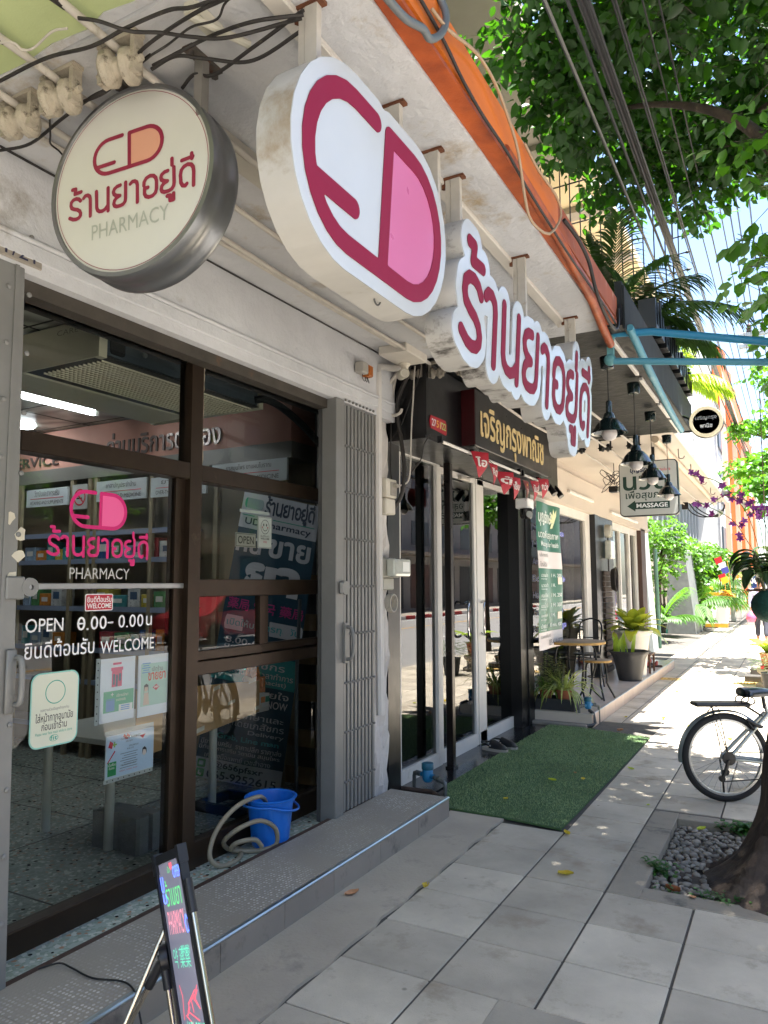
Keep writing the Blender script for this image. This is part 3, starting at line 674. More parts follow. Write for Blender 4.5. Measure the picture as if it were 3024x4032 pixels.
put(G(), cap, fsign, u0, v0, d=-.112, d1=-.004).obj('box', mat_can1, s1, smooth=35)
put(G(), cap, fsign, u0, v0, d=-.004, d1=.0).obj('face', mat_face, s1, smooth=35)
put(G(), contour([np.array(x) for x in st_all], .029, .006), fsign, u0, v0, d=.0012, d1=.003).obj('logo', mat_mag, s1)
G().loops([[(u0+p[0], v0+p[1]) for p in st_fill[0]]], fsign, .0006).obj('logo_fill', mat_pinkv, s1)
hanger(s1, 1.60, -1.10, 2.98); hanger(s1, 2.10, -1.10, 2.95); hanger(s1, 2.60-.19, -1.10, 2.9)
g = G().tube(bez([(-1.09, 1.93, 2.50), (-1.10, 1.945, 2.44), (-1.10, 1.975, 2.435), (-1.09, 1.985, 2.49)], 16), .003, 6).obj('loose_wire', M('grey_cable', '4b4b4a', .5), s1)
s2 = E('letter_sign', 'white channel sign with magenta Thai pharmacy name, letters joined edge to edge, hung from canopy', 'sign', (-1.08, 3.5, 2.35))
BW, BH, bu, bv = 2.035, 2.035*.925, 2.545, 2.478
bs = [np.array(x)*[BW, BH] for x in TH]
put(G(), [[c[0]] for c in contour(bs, .082, .011)], fsign, bu, bv, d=-.112, d1=-.004).obj('channel_box', mat_can, s2, smooth=35)
put(G(), [c for c in contour(bs, .0805, .008)], fsign, bu, bv, d=-.004, d1=.001).obj('face', mat_face, s2, smooth=35)
put(G(), contour(bs, .026, .0055), fsign, bu, bv, d=.0025, d1=.0042).obj('lettering', M('magenta_lettering', '7c1a36', .6, var=.08, sc=5, spec=.2), s2)
for y in (2.62, 3.45, 4.42): hanger(s2, y, -1.10, 2.86)
# round blade sign
a_ = radians(7.47); n_ = V((sin(a_), -cos(a_), .02)).normalized(); h_ = V((0, 0, 1)).cross(n_).normalized(); v_ = n_.cross(h_); c_ = V((-1.774, 1.56, 2.831))
rl = radians(3.2); h2, v2 = h_*cos(rl)+v_*sin(rl), v_*cos(rl)-h_*sin(rl)
fround = lambda u, v, d: c_+h2*u+v2*v+n_*d
s3 = E('round_sign', 'round double sided pharmacy sign with metal rim and cream face, hung crosswise under canopy', 'sign', tuple(c_-V((0, 0, .32))))
mr = Matrix((h2, v2, n_)).transposed()
g = G(); g.lathe([(.28, -.135), (.318, -.132), (.322, -.125), (.322, -.10), (.316, -.092), (.316, -.052), (.322, -.045), (.322, -.004), (.318, .006), (.305, .008), (.303, -.002)], c_, 'z', 72, mr)
g.obj('rim', M('stained_aluminium_rim', '8a8b8c', .34, metal=.8, var=.2, sc=4, stain='6f665a', ssc=4, sth=.6), s3, smooth=45)
g = G().loops([circ(0, 0, .304, 72)], fround, .0); g.obj('face', M('cream_sign_face', 'cfcec4', .35, var=.05, sc=3, stain='a49c86', ssc=2.2, sth=.66), s3)
mat_mag2 = M('dark_red_vinyl', '8f2340', .4)
g = G().loops([circ(0, 0, .2965, 72), circ(0, 0, .2945, 72)], fround, .0015).obj('ring_line', mat_mag2, s3)
w, h = .268, .117; s_, f_ = logo_strokes(w, h, .016)
put(G(), contour([np.array(x) for x in s_], .0070, .0022), fround, -.141, .046, d=.002).obj('logo', mat_mag2, s3)
G().loops([[(-.141+p[0], .046+p[1]) for p in f_[0]]], fround, .0012).obj('logo_fill', M('salmon_vinyl', 'd69c82', .4), s3)
put(G(), contour([np.array(x)*[.485, .5] for x in TH], .0066, .0022), fround, -.242, -.083, d=.002).obj('thai_lettering', mat_mag2, s3)
g = text(G(), 'PHARMACY', -.150, .150, -.170, -.118, fround, .002); g.obj('pharmacy_lettering', M('grey_vinyl', 'a9ada0', .5), s3)
for x in (-1.84, -1.528):
    zt = c_.z+sqrt(.31**2-(x-c_.x)**2)
    G().bx(x-.016, x+.016, 1.595, 1.627, zt-.03, 3.18).obj('hanger_post', M('grey_steel_post', '7e7a74', .5, var=.2), s3)
    G().bx(x-.02, x+.02, 1.545, 1.685, 3.178, 3.189).lathe([(.012, 0), (.012, .02)], (x, 1.56, 3.16), 'z', 6).lathe([(.012, 0), (.012, .02)], (x, 1.67, 3.16), 'z', 6).obj('ceiling_plate', M('dark_plate', '57514b', .7, var=.3, stain='6a3d22', ssc=20, sth=.55), s3)
# ---------------------------------------------------------------- ceiling fittings, insulators and wiring
mat_paintpipe = M('overpainted_conduit', 'c0b9ae', .7, var=.2, sc=9, bump=.5, bsc=60, stain='8d8577', ssc=12, sth=.6)
mat_cab = M('black_cable', '26221f', .6, var=.35, sc=14, stain='57503f', ssc=18, sth=.62)
mat_ins = M('overpainted_porcelain', 'b5ab98', .6, var=.3, sc=20, bump=2, bsc=45, stain='4d4434', ssc=26, sth=.53)
insl = ('left', 'middle', 'right')
def insulator(x, y, z, lab, grp, mat=mat_ins, s=1.):
    e = E('spool_insulator', lab, 'insulator', (x, y, z-.06*s), grp)
    G().lathe([(0, -.045*s), (.03*s, -.045*s), (.042*s, -.035*s), (.042*s, -.018*s), (.024*s, -.006*s), (.024*s, .006*s), (.042*s, .018*s), (.042*s, .035*s), (.03*s, .045*s), (0, .045*s)], (x, y, z), 'x', 16, Matrix.Rotation(radians(18), 4, 'Z')).obj('spool', mat, e, smooth=40)
    G().bx(x-.062*s, x-.048*s, y-.014*s, y+.014*s, z-.03*s, 3.19).bx(x+.048*s, x+.062*s, y-.014*s, y+.014*s, z-.03*s, 3.19).cyl((x-.075*s, y, z), (x+.075*s, y, z), .008*s, n=8).bx(x-.065*s, x+.065*s, y-.016*s, y+.016*s, 3.175, 3.188).obj('bracket', mat, e)
for i, (x, y) in enumerate(((-1.69, 1.435), (-1.965, 1.44), (-2.19, 1.455))):
    insulator(x, y, 3.10, ('yellowed spool insulator nearest the capsule sign, paint flaking off', 'white overpainted spool insulator between the other two at the lime soffit edge', 'farthest left spool insulator, cut by the photo edge, under lime soffit')[i], 'spool insulators under the canopy edge', s=1.25)
    z = 3.158
    tag(G().tube([(x-.03, .2, 3.185), (x-.02, .9, 3.15), (x-.01, 1.25, z+.012)], .0135, 10).obj('power_cable', mat_cab, smooth=40), ('thick black cable running to the yellowed spool insulator', 'thick black cable running to the middle overpainted insulator', 'thick black cable running to the leftmost insulator')[i], 'cable', 'thick cables on the insulators')
    tag(G().tube([(x-.008, 1.22, z+.012), (x-.002, 1.36, z+.002), (x, 1.5, z-.01), (x-.02, 3, 3.13), (x-.03, 4.74, 3.15)], .0125, 10).obj('painted_cable', mat_paintpipe, smooth=40), ('white painted cable run nearest the street under the pharmacy canopy', 'white painted cable run in the middle of the pharmacy canopy', 'white painted cable run nearest the pharmacy wall')[i], 'cable', 'painted cables under the pharmacy canopy')
cabs = [
[(-2.085, 1.313), (-1.883, 1.326), (-1.700, 1.341), (-1.570, 1.349), (-1.425, 1.368), (-1.307, 1.379), (-1.0, 1.40)],
[(-1.666, 1.266), (-1.614, 1.295), (-1.557, 1.353), (-1.505, 1.418), (-1.431, 1.463), (-1.327, 1.508), (-1.12, 1.57)],
[(-1.963, 1.517), (-1.802, 1.495), (-1.617, 1.437), (-1.491, 1.423), (-1.336, 1.393), (-1.264, 1.403), (-1.0, 1.42)],
[(-1.613, 1.468), (-1.568, 1.450), (-1.519, 1.462), (-1.406, 1.437), (-1.311, 1.438), (-1.238, 1.417), (-1.0, 1.43)],
[(-1.607, 1.487), (-1.485, 1.489), (-1.377, 1.500), (-1.229, 1.496), (-1.1, 1.55)],
[(-1.621, 1.494), (-1.534, 1.508), (-1.456, 1.555), (-1.324, 1.614), (-1.11, 1.60)],
[(-1.609, 1.611), (-1.545, 1.598), (-1.472, 1.607), (-1.296, 1.579), (-1.1, 1.55)],
[(-2.3, 1.18), (-1.938, 1.215), (-1.886, 1.252), (-1.870, 1.278), (-1.767, 1.259), (-1.702, 1.259)],
[(-2.55, 1.53), (-2.419, 1.536), (-2.289, 1.566), (-2.097, 1.544), (-1.889, 1.497), (-1.802, 1.495), (-1.6, 1.47)],
[(-2.1, 1.50), (-2.173, 1.559), (-2.244, 1.612), (-2.252, 1.651), (-2.240, 1.680), (-2.22, 1.75)]]
clab = ['straight dark cable crossing from the lime soffit toward the orange channel', 'sagging dark cable looping past the capsule sign post', 'dark cable rising diagonally behind the yellowed insulator', 'thin kinked cable between insulator and capsule sign', 'stiff cable bundled onto the capsule sign hanger', 'low slung cable passing in front of the round sign hanger', 'lowest cable curling over the top of the round sign', 'thin painted wire wandering over the lime paint', 'long dark cable behind the round sign, at the left photo edge', 'short cable tail dangling left of the round sign']
for i, c in enumerate(cabs):
    r = .0035 if i in (7, 3, 9) else .0055
    pts = [(x, y, 3.12+.012*sin(k*2.1+i)) for k, (x, y) in enumerate(c)]
    tag(G().tube(bez(pts, 40), r, 7).obj('loose_cable', mat_cab if i != 7 else mat_paintpipe, smooth=50), clab[i], 'cable', 'tangled cables under the canopy')
def run(name, pts, r, mat, lab, cat, grp=None): return tag(G().tube(pts, r, 8).obj(name, mat, smooth=40), lab, cat, grp)
run('ceiling_conduit', [(-2.30, 1.4, 3.165), (-2.28, 3, 3.165), (-2.27, 4.73, 3.165)], .011, mat_paintpipe, 'white conduit clipped to the canopy soffit near the junction box', 'conduit')
run('corner_cable', [(-2.495, 1.4, 3.178), (-2.49, 3, 3.18), (-2.47, 4.45, 3.178)], .005, mat_cab, 'thin black cable in the corner where canopy meets the lintel', 'cable')
G().bx(-1.21, -1.15, 1.41, 4.5, 3.165, 3.1895, ch=.004).obj('cable_trunking', M('trunking_plastic', 'c6c0b6', .6, var=.12, sc=2), label='flat white cable trunking along the pharmacy canopy soffit above the signs', cat='trunking')
G().bx(-1.80, -1.70, 1.9, 2.5, 3.15, 3.189, ch=.004).bx(-1.79, -1.71, 1.95, 2.45, 3.135, 3.15).obj('batten_fitting', M('old_fitting', 'b9b3a6', .6, var=.2, sc=4), label='dusty lamp batten on the soffit half hidden behind the capsule sign', cat='lamp fitting')
G().bx(-1.42, -1.38, 1.42, 1.54, 3.155, 3.189).tube([(-1.405, 1.43, 3.15), (-1.33, 1.60, 3.15)], .012, 8).obj('tube_batten', M('old_batten', 'c9c5b4', .5, var=.2, sc=8), label='old lamp tube stub on the soffit above the tangled cables', cat='lamp fitting')
# cables on the orange channel
for i, (lab, r, m, c) in enumerate((
 ('grey hose looped over the near end of the orange channel', .012, M('grey_hose', '5d6263', .5), [(-.87, 1.45, 3.10), (-.87, 1.62, 3.119), (-.865, 1.715, 3.130), (-.86, 1.812, 3.167), (-.855, 1.852, 3.161), (-.855, 1.936, 3.239), (-.86, 1.982, 3.333), (-.88, 1.948, 3.40), (-.9, 1.7, 3.43)]),
 ('thin black cable draped along the face of the orange channel', .006, mat_cab, [(-.872, 1.6, 3.29), (-.872, 1.826, 3.273), (-.872, 1.993, 3.256), (-.872, 2.142, 3.221), (-.865, 2.308, 3.19), (-.862, 2.548, 3.186), (-.862, 2.767, 3.164), (-.862, 3.090, 3.15), (-.862, 3.484, 3.14), (-.87, 3.972, 3.159), (-.872, 4.323, 3.173), (-.87, 4.7, 3.15)]),
 ('pale brown wire drooping below the orange channel and tied back up', .006, M('tan_wire', '9d8468', .6), [(-.872, 1.9, 3.30), (-.850, 1.980, 3.277), (-.850, 2.217, 3.359), (-.850, 2.398, 3.364), (-.850, 2.546, 3.307), (-.850, 2.651, 3.233), (-.850, 2.726, 3.079), (-.850, 2.812, 3.021), (-.850, 3.066, 3.081), (-.850, 3.271, 3.259), (-.850, 3.180, 3.317), (-.850, 2.927, 3.30), (-.87, 2.8, 3.36)]),
 ('short black hose at the far rusted end of the orange channel', .010, mat_cab, [(-.87, 3.4, 3.3), (-.840, 3.549, 3.257), (-.835, 3.740, 3.219), (-.835, 3.876, 3.127), (-.84, 4.081, 3.071), (-.84, 4.354, 3.052), (-.86, 4.6, 3.15), (-.88, 4.72, 3.3)]))):
    tag(G().tube(bez(c, 44), r, 8).obj('draped_cable', m, smooth=50), lab, 'cable', 'cables draped on the orange channel')
# ---------------------------------------------------------------- folding gate, left post and right stack
mat_gate = M('grey_gate_paint', '7f7f7c', .45, metal=.15, var=.16, sc=5, stain='9b9890', ssc=4, sth=.63, bump=.2, bsc=30)
gt = E('folding_gate', 'grey steel folding gate stacked open at the far side of the pharmacy front', 'gate', (-2.54, 4.1, .1))
G().bx(-2.60, -2.49, 3.905, 4.0, .10, 2.75, ch=.004).obj('lead_post', mat_gate, gt)
for i in range(9):
    y = 4.02+i*.046
    g = G().bx(-2.545, -2.505, y+.004, y+.030, .14, 2.73, ch=.003).bx(-2.585, -2.545, y+.01, y+.02, .14, 2.72)
    for k in range(9): g.lathe([(.009, 0), (.009, .009), (.004, .013)], (-2.506, y+.017, .32+k*.305), 'x', 8)
    g.obj('gate_bar', mat_gate, gt)
for k in range(9): G().bx(-2.558, -2.546, 4.0, 4.43, .308+k*.305, .332+k*.305).obj('scissor_strap', mat_gate, gt)
G().bx(-2.63, -2.602, 3.91, 3.96, .10, 2.75).obj('rear_channel', M('dark_gate_channel', '4b4b4a', .5, var=.2), gt)
G().bx(-2.488, -2.472, 3.985, 4.03, 1.06, 1.31).obj('handle_plate', mat_gate, gt)
G().tube(bez([(-2.48, 4.01, 1.285), (-2.44, 4.012, 1.27), (-2.425, 4.013, 1.18), (-2.44, 4.012, 1.095), (-2.48, 4.01, 1.08)], 16), .012, 8, rs=None).obj('pull_handle', mat_gate, gt, smooth=50)
G().lathe([(0, -.004), (.045, -.004), (.045, .006), (0, .006)], (-2.47, 3.985, 1.53), 'x', 10).bx(-2.488, -2.465, 3.93, 3.985, 1.49, 1.57, ch=.01).obj('hasp', mat_gate, gt)
gt2 = E('gate_post', 'grey steel gate post with hasp and pull handle at the left photo edge', 'gate post', (-2.53, 1.72, .1))
g = G().bx(-2.60, -2.505, 1.62, 1.768, .10, 2.76, Matrix.Translation(V((0, .004, 0))) @ Matrix(((1, 0, 0, 0), (0, 1, -.02, 0), (0, 0, 1, 0), (0, 0, 0, 1))), ch=.004).bx(-2.506, -2.499, 1.675, 1.69, .10, 2.76)
for k in range(12): g.lathe([(.010, 0), (.010, .006), (.004, .009)], (-2.505, 1.652, .3+k*.215), 'x', 8).lathe([(.010, 0), (.010, .006), (.004, .009)], (-2.505, 1.735, .36+k*.23), 'x', 8)
g.obj('post', mat_gate, gt2)
G().bx(-2.503, -2.49, 1.69, 1.765, 1.50, 1.585, ch=.012).loops([circ(1.785, 1.545, .035, 20), circ(1.79, 1.545, .01, 12)], px(-2.495), -.006, .006).obj('hasp', mat_gate, gt2)
G().bx(-2.503, -2.49, 1.705, 1.745, 1.09, 1.32, ch=.01).tube(bez([(-2.49, 1.742, 1.29), (-2.465, 1.744, 1.28), (-2.458, 1.744, 1.2), (-2.465, 1.744, 1.13), (-2.49, 1.742, 1.12)], 16), .011, 8).obj('pull_handle', mat_gate, gt2, smooth=50)
g = G()
for z, y, s in ((1.80, 1.70, .02), (1.74, 1.745, .022), (1.66, 1.74, .025), (1.585, 1.72, .02)):
    g.loops([[(y+s*cos(t*pi/4)*random.uniform(.6, 1.2), z+s*1.2*sin(t*pi/4)*random.uniform(.6, 1.2)) for t in range(8)]], px(-2.5045), 0, .0012)
g.obj('torn_tape', M('torn_paper_tape', 'cfc8b4', .8, var=.2), gt2)
# house number plate
hp = E('house_number', 'aged metal house number plate reading 1/21, cut by the left photo edge', 'number plate', (-2.51, 1.62, 2.78))
G().bx(-2.512, -2.50, 1.45, 1.785, 2.775, 2.86, ch=.004).obj('plate', M('aged_plate', 'a79f93', .5, metal=.3, var=.25, sc=10), hp)
g = text(G(), '2751/21', 1.475, 1.752, 2.787, 2.845, px(-2.4995), .001).obj('digits', M('navy_digits', '2b2c45', .5), hp)
# amber lamp, pipe, meters on the pier
am = E('amber_beacon', 'small amber warning lamp with frayed wires on the white lintel', 'lamp', (-2.505, 4.23, 2.95))
G().bx(-2.505, -2.44, 4.15, 4.235, 2.972, 3.05, ch=.008).obj('base', M('grey_plastic', 'a8a39a', .6, var=.15), am)
G().bx(-2.50, -2.44, 4.237, 4.30, 2.965, 3.045, ch=.008).obj('lens', M('amber_lens', 'b4610f', .35, var=.4, sc=60), am)
g = G()
for i in range(3): g.tube(bez([(-2.47, 4.20+.03*i, 2.972), (-2.465, 4.19+.04*i, 2.94), (-2.465, 4.22+.03*i, 2.925), (-2.475, 4.25+.02*i, 2.95), (-2.48, 4.26, 3.0)], 16), .0022, 5)
g.obj('wire', mat_cab, am)
run('drain_pipe', [(-2.515, 4.490, 3.06), (-2.515, 4.491, 2.0), (-2.512, 4.50, 1.2), (-2.51, 4.507, .66)], .030, M('white_pvc_pipe', 'cfcbc5', .5, var=.12, sc=5, stain='7d776e', ssc=7, sth=.64), 'white vertical pipe ending halfway down the peeling pier', 'pipe')
tag(G().tube([(-2.515, 4.49, 3.06), (-2.515, 4.50, 3.105), (-2.5, 4.54, 3.115), (-2.46, 4.60, 3.115), (-2.40, 4.68, 3.13)], .026, 10).obj('pipe_elbow', MC['white_pvc_pipe'], smooth=50), 'elbow joining the vertical white pipe to the soffit', 'pipe')
mt_ = E('power_outlet', 'cream outlet box with plugged cable above a switch cover on the pier', 'outlet', (-2.52, 4.6, 2.06))
ivory = M('ivory_plastic', 'cfc8b8', .5, var=.1, sc=10)
G().bx(-2.56, -2.475, 4.545, 4.70, 2.17, 2.305, ch=.006).obj('socket_box', ivory, mt_)
G().bx(-2.476, -2.468, 4.60, 4.69, 2.185, 2.285, ch=.003).bx(-2.468, -2.464, 4.625, 4.64, 2.20, 2.225).bx(-2.468, -2.464, 4.655, 4.67, 2.20, 2.225).bx(-2.468, -2.44, 4.63, 4.665, 2.245, 2.27).obj('socket_face', M('grey_socket', '9b958a', .5), mt_)
G().bx(-2.56, -2.48, 4.55, 4.69, 2.05, 2.165, ch=.008).obj('switch_cover', ivory, mt_)
em = E('electricity_meter', 'clear plastic cased electricity meter on the peeling pier', 'meter', (-2.5, 4.64, 1.52))
G().bx(-2.56, -2.50, 4.52, 4.80, 1.60, 1.74, ch=.012).bx(-2.56, -2.51, 4.55, 4.72, 1.51, 1.6, ch=.01).obj('case', M('grey_meter_case', 'a7a59a', .5, var=.2, sc=8), em)
G().bx(-2.50, -2.42, 4.57, 4.82, 1.605, 1.735, ch=.02).obj('cover', M('cloudy_plastic', 'bfc2b8', .15, var=.2, sc=12, coat=.6), em)
G().bx(-2.421, -2.416, 4.68, 4.78, 1.64, 1.71).obj('dial', M('meter_dial', 'e4e4dc', .4), em)
g = G()
for k in range(4): g.tube([(-2.50+.012*k, 4.62+.055*cos(t), 1.42+.06*sin(t)) for t in [2*pi*i/18 for i in range(19)]], .006, 6)
tag(g.obj('cable_coil', M('pale_cable', 'a8a296', .6), smooth=50), 'coil of pale cable hanging under the electricity meter', 'cable')
pc = [
([(-2.605, 4.700, 2.883), (-2.573, 4.700, 2.903), (-2.541, 4.700, 2.827), (-2.499, 4.700, 2.789), (-2.446, 4.700, 2.802), (-2.431, 4.700, 2.833)], .011, 0, 'broken white conduit hooked like a J beside the black bulkhead'),
([(-2.34, 4.60, 3.12), (-2.428, 4.680, 3.125), (-2.487, 4.680, 3.062), (-2.540, 4.680, 3.0), (-2.583, 4.680, 2.914)], .012, 0, 'white conduit arching from the security camera to the pier'),
([(-2.38, 4.720, 3.15), (-2.403, 4.720, 3.057), (-2.456, 4.720, 2.954), (-2.478, 4.720, 2.862), (-2.468, 4.720, 2.742), (-2.443, 4.720, 2.575), (-2.423, 4.720, 2.386), (-2.445, 4.720, 2.21), (-2.5, 4.70, 2.1)], .016, 1, 'thickest black cable hanging between pier and cafe door'),
([(-2.47, 4.72, 3.15), (-2.498, 4.720, 3.056), (-2.519, 4.720, 2.939), (-2.536, 4.720, 2.831)], .012, 0, 'dirty white cable curving down behind the J shaped conduit'),
([(-2.34, 4.74, 3.15), (-2.348, 4.740, 3.059), (-2.357, 4.740, 2.899), (-2.369, 4.740, 2.759), (-2.378, 4.740, 2.572), (-2.382, 4.740, 2.432), (-2.40, 4.735, 2.30), (-2.46, 4.70, 2.26)], .006, 0, 'straight pale wire hanging in front of the cafe door top'),
([(-2.30, 4.75, 3.15), (-2.319, 4.750, 3.052), (-2.377, 4.750, 2.918), (-2.457, 4.750, 2.737), (-2.532, 4.750, 2.636)], .004, 1, 'thin black wire slanting across the bulkhead side'),
([(-2.236, 4.760, 2.627), (-2.283, 4.760, 2.557), (-2.309, 4.760, 2.452), (-2.387, 4.760, 2.361), (-2.439, 4.750, 2.25)], .005, 1, 'thin lamp lead looping from bulkhead down to the outlet'),
([(-2.53, 4.73, 3.15), (-2.535, 4.730, 3.044), (-2.536, 4.730, 2.871), (-2.537, 4.730, 2.681), (-2.543, 4.730, 2.515), (-2.53, 4.71, 2.35), (-2.49, 4.70, 2.26)], .006, 1, 'black wire running straight down the pier edge')]
for c, r, k, lab in pc: tag(G().tube(bez(c, 40), r, 8).obj('hanging_cable', mat_cab if k else mat_paintpipe, smooth=50), lab, 'cable', 'cables hanging beside the pier')
for i, (x, y, lab) in enumerate(((-2.36, 4.79, 'grimy spool insulator right behind the bullet camera'), (-2.21, 4.83, 'double spool insulator where a painted cable ends near the camera'), (-2.0, 4.87, 'spool insulator partly hidden by the first Thai letter of the sign'))):
    insulator(x, y, 3.10, lab, 'spool insulators above the cafe sign', M('grimy_porcelain', '8f877b', .5, var=.4, sc=20, stain='2c2824', ssc=20, sth=.58), .95)
G().bx(-2.42, -2.20, 4.33, 4.66, 3.13, 3.1895, ch=.006).obj('junction_box', M('white_box_plastic', 'cbc5ba', .6, var=.15, sc=4), label='square white junction box on the soffit that carries the bullet camera', cat='junction box')
cm = E('bullet_camera', 'white bullet security camera with infrared ring under the junction box', 'camera', (-2.345, 4.56, 2.99))
G().lathe([(.04, 3.128), (.04, 3.12), (.028, 3.11), (.02, 3.07), (.02, 3.045)], (-2.352, 4.6, 0), 'z', 16).obj('mount', ivory, cm, smooth=40)
dr = V((.62, -.75, -.15)).normalized(); q = dr.to_track_quat('Z', 'Y').to_matrix()
G().lathe([(0, -.09), (.03, -.09), (.036, -.08), (.036, .05), (.033, .055), (.030, .048)], (-2.345, 4.56, 3.045), 'z', 20, q).obj('barrel', M('camera_shell', 'c9c3b2', .4, var=.15, sc=12), cm, smooth=40)
G().lathe([(.0, .047), (.030, .047)], (-2.345, 4.56, 3.045), 'z', 20, q).obj('lens_glass', M('lens_black', '07080a', .1), cm)
g = G()
for k in range(16): g.ball(V((-2.345, 4.56, 3.045))+q @ V((.0235*cos(k*pi/8), .0235*sin(k*pi/8), .048)), .003, 4)
g.obj('infrared_ring', M('led_white', 'd9d9d2', .3), cm)
# ================================================================ PHARMACY DOOR GRAPHICS (on the glass)
vw = M('white_vinyl', 'f0f0ee', .45); vm = M('magenta_window_vinyl', 'cf1470', .45); vp = M('pink_window_vinyl', 'f0609e', .45); vg = M('grey_window_vinyl', 'b9b9b4', .5)
ink = M('black_ink', '1a1a1c', .6); paper = M('paper', 'e6ecf4', .6); teal = M('teal_print', '2fa58c', .6); redp = M('red_print', 'c8203c', .6); tealpale = M('pale_teal_print', '8fcfc0', .6)
fg = px(GX+.004); fin = px(GX-.012)
dc = E('logo_decal', 'magenta logo and shop name sticker with grey PHARMACY lettering on the door glass', 'decal', (GX, gy(2.28), gz(1.58)))
A_, B_ = logo_strokes(gy(.300), gz(1.965)-gz(1.81)-.0, .0)
put(G(), contour([np.array(x) for x in A_], .0088, .0022), fg, gy(2.126), gz(1.81), d=.001).obj('logo', vm, dc)
G().loops([[(gy(2.126)+p[0], gz(1.81)+p[1]) for p in B_[0]]], fg, .0004).obj('logo_fill', vp, dc)
put(G(), contour([np.array(x)*gy(.5458) for x in TH], .0072, .0018), fg, gy(2.02), gz(1.678), d=.001).obj('thai_lettering', vm, dc)
text(G(), 'PHARMACY', gy(2.13), gy(2.459), gz(1.579), gz(1.628), fg, .001).obj('pharmacy_lettering', vg, dc)
dh = E('hours_decal', 'white opening hours lettering with Thai and English welcome on the door glass', 'decal', (GX, gy(2.28), gz(1.25)))
g = text(G(), 'OPEN', gy(1.932), gy(2.110), gz(1.360), gz(1.416), fg, .001, bold=.006)
q = gz(1.414)-gz(1.355); y0 = gy(2.179)
def glyphs(g, s, u, v, w, h, fn, b=.008):
    for ch, (du, dw, dv, dh_) in s: text(g, ch, u+du*w, u+(du+dw)*w, v+dv*h, v+(dv+dh_)*h, fn, .001, bold=b)
W_ = gy(2.606)-y0
glyphs(g, [('0', (0, .10, 0, 1)), ('.', (.115, .028, 0, .14)), ('0', (.165, .095, 0, 1)), ('0', (.275, .095, 0, 1)), ('-', (.38, .075, .40, .12)), ('0', (.525, .09, 0, 1)), ('.', (.632, .026, 0, .14)), ('0', (.675, .09, 0, 1)), ('0', (.785, .09, 0, 1)), ('น', (.915, .085, .05, .78))], y0, gz(1.356), W_, q, fg)
g.loops([rrect(y0+.01*W_, y0+.09*W_, gz(1.356)+q*.44, gz(1.356)+q*.56, .001, 2)], fg, .0016)
text(g, 'ยินดีต้อนรับ', gy(1.932), gy(2.274), gz(1.253), gz(1.330), fg, .001, bold=.007)
text(g, 'WELCOME', gy(2.306), gy(2.623), gz(1.247), gz(1.303), fg, .001, bold=.006)
g.obj('lettering', vw, dh)
ws = E('welcome_sticker', 'small red sticker with white Thai and WELCOME lettering above the opening hours', 'sticker', (GX, gy(2.29), gz(1.44)))
G().rr(gy(2.216), gy(2.367), gz(1.438), gz(1.513), .008, fg, .0004, .0012).obj('border', vw, ws)
G().rr(gy(2.220), gy(2.363), gz(1.442), gz(1.509), .006, fg, .0016, .002).obj('panel', M('crimson_print', 'b5122f', .5), ws)
g = text(G(), 'WELCOME', gy(2.226), gy(2.358), gz(1.449), gz(1.472), fg, .0026, bold=.02); text(g, 'ยินดีต้อนรับ', gy(2.226), gy(2.358), gz(1.476), gz(1.505), fg, .0026, bold=.012); g.obj('lettering', vw, ws)
ms = E('mask_notice', 'cream rounded sticker with pale teal border asking customers to wear masks', 'sticker', (GX, gy(2.08), gz(.89)))
u0, u1, w0, w1 = gy(1.968), gy(2.199), gz(.888), gz(1.192)
G().rr(u0, u1, w0, w1, .042, fg, .0004, .0012).obj('border', tealpale, ms)
G().rr(u0+.006, u1-.006, w0+.006, w1-.006, .037, fg, .0016, .002).obj('panel', M('cream_print', 'dcdfca', .5), ms)
cu = (u0+u1)/2
G().loops([circ(cu, w1-.085, .05, 40), circ(cu, w1-.085, .046, 40)], fg, .0024).obj('roundel', teal, ms)
g = text(G(), 'ขอความร่วมมือลูกค้าทุกท่าน', cu-.07, cu+.07, w0+.148, w0+.165, fg, .0024); g.obj('small_lettering', M('grey_ink', '6f6f70', .6), ms)
g = text(G(), 'ใส่หน้ากากอนามัย', cu-.092, cu+.092, w0+.108, w0+.146, fg, .0024, bold=.006); text(g, 'ก่อนเข้าร้าน', cu-.062, cu+.062, w0+.072, w0+.108, fg, .0024, bold=.006); g.obj('lettering', ink, ms)
g = text(G(), 'Please wear face mask while in store', cu-.09, cu+.09, w0+.054, w0+.066, fg, .0024); text(g, 'fit', cu-.018, cu+.018, w0+.026, w0+.046, fg, .0024, bold=.01)
g.loops([circ(cu, w0+.035, .022, 24, .014), circ(cu, w0+.035, .020, 24, .0125)], fg, .0024); g.obj('teal_lettering', teal, ms)
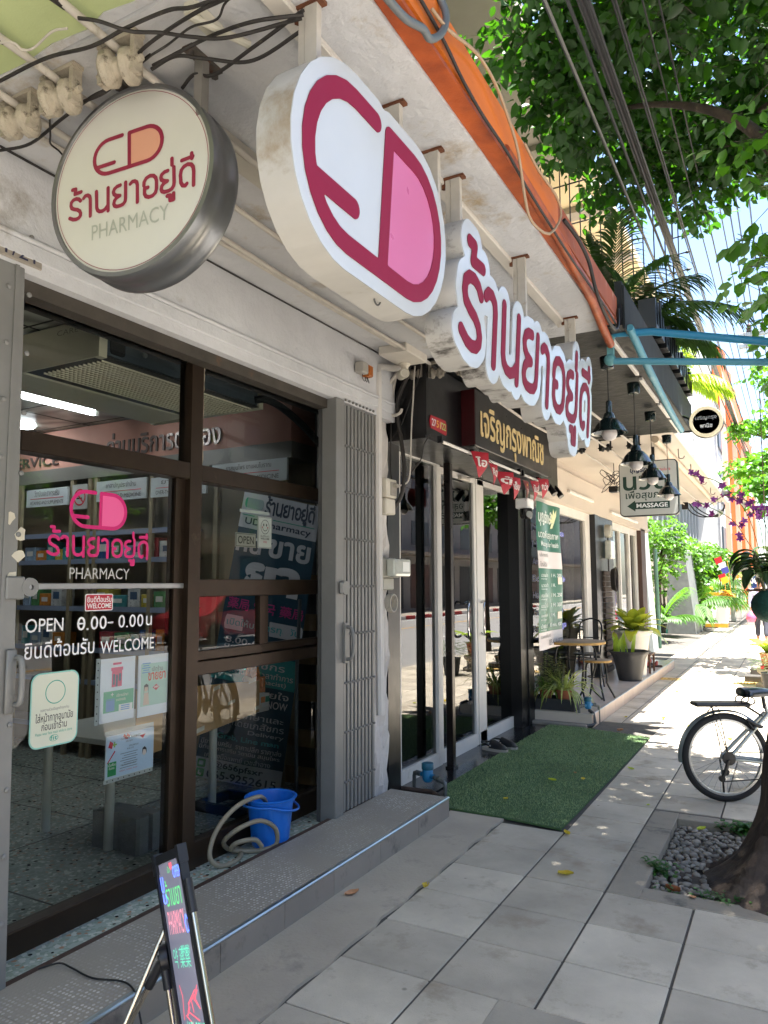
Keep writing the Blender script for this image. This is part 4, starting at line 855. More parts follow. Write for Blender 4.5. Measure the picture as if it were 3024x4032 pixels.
# notices in plastic sleeves inside the glass
def sleeve(name, lab, y0, y1, z0, z1, holes):
    e = E(name, lab, 'notice', (GX-.01, (y0+y1)/2, z0)); G().bx(GX-.016, GX-.010, y0, y1, z0, z1).obj('sheet', paper, e)
    g = G()
    if holes == 'l': g.bx(GX-.0165, GX-.0155, y0-.022, y0, z0-.004, z1+.004)
    elif holes == 'r': g.bx(GX-.0165, GX-.0155, y1, y1+.022, z0-.004, z1+.004)
    else: g.bx(GX-.0165, GX-.0155, y0-.004, y1+.003, z0-.02, z0).bx(GX-.0165, GX-.0155, y0-.004, y1+.003, z1, z1+.022)
    g.obj('sleeve_strip', M('clear_sleeve', 'b9c0c0', .2, coat=.5), e)
    g = G()
    for k in range(9):
        t = (k+.5)/9
        if holes == 'b': g.loops([circ(y0+(y1-y0)*t, z0-.010, .0035, 8)], px(GX-.0145), 0)
        else: g.loops([circ((y0-.011) if holes == 'l' else (y1+.011), z0+(z1-z0)*t, .0035, 8)], px(GX-.0145), 0)
    g.obj('punch_holes', ink, e); return e
fs2 = px(GX-.0095)
def rect(g, u0, u1, v0, v1, d=.0004): return g.loops([[(u0, v0), (u1, v0), (u1, v1), (u0, v1)]], fs2, d)
y0, y1, z0, z1 = gy(2.325), gy(2.524), gz(.934), gz(1.219)
e = sleeve('shop_notice', 'left paper notice with pink shopfront drawing and green panel, in plastic sleeve', y0, y1, z0, z1, 'l')
g = rect(rect(rect(G(), y0+.065, y0+.125, z0+.16, z0+.235), y0+.06, y0+.13, z0+.235, z0+.25), y0+.07, y0+.12, z0+.262, z0+.272); g.obj('pink_shopfront', M('pink_print', 'e0507a', .6), e)
g = rect(rect(rect(G(), y0+.071, y0+.083, z0+.17, z0+.22, .0008), y0+.105, y0+.119, z0+.185, z0+.22, .0008), y0+.088, y0+.1, z0+.16, z0+.215, .0008); g.obj('shopfront_openings', M('slate_print', '4a6078', .6), e)
rect(G(), y0+.02, y1-.006, z0+.045, z0+.142).obj('green_panel', M('green_print', '58b48c', .6), e)
g = rect(rect(rect(G(), y0+.068, y0+.072, z0+.118, z0+.134, .0008), y0+.062, y0+.078, z0+.124, z0+.128, .0009), y0+.11, y1-.012, z0+.04, z0+.075, .0008)
text(g, 'บริการปรึกษา', y0+.095, y0+.165, z0+.112, z0+.128, fs2, .0008); text(g, 'ยาจากเภสัช', y0+.095, y0+.150, z0+.092, z0+.106, fs2, .0008); g.obj('white_lettering', vw, e)
g = rect(rect(G(), y0+.035, y0+.085, z0+.05, z0+.10, .0009), y0+.035, y0+.085, z0+.102, z0+.107, .0009)
for k in range(3): rect(g, y0+.122, y1-.03, z0+.047+k*.009, z0+.052+k*.009, .0013)
g.obj('blue_print', M('blue_print', '6f9fd0', .6), e)
y0, y1, z0, z1 = gy(2.546), gy(2.742), gz(.928), gz(1.216)
e = sleeve('shop_notice', 'right paper notice with orange Thai heading and pale green panel, in plastic sleeve', y0, y1, z0, z1, 'r')
rect(G(), y0+.015, y1-.012, z0+.05, z0+.255).obj('pale_green_panel', M('pale_green_print', 'b7d9cd', .6), e)
text(G(), 'ขายยา', y0+.06, y1-.025, z0+.17, z0+.21, fs2, .0008, bold=.03).obj('orange_lettering', M('orange_print', 'd9573a', .6), e)
g = text(G(), 'เปิดร้าน', y0+.085, y1-.045, z0+.215, z0+.24, fs2, .0008, bold=.01); g.obj('grey_lettering', M('grey_ink', '6f6f70', .6), e)
g = G()
for k in range(5): rect(g, y0+.022+.006*(k % 2), y0+.075-.008*(k % 2), z0+.21+k*.011, z0+.215+k*.011, .0008)
g.obj('blue_lines', MC['blue_print'], e)
G().loops([[(y0+.115, z0+.15), (y0+.092, z0+.135), (y0+.115, z0+.118), (y0+.138, z0+.135)]], fs2, .0008).obj('red_lozenge', redp, e)
text(G(), 'OPEN', y0+.100, y0+.131, z0+.131, z0+.141, fs2, .0012, bold=.02).obj('open_lettering', vw, e)
g = G().loops([circ(y0+.05, z0+.135, .013, 20, .016)], fs2, .0008).loops([[(y0+.032, z0+.055), (y0+.072, z0+.055), (y0+.065, z0+.115), (y0+.038, z0+.115)]], fs2, .0007); g.obj('person_drawing', M('skin_print', 'd8bfae', .6), e)
G().loops([[(y0+.034, z0+.10), (y0+.036, z0+.15), (y0+.05, z0+.158), (y0+.064, z0+.15), (y0+.066, z0+.10), (y0+.06, z0+.142), (y0+.04, z0+.142)]], fs2, .0012).obj('hair_drawing', M('dark_print', '3a3236', .6), e)
y0, y1, z0, z1 = gy(2.368), gy(2.652), gz(.682), gz(.872)
e = sleeve('opening_notice', 'landscape pale blue notice headed UD PHARMACY, below the two upright notices', y0, y1, z0, z1, 'b')
rect(G(), y0+.002, y1-.002, z0+.002, z1-.002, .0002).obj('blue_ground', M('pale_blue_print', 'c2d8ee', .6), e)
g = text(G(), 'UD PHARMACY', y0+.125, y0+.205, z1-.03, z1-.018, fs2, .0006, bold=.02); text(g, 'OPEN NEW!!', y0+.115, y0+.158, z1-.045, z1-.037, fs2, .0006); text(g, 'OPEN EVERYDAY', y0+.135, y0+.195, z1-.068, z1-.060, fs2, .0006, bold=.01); text(g, '8.00-0.00', y0+.125, y0+.165, z1-.079, z1-.072, fs2, .0006)
for k in range(7): rect(g, y0+.085+.01*(k % 3), y0+.19-.008*(k % 2), z0+.035+k*.011, z0+.0375+k*.011, .0006)
text(g, 'KEEP CARE KEEP YOUR HEALTHY', y0+.088, y0+.188, z0+.047, z0+.053, fs2, .0009, bold=.01)
text(g, 'ร้านยาอยู่ดี', y0+.085, y0+.12, z1-.032, z1-.018, fs2, .0006); g.obj('lettering', M('grey_ink', '6f6f70', .6), e)
g = rect(G(), y0+.012, y0+.062, z0+.012, z0+.075, .0006); g.obj('green_block', M('leaf_green_print', '2f9a5a', .6), e)
g = text(G(), 'เป็นเพื่อน', y0+.015, y0+.058, z0+.057, z0+.072, fs2, .001, bold=.01); text(g, 'กันเถอะ', y0+.019, y0+.052, z0+.042, z0+.055, fs2, .001, bold=.01); g.obj('block_lettering', vw, e)
g = G()
for (a, b), k in (((.012, .165), 0), ((.098, .18), 1), ((.105, .172), 1), ((.118, .18), 1)):
    g.loops([[(y0+a, z0+b), (y0+a+.02, z0+b-.008), (y0+a+.024, z0+b), (y0+a+.006, z0+b+.012)] if k else [(y0+a, z0+b-.02), (y0+a+.022, z0+b-.03), (y0+a+.03, z0+b-.005), (y0+a+.01, z0+b+.008)]], fs2, .0006)
g.loops([[(y0+.008, z0+.075), (y0+.011, z0+.07), (y0+.055, z0+.12), (y0+.05, z0+.125)], [(y0+.2, z0+.168), (y0+.222, z0+.152), (y0+.238, z0+.172)]][:1], fs2, .0006).loops([[(y0+.2, z0+.168), (y0+.222, z0+.152), (y0+.238, z0+.172)]], fs2, .0006)
text(g, 'TUESDAY - SUNDAY, TEL 065', y0+.078, y0+.19, z0+.02, z0+.027, fs2, .0006); g.obj('red_print_marks', redp, e)
g = G().loops([[(y0+.045, z0+.140), (y0+.053, z0+.140), (y0+.053, z0+.148), (y0+.062, z0+.148), (y0+.062, z0+.156), (y0+.053, z0+.156), (y0+.053, z0+.165), (y0+.045, z0+.165), (y0+.045, z0+.156), (y0+.037, z0+.156), (y0+.037, z0+.148), (y0+.045, z0+.148)]], fs2, .0006); g.obj('green_cross', M('lime_print', '7fae4a', .6), e)
g = G().loops([circ(y0+.232, z0+.085, .012, 16, .016)], fs2, .001); g.obj('face_drawing', M('pale_skin_print', 'ead9cf', .6), e)
G().loops([[(y0+.217, z0+.075), (y0+.22, z0+.105), (y0+.234, z0+.112), (y0+.246, z0+.1), (y0+.247, z0+.075), (y0+.24, z0+.095), (y0+.226, z0+.098)]], fs2, .0014).obj('hair_drawing', MC['dark_print'], e)
# signs on the right hand pane
e = E('open_sign', 'small silver grey sign reading OPEN stuck inside the right window', 'sign', (GX, gy(3.315), gz(1.766)))
y0, y1, z0, z1 = gy(3.226), gy(3.407), gz(1.766), gz(1.847)
G().bx(GX-.014, GX-.008, y0, y1, z0, z1).obj('plate', M('silver_card', 'a9aaa2', .4, metal=.2), e)
g = text(G(), 'OPEN', y0+.02, y1-.02, z0+.02, z1-.018, px(GX-.0075), .0004, bold=.012)
g.loops([[(y0+.004, z0+.004), (y1-.004, z0+.004), (y1-.004, z1-.004), (y0+.004, z1-.004)], [(y0+.007, z0+.007), (y0+.007, z1-.007), (y1-.007, z1-.007), (y1-.007, z0+.007)]], px(GX-.0075), .0004); g.obj('lettering', ink, e)
e = E('smiley_sign', 'upright white welcome card with smiling face, stuck inside the right window', 'sign', (GX, gy(3.49), gz(1.766)))
y0, y1, z0, z1 = gy(3.426), gy(3.556), gz(1.767), gz(1.954)
G().bx(GX-.014, GX-.008, y0, y1, z0, z1).obj('card', M('white_card', 'd9dbd6', .5), e)
f = px(GX-.0075); cy, cz = (y0+y1)/2, z1-.062
g = G().loops([circ(cy, cz, .042, 36, .044), circ(cy, cz, .039, 36, .041)], f, .0004)
g.loops([circ(cy-.014, cz+.012, .005, 12, .009)], f, .0004).loops([circ(cy+.014, cz+.012, .005, 12, .009)], f, .0004)
for o in contour([np.array([(cy+.025*cos(t), cz+.002+.026*sin(t)) for t in np.linspace(pi*1.1, pi*1.9, 14)])], .0018, .0008): g.loops(o, f, .0004)
g.loops([[(y0+.003, z0+.003), (y1-.003, z0+.003), (y1-.003, z1-.003), (y0+.003, z1-.003)], [(y0+.005, z0+.005), (y0+.005, z1-.005), (y1-.005, z1-.005), (y1-.005, z0+.005)]], f, .0004)
text(g, 'WELCOME', y0+.025, y1-.025, z0+.052, z0+.064, f, .0004, bold=.02); text(g, 'ยินดีต้อนรับ', y0+.025, y1-.025, z0+.068, z0+.082, f, .0004); g.obj('print', ink, e)
g = text(G(), '欢迎', y0+.05, y1-.05, z0+.032, z0+.046, f, .0004, bold=.01).loops([circ(cy-.026, cz-.002, .005, 8)], f, .0004).loops([circ(cy+.026, cz-.002, .005, 8)], f, .0004); g.obj('red_print', redp, e)
G().bx(GX-.018, GX-.0145, gy(3.267), gy(3.541), gz(1.968), gz(1.985)).obj('sleeve_strip', M('white_strip', 'c9ccc6', .5), label='white perforated plastic strip taped above the OPEN sign', cat='strip')
# ================================================================ PHARMACY INTERIOR
ac = E('air_conditioner', 'large ceiling hung air conditioner behind the upper pharmacy windows, grey back to the street', 'air conditioner', (-3.4, 3.2, 2.74))
G().bx(-4.1, -3.085, 2.548, 2.56, 2.738, 2.955).bx(-3.13, -3.085, 2.56, 2.60, 2.738, 2.955).bx(-4.1, -3.085, 3.87, 3.912, 2.738, 2.955).bx(-4.1, -3.7, 2.56, 3.87, 2.738, 2.955, ch=.02).obj('casing', M('cream_casing', 'cdc7ae', .5, var=.06), ac)
G().bx(-3.70, -3.10, 2.60, 3.87, 2.76, 2.95).obj('back_panel', M('galvanised_grey', '59636a', .45, metal=.4, var=.15), ac)
g = G().bx(-3.72, -3.09, 2.56, 3.9, 2.744, 2.75)
g.m(1)
for i in range(44): g.bx(-3.62, -3.15, 2.64+i*.0275, 2.648+i*.0275, 2.736, 2.744)
for i in range(14): g.bx(-3.62+i*.036, -3.613+i*.036, 2.62, 3.86, 2.734, 2.744)
g.obj('intake_grille', [M('grille_dark', '3b3c3a', .7), MC['cream_casing']], ac)
G().rr(2.63, 2.73, 2.775, 2.885, .02, px(-3.10), .0, .004).obj('outlet_hole', M('hole_black', '101314', .8), ac)
g = G(); g.loops([circ(2.87, 2.83, .016, 16)], px(-3.1), 0, .006).loops([circ(2.80, 2.905, .015, 16)], px(-3.1), 0, .004).loops([circ(2.95, 2.87, .02, 16), circ(2.95, 2.87, .017, 16)], px(-3.1), 0, .004); g.obj('fittings', M('bright_screw', 'a8adad', .3, metal=.8), ac)
g = text(G(), 'CARE', -3.42, -3.25, 2.895, 2.925, lambda u, v, d: V((u, 2.5475-d, v)), .0005); g.obj('faded_marking', M('faded_print', '8f8a78', .7), ac)
tag(G().tube(bez([(-3.1, 3.84, 2.79), (-3.05, 3.90, 2.80), (-3.0, 4.02, 2.76), (-2.95, 4.2, 2.66), (-2.92, 4.36, 2.56), (-2.92, 4.5, 2.52)], 24), .026, 10).obj('drain_hose', M('black_foam', '15181a', .8), smooth=50), 'black insulated drain hose sloping from the air conditioner to the right wall', 'hose')
fl = E('tube_light', 'lit fluorescent tube on the pharmacy ceiling seen through the upper left pane', 'lamp', (-4.8, 3.3, 2.9))
G().bx(-4.84, -4.76, 2.6, 4.0, 2.945, 2.969, ch=.006).bx(-4.82, -4.78, 3.935, 3.97, 2.90, 2.945).bx(-4.82, -4.78, 2.6, 2.64, 2.90, 2.945).obj('batten', vw, fl)
G().cyl((-4.8, 2.64, 2.915), (-4.8, 3.935, 2.915), .016, n=12).obj('tube', M('lit_tube', 'f4fbff', .4, emit=6), fl, smooth=50)
e = E('ceiling_lamp', 'small lit round ceiling lamp deep inside the pharmacy at the left', 'lamp', (-5.88, 4.07, 2.94))
G().lathe([(0, 0), (.09, .0), (.11, .02), (0, .02)], (-5.88, 4.07, 2.945), 'z', 24).obj('diffuser', MC['lit_tube'], e)
# right hand shelving wall
sh = E('shelving', 'grey pharmacy shelving wall with pale blue edged shelves along the right side of the shop', 'shelving', (-5, 4.5, .1))
mat_shf = M('shelf_grey', '4d5156', .5, var=.08); mat_edge = M('pale_blue_edge', '7f8ca4', .5)
g = G()
for x in (-7.0, -6.3, -5.58, -5.35, -5.27, -4.6, -4.3, -3.9, -3.25): g.bx(x-.02, x+.02, 4.37, 4.40, .1, 2.489)
g.bx(-7.2, -3.19, 4.66, 4.695, .1, 2.489); g.obj('frame', M('beige_upright', '8d8168', .6), sh)
shz = (.35, .75, 1.02, 1.37, 1.78, 2.02)
for z in shz: G().bx(-7.1, -4.3, 4.38, 4.66, z-.018, z).obj('shelf', mat_shf, sh)
for z in shz: G().bx(-7.1, -4.3, 4.372, 4.379, z-.04, z+.002).obj('price_rail', mat_edge, sh)
fw_ = lambda u, v, d: V((u, 4.36-d, v))
for (a, b, c0, c1, t1, t2, lab) in ((-6.17, -5.60, 2.27, 2.43, 'วิตามินและอาหารเสริม', 'VITAMINS AND SUPPLEMENTS', 'white category board for vitamins and supplements above the shelves'), (-5.23, -4.63, 2.27, 2.445, 'ยาสามัญประจำบ้าน', 'HOUSEHOLD MEDICINE', 'white category board for household medicine above the shelves'), (-4.58, -3.98, 2.27, 2.43, 'ยาสามัญ', 'OVER-THE-COUNTER DRUGS', 'white category board for over the counter drugs above the shelves'), (-3.92, -3.20, 2.32, 2.485, 'ยาสมุนไพร/ยาแผนโบราณ', 'TRADITIONAL MEDICINE', 'white category board for traditional medicine behind the right window')):
    e = E('category_board', lab, 'sign', ((a+b)/2, 4.36, c0), 'category boards over the shelves')
    G().bx(a, b, 4.345, 4.365, c0, c1).obj('board', M('lightbox_white', 'b9bfc2', .5), e)
    fb = lambda u, v, d: V((u, 4.343-d, v)); h = c1-c0; w = b-a
    g = text(G(), t1, a+.2*w, b-.2*w, c0+.58*h, c1-.1*h, fb, .0005); text(g, t2, a+.1*w, b-.1*w, c0+.12*h, c0+.32*h, fb, .0005); g.obj('lettering', M('brown_ink', '4a3c3a', .6), e)
    G().bx(a+.1*w, b-.1*w, 4.3425, 4.3445, c0+.44*h, c0+.47*h).obj('red_rule', redp, e)
g = text(G(), 'ด่านบริการตนเอง', -5.15, -3.86, 2.655, 2.86, lambda u, v, d: V((u, 4.378-d, v)), .001, bold=.01, th=.012); text(g, 'SELF SERVICE', -6.9, -5.78, 2.65, 2.74, lambda u, v, d: V((u, 4.378-d, v)), .001, th=.012); g.obj('pelmet_lettering', M('brushed_letters', '6d6360', .35, metal=.6), label='raised metal Thai and SELF SERVICE lettering on the pink pelmet', cat='lettering')
e = E('no_smoking_notice', 'white no smoking notice behind the logo decal, red barred circle', 'notice', (-5.45, 4.36, 2.22))
G().bx(-5.55, -5.355, 4.352, 4.358, 2.22, 2.44).obj('sheet', M('notice_white', 'a9aaa6', .6), e)
fb = lambda u, v, d: V((u, 4.351-d, v))
g = G().loops([circ(-5.45, 2.325, .075, 32), circ(-5.45, 2.325, .062, 32)], fb, .0005).loops([[(-5.507, 2.373), (-5.498, 2.382), (-5.393, 2.277), (-5.402, 2.268)]], fb, .001); g.obj('barred_circle', redp, e)
G().loops([[(-5.49, 2.31), (-5.42, 2.31), (-5.42, 2.322), (-5.49, 2.322)]], fb, .0008).obj('cigarette', ink, e)
cols = [('orange', 'd9892a'), ('white', 'd3d6d6'), ('blue', '2f5fa0'), ('green', '4f9a5a'), ('teal', '3f9aa0'), ('yellow', 'd8c24a'), ('red', 'b8303a'), ('pale blue', '9fb9d6')]
rp_ = random.Random(21); k = 0; shn = ('lowest', 'second', 'third', 'fourth', 'fifth', 'top')
for si in (2, 3, 4):
    x = -6.25; prev = None; cnt = {}
    while x < -4.45:
        w = rp_.uniform(.10, .22); h = rp_.uniform(.09, .2)
        if not (-5.62 < x+w/2 < -5.25):
            c = rp_.choice([q for q in cols if q[0] != prev]); prev = c[0]; cnt[c[0]] = cnt.get(c[0], 0)+1
            o = E('medicine_box', '%s medicine box on the %s shelf, number %d of its colour from the left' % (c[0], shn[si], cnt[c[0]]), 'box', (x+w/2, 4.5, shz[si]+.001), 'medicine boxes on the shelves')
            G().bx(x, x+w-.015, 4.41, 4.55, shz[si]+.001, shz[si]+h, ch=.003).obj('carton', M('carton_'+c[0].replace(' ', '_'), c[1], .5, var=.45, sc=14, spots=((30, .2, .5),)), o)
            G().bx(x+w*.2, x+w*.7, 4.407, 4.4095, shz[si]+h*.35, shz[si]+h*.7).obj('print', M('carton_print_'+('white' if c[0] != 'white' else 'navy'), 'd8d8d4' if c[0] != 'white' else '34506f', .5), o)
        x += w
# tall blue-green banner leaning on the right wall
tl, tr, br, bl = V((-3.575, 4.335, 2.26)), V((-2.888, 4.335, 2.098)), V((-3.187, 4.29, .115)), V((-4.0, 4.29, .13))
def fban(u, v, d):
    a = tl.lerp(tr, u); b = bl.lerp(br, u); p = b.lerp(a, v); return p+V((0, -.006-d+.012*sin(u*7+v*3)*(1-abs(2*u-1)), 0))
bn = E('shop_banner', 'tall dark teal and white pharmacy banner leaning against the right wall', 'banner', (-3.5, 4.3, .1))
g = G(); n = 24; vs = [fban(i/n, j/n, 0) for i in range(n+1) for j in range(n+1)]; g.add(vs, [(i*(n+1)+j, (i+1)*(n+1)+j, (i+1)*(n+1)+j+1, i*(n+1)+j+1) for i in range(n) for j in range(n)]); g.obj('cloth', M('dark_teal_vinyl', '16475f', .4, var=.15, sc=2), bn, smooth=60)
def patch(u0, u1, v0, v1, d=.004):
    g = G(); n = 12; g.add([fban(u0+(u1-u0)*i/n, v0+(v1-v0)*j/6, d) for i in range(n+1) for j in range(7)], [(i*7+j, (i+1)*7+j, (i+1)*7+j+1, i*7+j+1) for i in range(n) for j in range(6)]); return g
bw = M('banner_white', 'c9cbd6', .4)
g = patch(0, 1, .875, 1); g.add(*(lambda q: (q.v, q.f))(patch(0, 1, .0, .07))); g.obj('white_panel', bw, bn)
patch(.0, 1, .345, .45).obj('teal_panel', M('banner_teal', '2f8f92', .4), bn)
g = G().loops([rrect(.05, 1.0, .52, .57, .02, 6)], fban, .004); g.obj('white_pill', bw, bn)
def cap2(u0, u1, v0, v1, n=20):
    a, b, c = (u0+u1)/2, (v0+v1)/2, (v1-v0)/2; ru = .03
    return [(u1-ru+ru*cos(t), b+c*sin(t)) for t in np.linspace(-pi/2, pi/2, n)]+[(u0+ru+ru*cos(t), b+c*sin(t)) for t in np.linspace(pi/2, 3*pi/2, n)]
G().loops([cap2(.04, .30, .945, .98)], fban, .006).obj('capsule_drawing', M('capsule_grey', '8fa5ad', .4), bn); G().loops([[p for p in cap2(.04, .30, .945, .98) if p[0] < .17]], fban, .008).obj('capsule_teal', teal, bn)
G().loops([[(.03, .918), (.97, .918), (.97, .921), (.03, .921)]], fban, .008).obj('teal_rule', teal, bn)
g = put(G(), contour([np.array(x) for x in TH], .017, .006), fban, .33, .937, .61, .27, d=.006); text(g, 'UD Pharmacy', .08, .93, .882, .912, fban, .006, bold=.02); text(g, '@656pfsxr', .20, .80, .036, .064, fban, .006, bold=.02); text(g, '065-9252615', .16, .95, .004, .032, fban, .006, bold=.02); g.obj('navy_lettering', M('navy_print', '1c3350', .5), bn)
g = text(G(), 'ขาย', .45, .96, .79, .855, fban, .005, bold=.03); text(g, 'ที่นี่', .02, .36, .79, .855, fban, .005, bold=.03); text(g, 'ยา', .2, .88, .655, .765, fban, .005, bold=.05)
for i, (s, a, b, v, h) in enumerate((('ตั้งแต่ 8.00-0.00 น.', .1, .92, .475, .022), ('(ปิดทุกวันอาทิตย์)', .1, .95, .455, .016), ('เภสัชกร', .35, .86, .405, .026), ('ประจำตลอดเวลาทำการ', .15, .97, .375, .022), ('(Pharmacist)', .4, .9, .35, .02), ('ด้วยใจ', .55, .95, .31, .026), ('NOW', .72, .95, .275, .026), ('ให้คำปรึกษาและ', .1, .93, .226, .024), ('แนะนำโดยเภสัชกร', .08, .95, .196, .026), ('ส่งยาถึงหน้าบ้าน Delivery ได้', .06, .96, .17, .02), ('มียาครบครัน (ราคาปลีก,ราคาส่ง)', .03, .96, .118, .02), ('มีทั้งอาหารเสริม วิตามิน สมุนไพร', .02, .95, .096, .02), ('เครื่องมือแพทย์ เวชสำอาง', .10, .86, .073, .02))): text(g, s, a, b, v, v+h, fban, .005, bold=.008)
g.obj('white_lettering', bw, bn)
g = text(G(), 'เปิดให้บริการทุกวัน', .08, .97, .528, .562, fban, .007, bold=.015); text(g, 'Grab, Line man', .2, .92, .142, .164, fban, .006, bold=.03); g.obj('teal_lettering', M('bright_teal_print', '4fb0b8', .5), bn)
g = text(G(), '薬局 약국 藥局', .05, .98, .592, .632, fban, .005, bold=.012); g.obj('pink_lettering', M('pink_cjk_print', 'c83c8c', .5), bn)
for v in (.036, .004): G().loops([rrect(.035, .13, v, v+.028, .008, 4)], fban, .006).obj('contact_icon', M('icon_green', '2f8a50', .5), bn)
G().loops([rrect(.055, .105, .044, .058, .006, 4)], fban, .008).loops([[(.06, .012), (.068, .026), (.076, .025), (.073, .02), (.09, .014), (.098, .018), (.104, .012), (.094, .008)]], fban, .008).obj('icon_glyph', bw, bn)
# table, card, display box
tb = E('side_table', 'white topped table with round tubular legs behind the right window', 'table', (-3.6, 3.65, .1))
G().bx(-4.05, -3.30, 2.93, 4.42, .662, .694, ch=.004).obj('table_top', M('table_white', 'c9cbc3', .4), tb)
for x, y in ((-3.375, 2.965), (-3.375, 3.80), (-3.36, 4.32), (-3.95, 3.0)): G().cyl((x, y, .115), (x, y, .661), .026, n=20).lathe([(.026, 0), (.027, .02), (.025, .022)], (x, y, .1), 'z', 16).obj('leg', M('leg_white', 'ccd0c6', .35), tb, smooth=50)
cb = E('cardboard_sheet', 'brown cardboard sheet taped across the table front behind the window', 'cardboard', (-3.29, 3.6, .6))
g = G().loops([[(3.05, .66), (4.06, .655), (4.06, .66)][:0] or [(3.06, .57), (4.17, .672), (4.17, .885), (3.06, .95)]], px(-3.295), 0, .006); g.obj('sheet', M('cardboard', 'c29a66', .8, var=.1, sc=4), cb)
g = G()
for y, z, w, h in ((3.84, .76, .07, .022), (4.05, .875, .08, .03), (4.12, .685, .08, .025), (3.55, .63, .07, .028), (3.70, .87, .06, .025), (3.4, .72, .06, .025)): g.loops([[(y, z), (y+w, z+.012), (y+w, z+h+.012), (y, z+h)]], px(-3.288), 0)
g.obj('paper_tape', M('masking_tape', 'd8d2c0', .7), cb)
db = E('lozenge_display', 'white counter display box holding orange and green blister packs on the table', 'box', (-3.35, 4.28, .694))
def fsx(u, v, d): return V((-3.30+d, u, v))
g = G().loops([[(4.16, .695), (4.42, .695), (4.42, .78), (4.38, .86), (4.30, .92), (4.16, .95)]], fsx, -.12, -.115); g.bx(-3.42, -3.30, 4.415, 4.42, .695, .78); g.loops([[(4.17, .695), (4.42, .695), (4.42, .77), (4.17, .80)]], fsx, -.004, 0); g.obj('carton', M('display_white', 'd4d8d4', .5), db)
g = text(G(), 'ปราศจากน้ำตาล', 4.30, 4.41, .755, .77, fsx, .001); text(g, 'Sugar Free', 4.31, 4.39, .738, .75, fsx, .001, bold=.02); g.obj('print', teal, db)
for k, (y, z, c, dx) in enumerate(((4.19, .80, 'd97a1c', -.03), (4.24, .84, 'e08a2a', -.02), (4.22, .90, 'cf6f14', -.05), (4.20, .95, 'd97a1c', -.08), (4.33, .82, '2f9a78', -.04), (4.31, .88, '2f9a78', -.06))):
    m = Matrix.Translation(V((-3.31+dx, y, z))) @ Matrix.Rotation(.3*(k % 3-1), 4, 'X')
    g = G().bx(-.006, .0, -.045, .045, -.05, .06, m)
    for i in range(3):
        for j in range(2): g.bx(0, .008, -.036+j*.04, -.004+j*.04, -.042+i*.033, -.016+i*.033, m, ch=.004)
    g.obj('blister_pack', M('blister_'+('green' if k > 3 else 'orange'), c, .35, coat=.3), db)
for a, b, c in ((4.20, 4.245, 'd97a1c'), (4.25, 4.295, '2f9a78')): G().bx(-3.2995, -3.298, a, b, .725, .765).obj('printed_pack', M('printed_'+('orange' if c[0] == 'd' else 'green'), c, .5), db)
G().bx(-3.75, -3.40, 3.75, 4.02, .695, .735, ch=.003).m(1).bx(-3.399, -3.397, 3.80, 3.98, .702, .722).obj('dressing_carton', [M('display_white', 'd4d8d4', .5), teal], label='flat white carton with green print lying on the table behind the card', cat='box')
# wooden shelves at far right, mop pole, step rack
ws_ = E('wooden_shelf', 'narrow shelf unit with pale wooden fronts in the right corner of the pharmacy', 'shelf', (-3.0, 4.55, .1))
G().bx(-3.32, -2.86, 4.655, 4.695, .1, 2.1).obj('back', M('shelf_dark', '2a2f33', .6), ws_)
for z in (.14, .40, .72, .98, 1.22, 1.5): G().bx(-3.30, -2.87, 4.45, 4.654, z, z+.02).bx(-3.30, -2.87, 4.44, 4.449, z, z+.12).obj('shelf', M('pale_wood', '9c8058', .6, var=.25, sc=3, stretch=(1, 1, 6)), ws_)
tag(G().tube([(-2.93, 4.12, .12), (-2.95, 4.14, .45), (-2.98, 4.18, .95), (-3.0, 4.24, 1.45)], .013, 8).obj('mop_pole', M('steel_blue_pole', '6a747d', .4, metal=.5, var=.3), smooth=50), 'grey metal mop pole leaning inside the right window corner', 'pole')
G().bx(-3.45, -3.02, 3.72, 3.75, .10, .16).bx(-3.45, -3.02, 4.02, 4.05, .10, .16).bx(-3.45, -3.42, 3.75, 4.02, .10, .16).bx(-3.05, -3.02, 3.75, 4.02, .10, .16).bx(-3.25, -3.22, 3.75, 4.02, .10, .15).obj('floor_rack', M('black_plastic', '15171a', .5), label='low black rack frame lying on the floor under the table', cat='rack')
# concrete block
g = G(); P = [(-3.50, 2.96), (-3.37, 2.96), (-3.34, 2.995), (-3.30, 2.995), (-3.27, 2.96), (-3.16, 2.96), (-3.145, 2.975), (-3.145, 3.035), (-3.16, 3.05), (-3.25, 3.055), (-3.15, 3.07), (-3.15, 3.14), (-3.27, 3.14), (-3.30, 3.11), (-3.34, 3.11), (-3.37, 3.14), (-3.50, 3.14)]
g.loops([P], lambda u, v, d: V((u, v, .1+d)), 0, .195); g.obj('concrete_block', M('block_concrete', '8b8f8d', .95, var=.2, sc=30, bump=1.5, bsc=90), label='grey concrete block standing on the terrazzo beside a white table leg', cat='block')
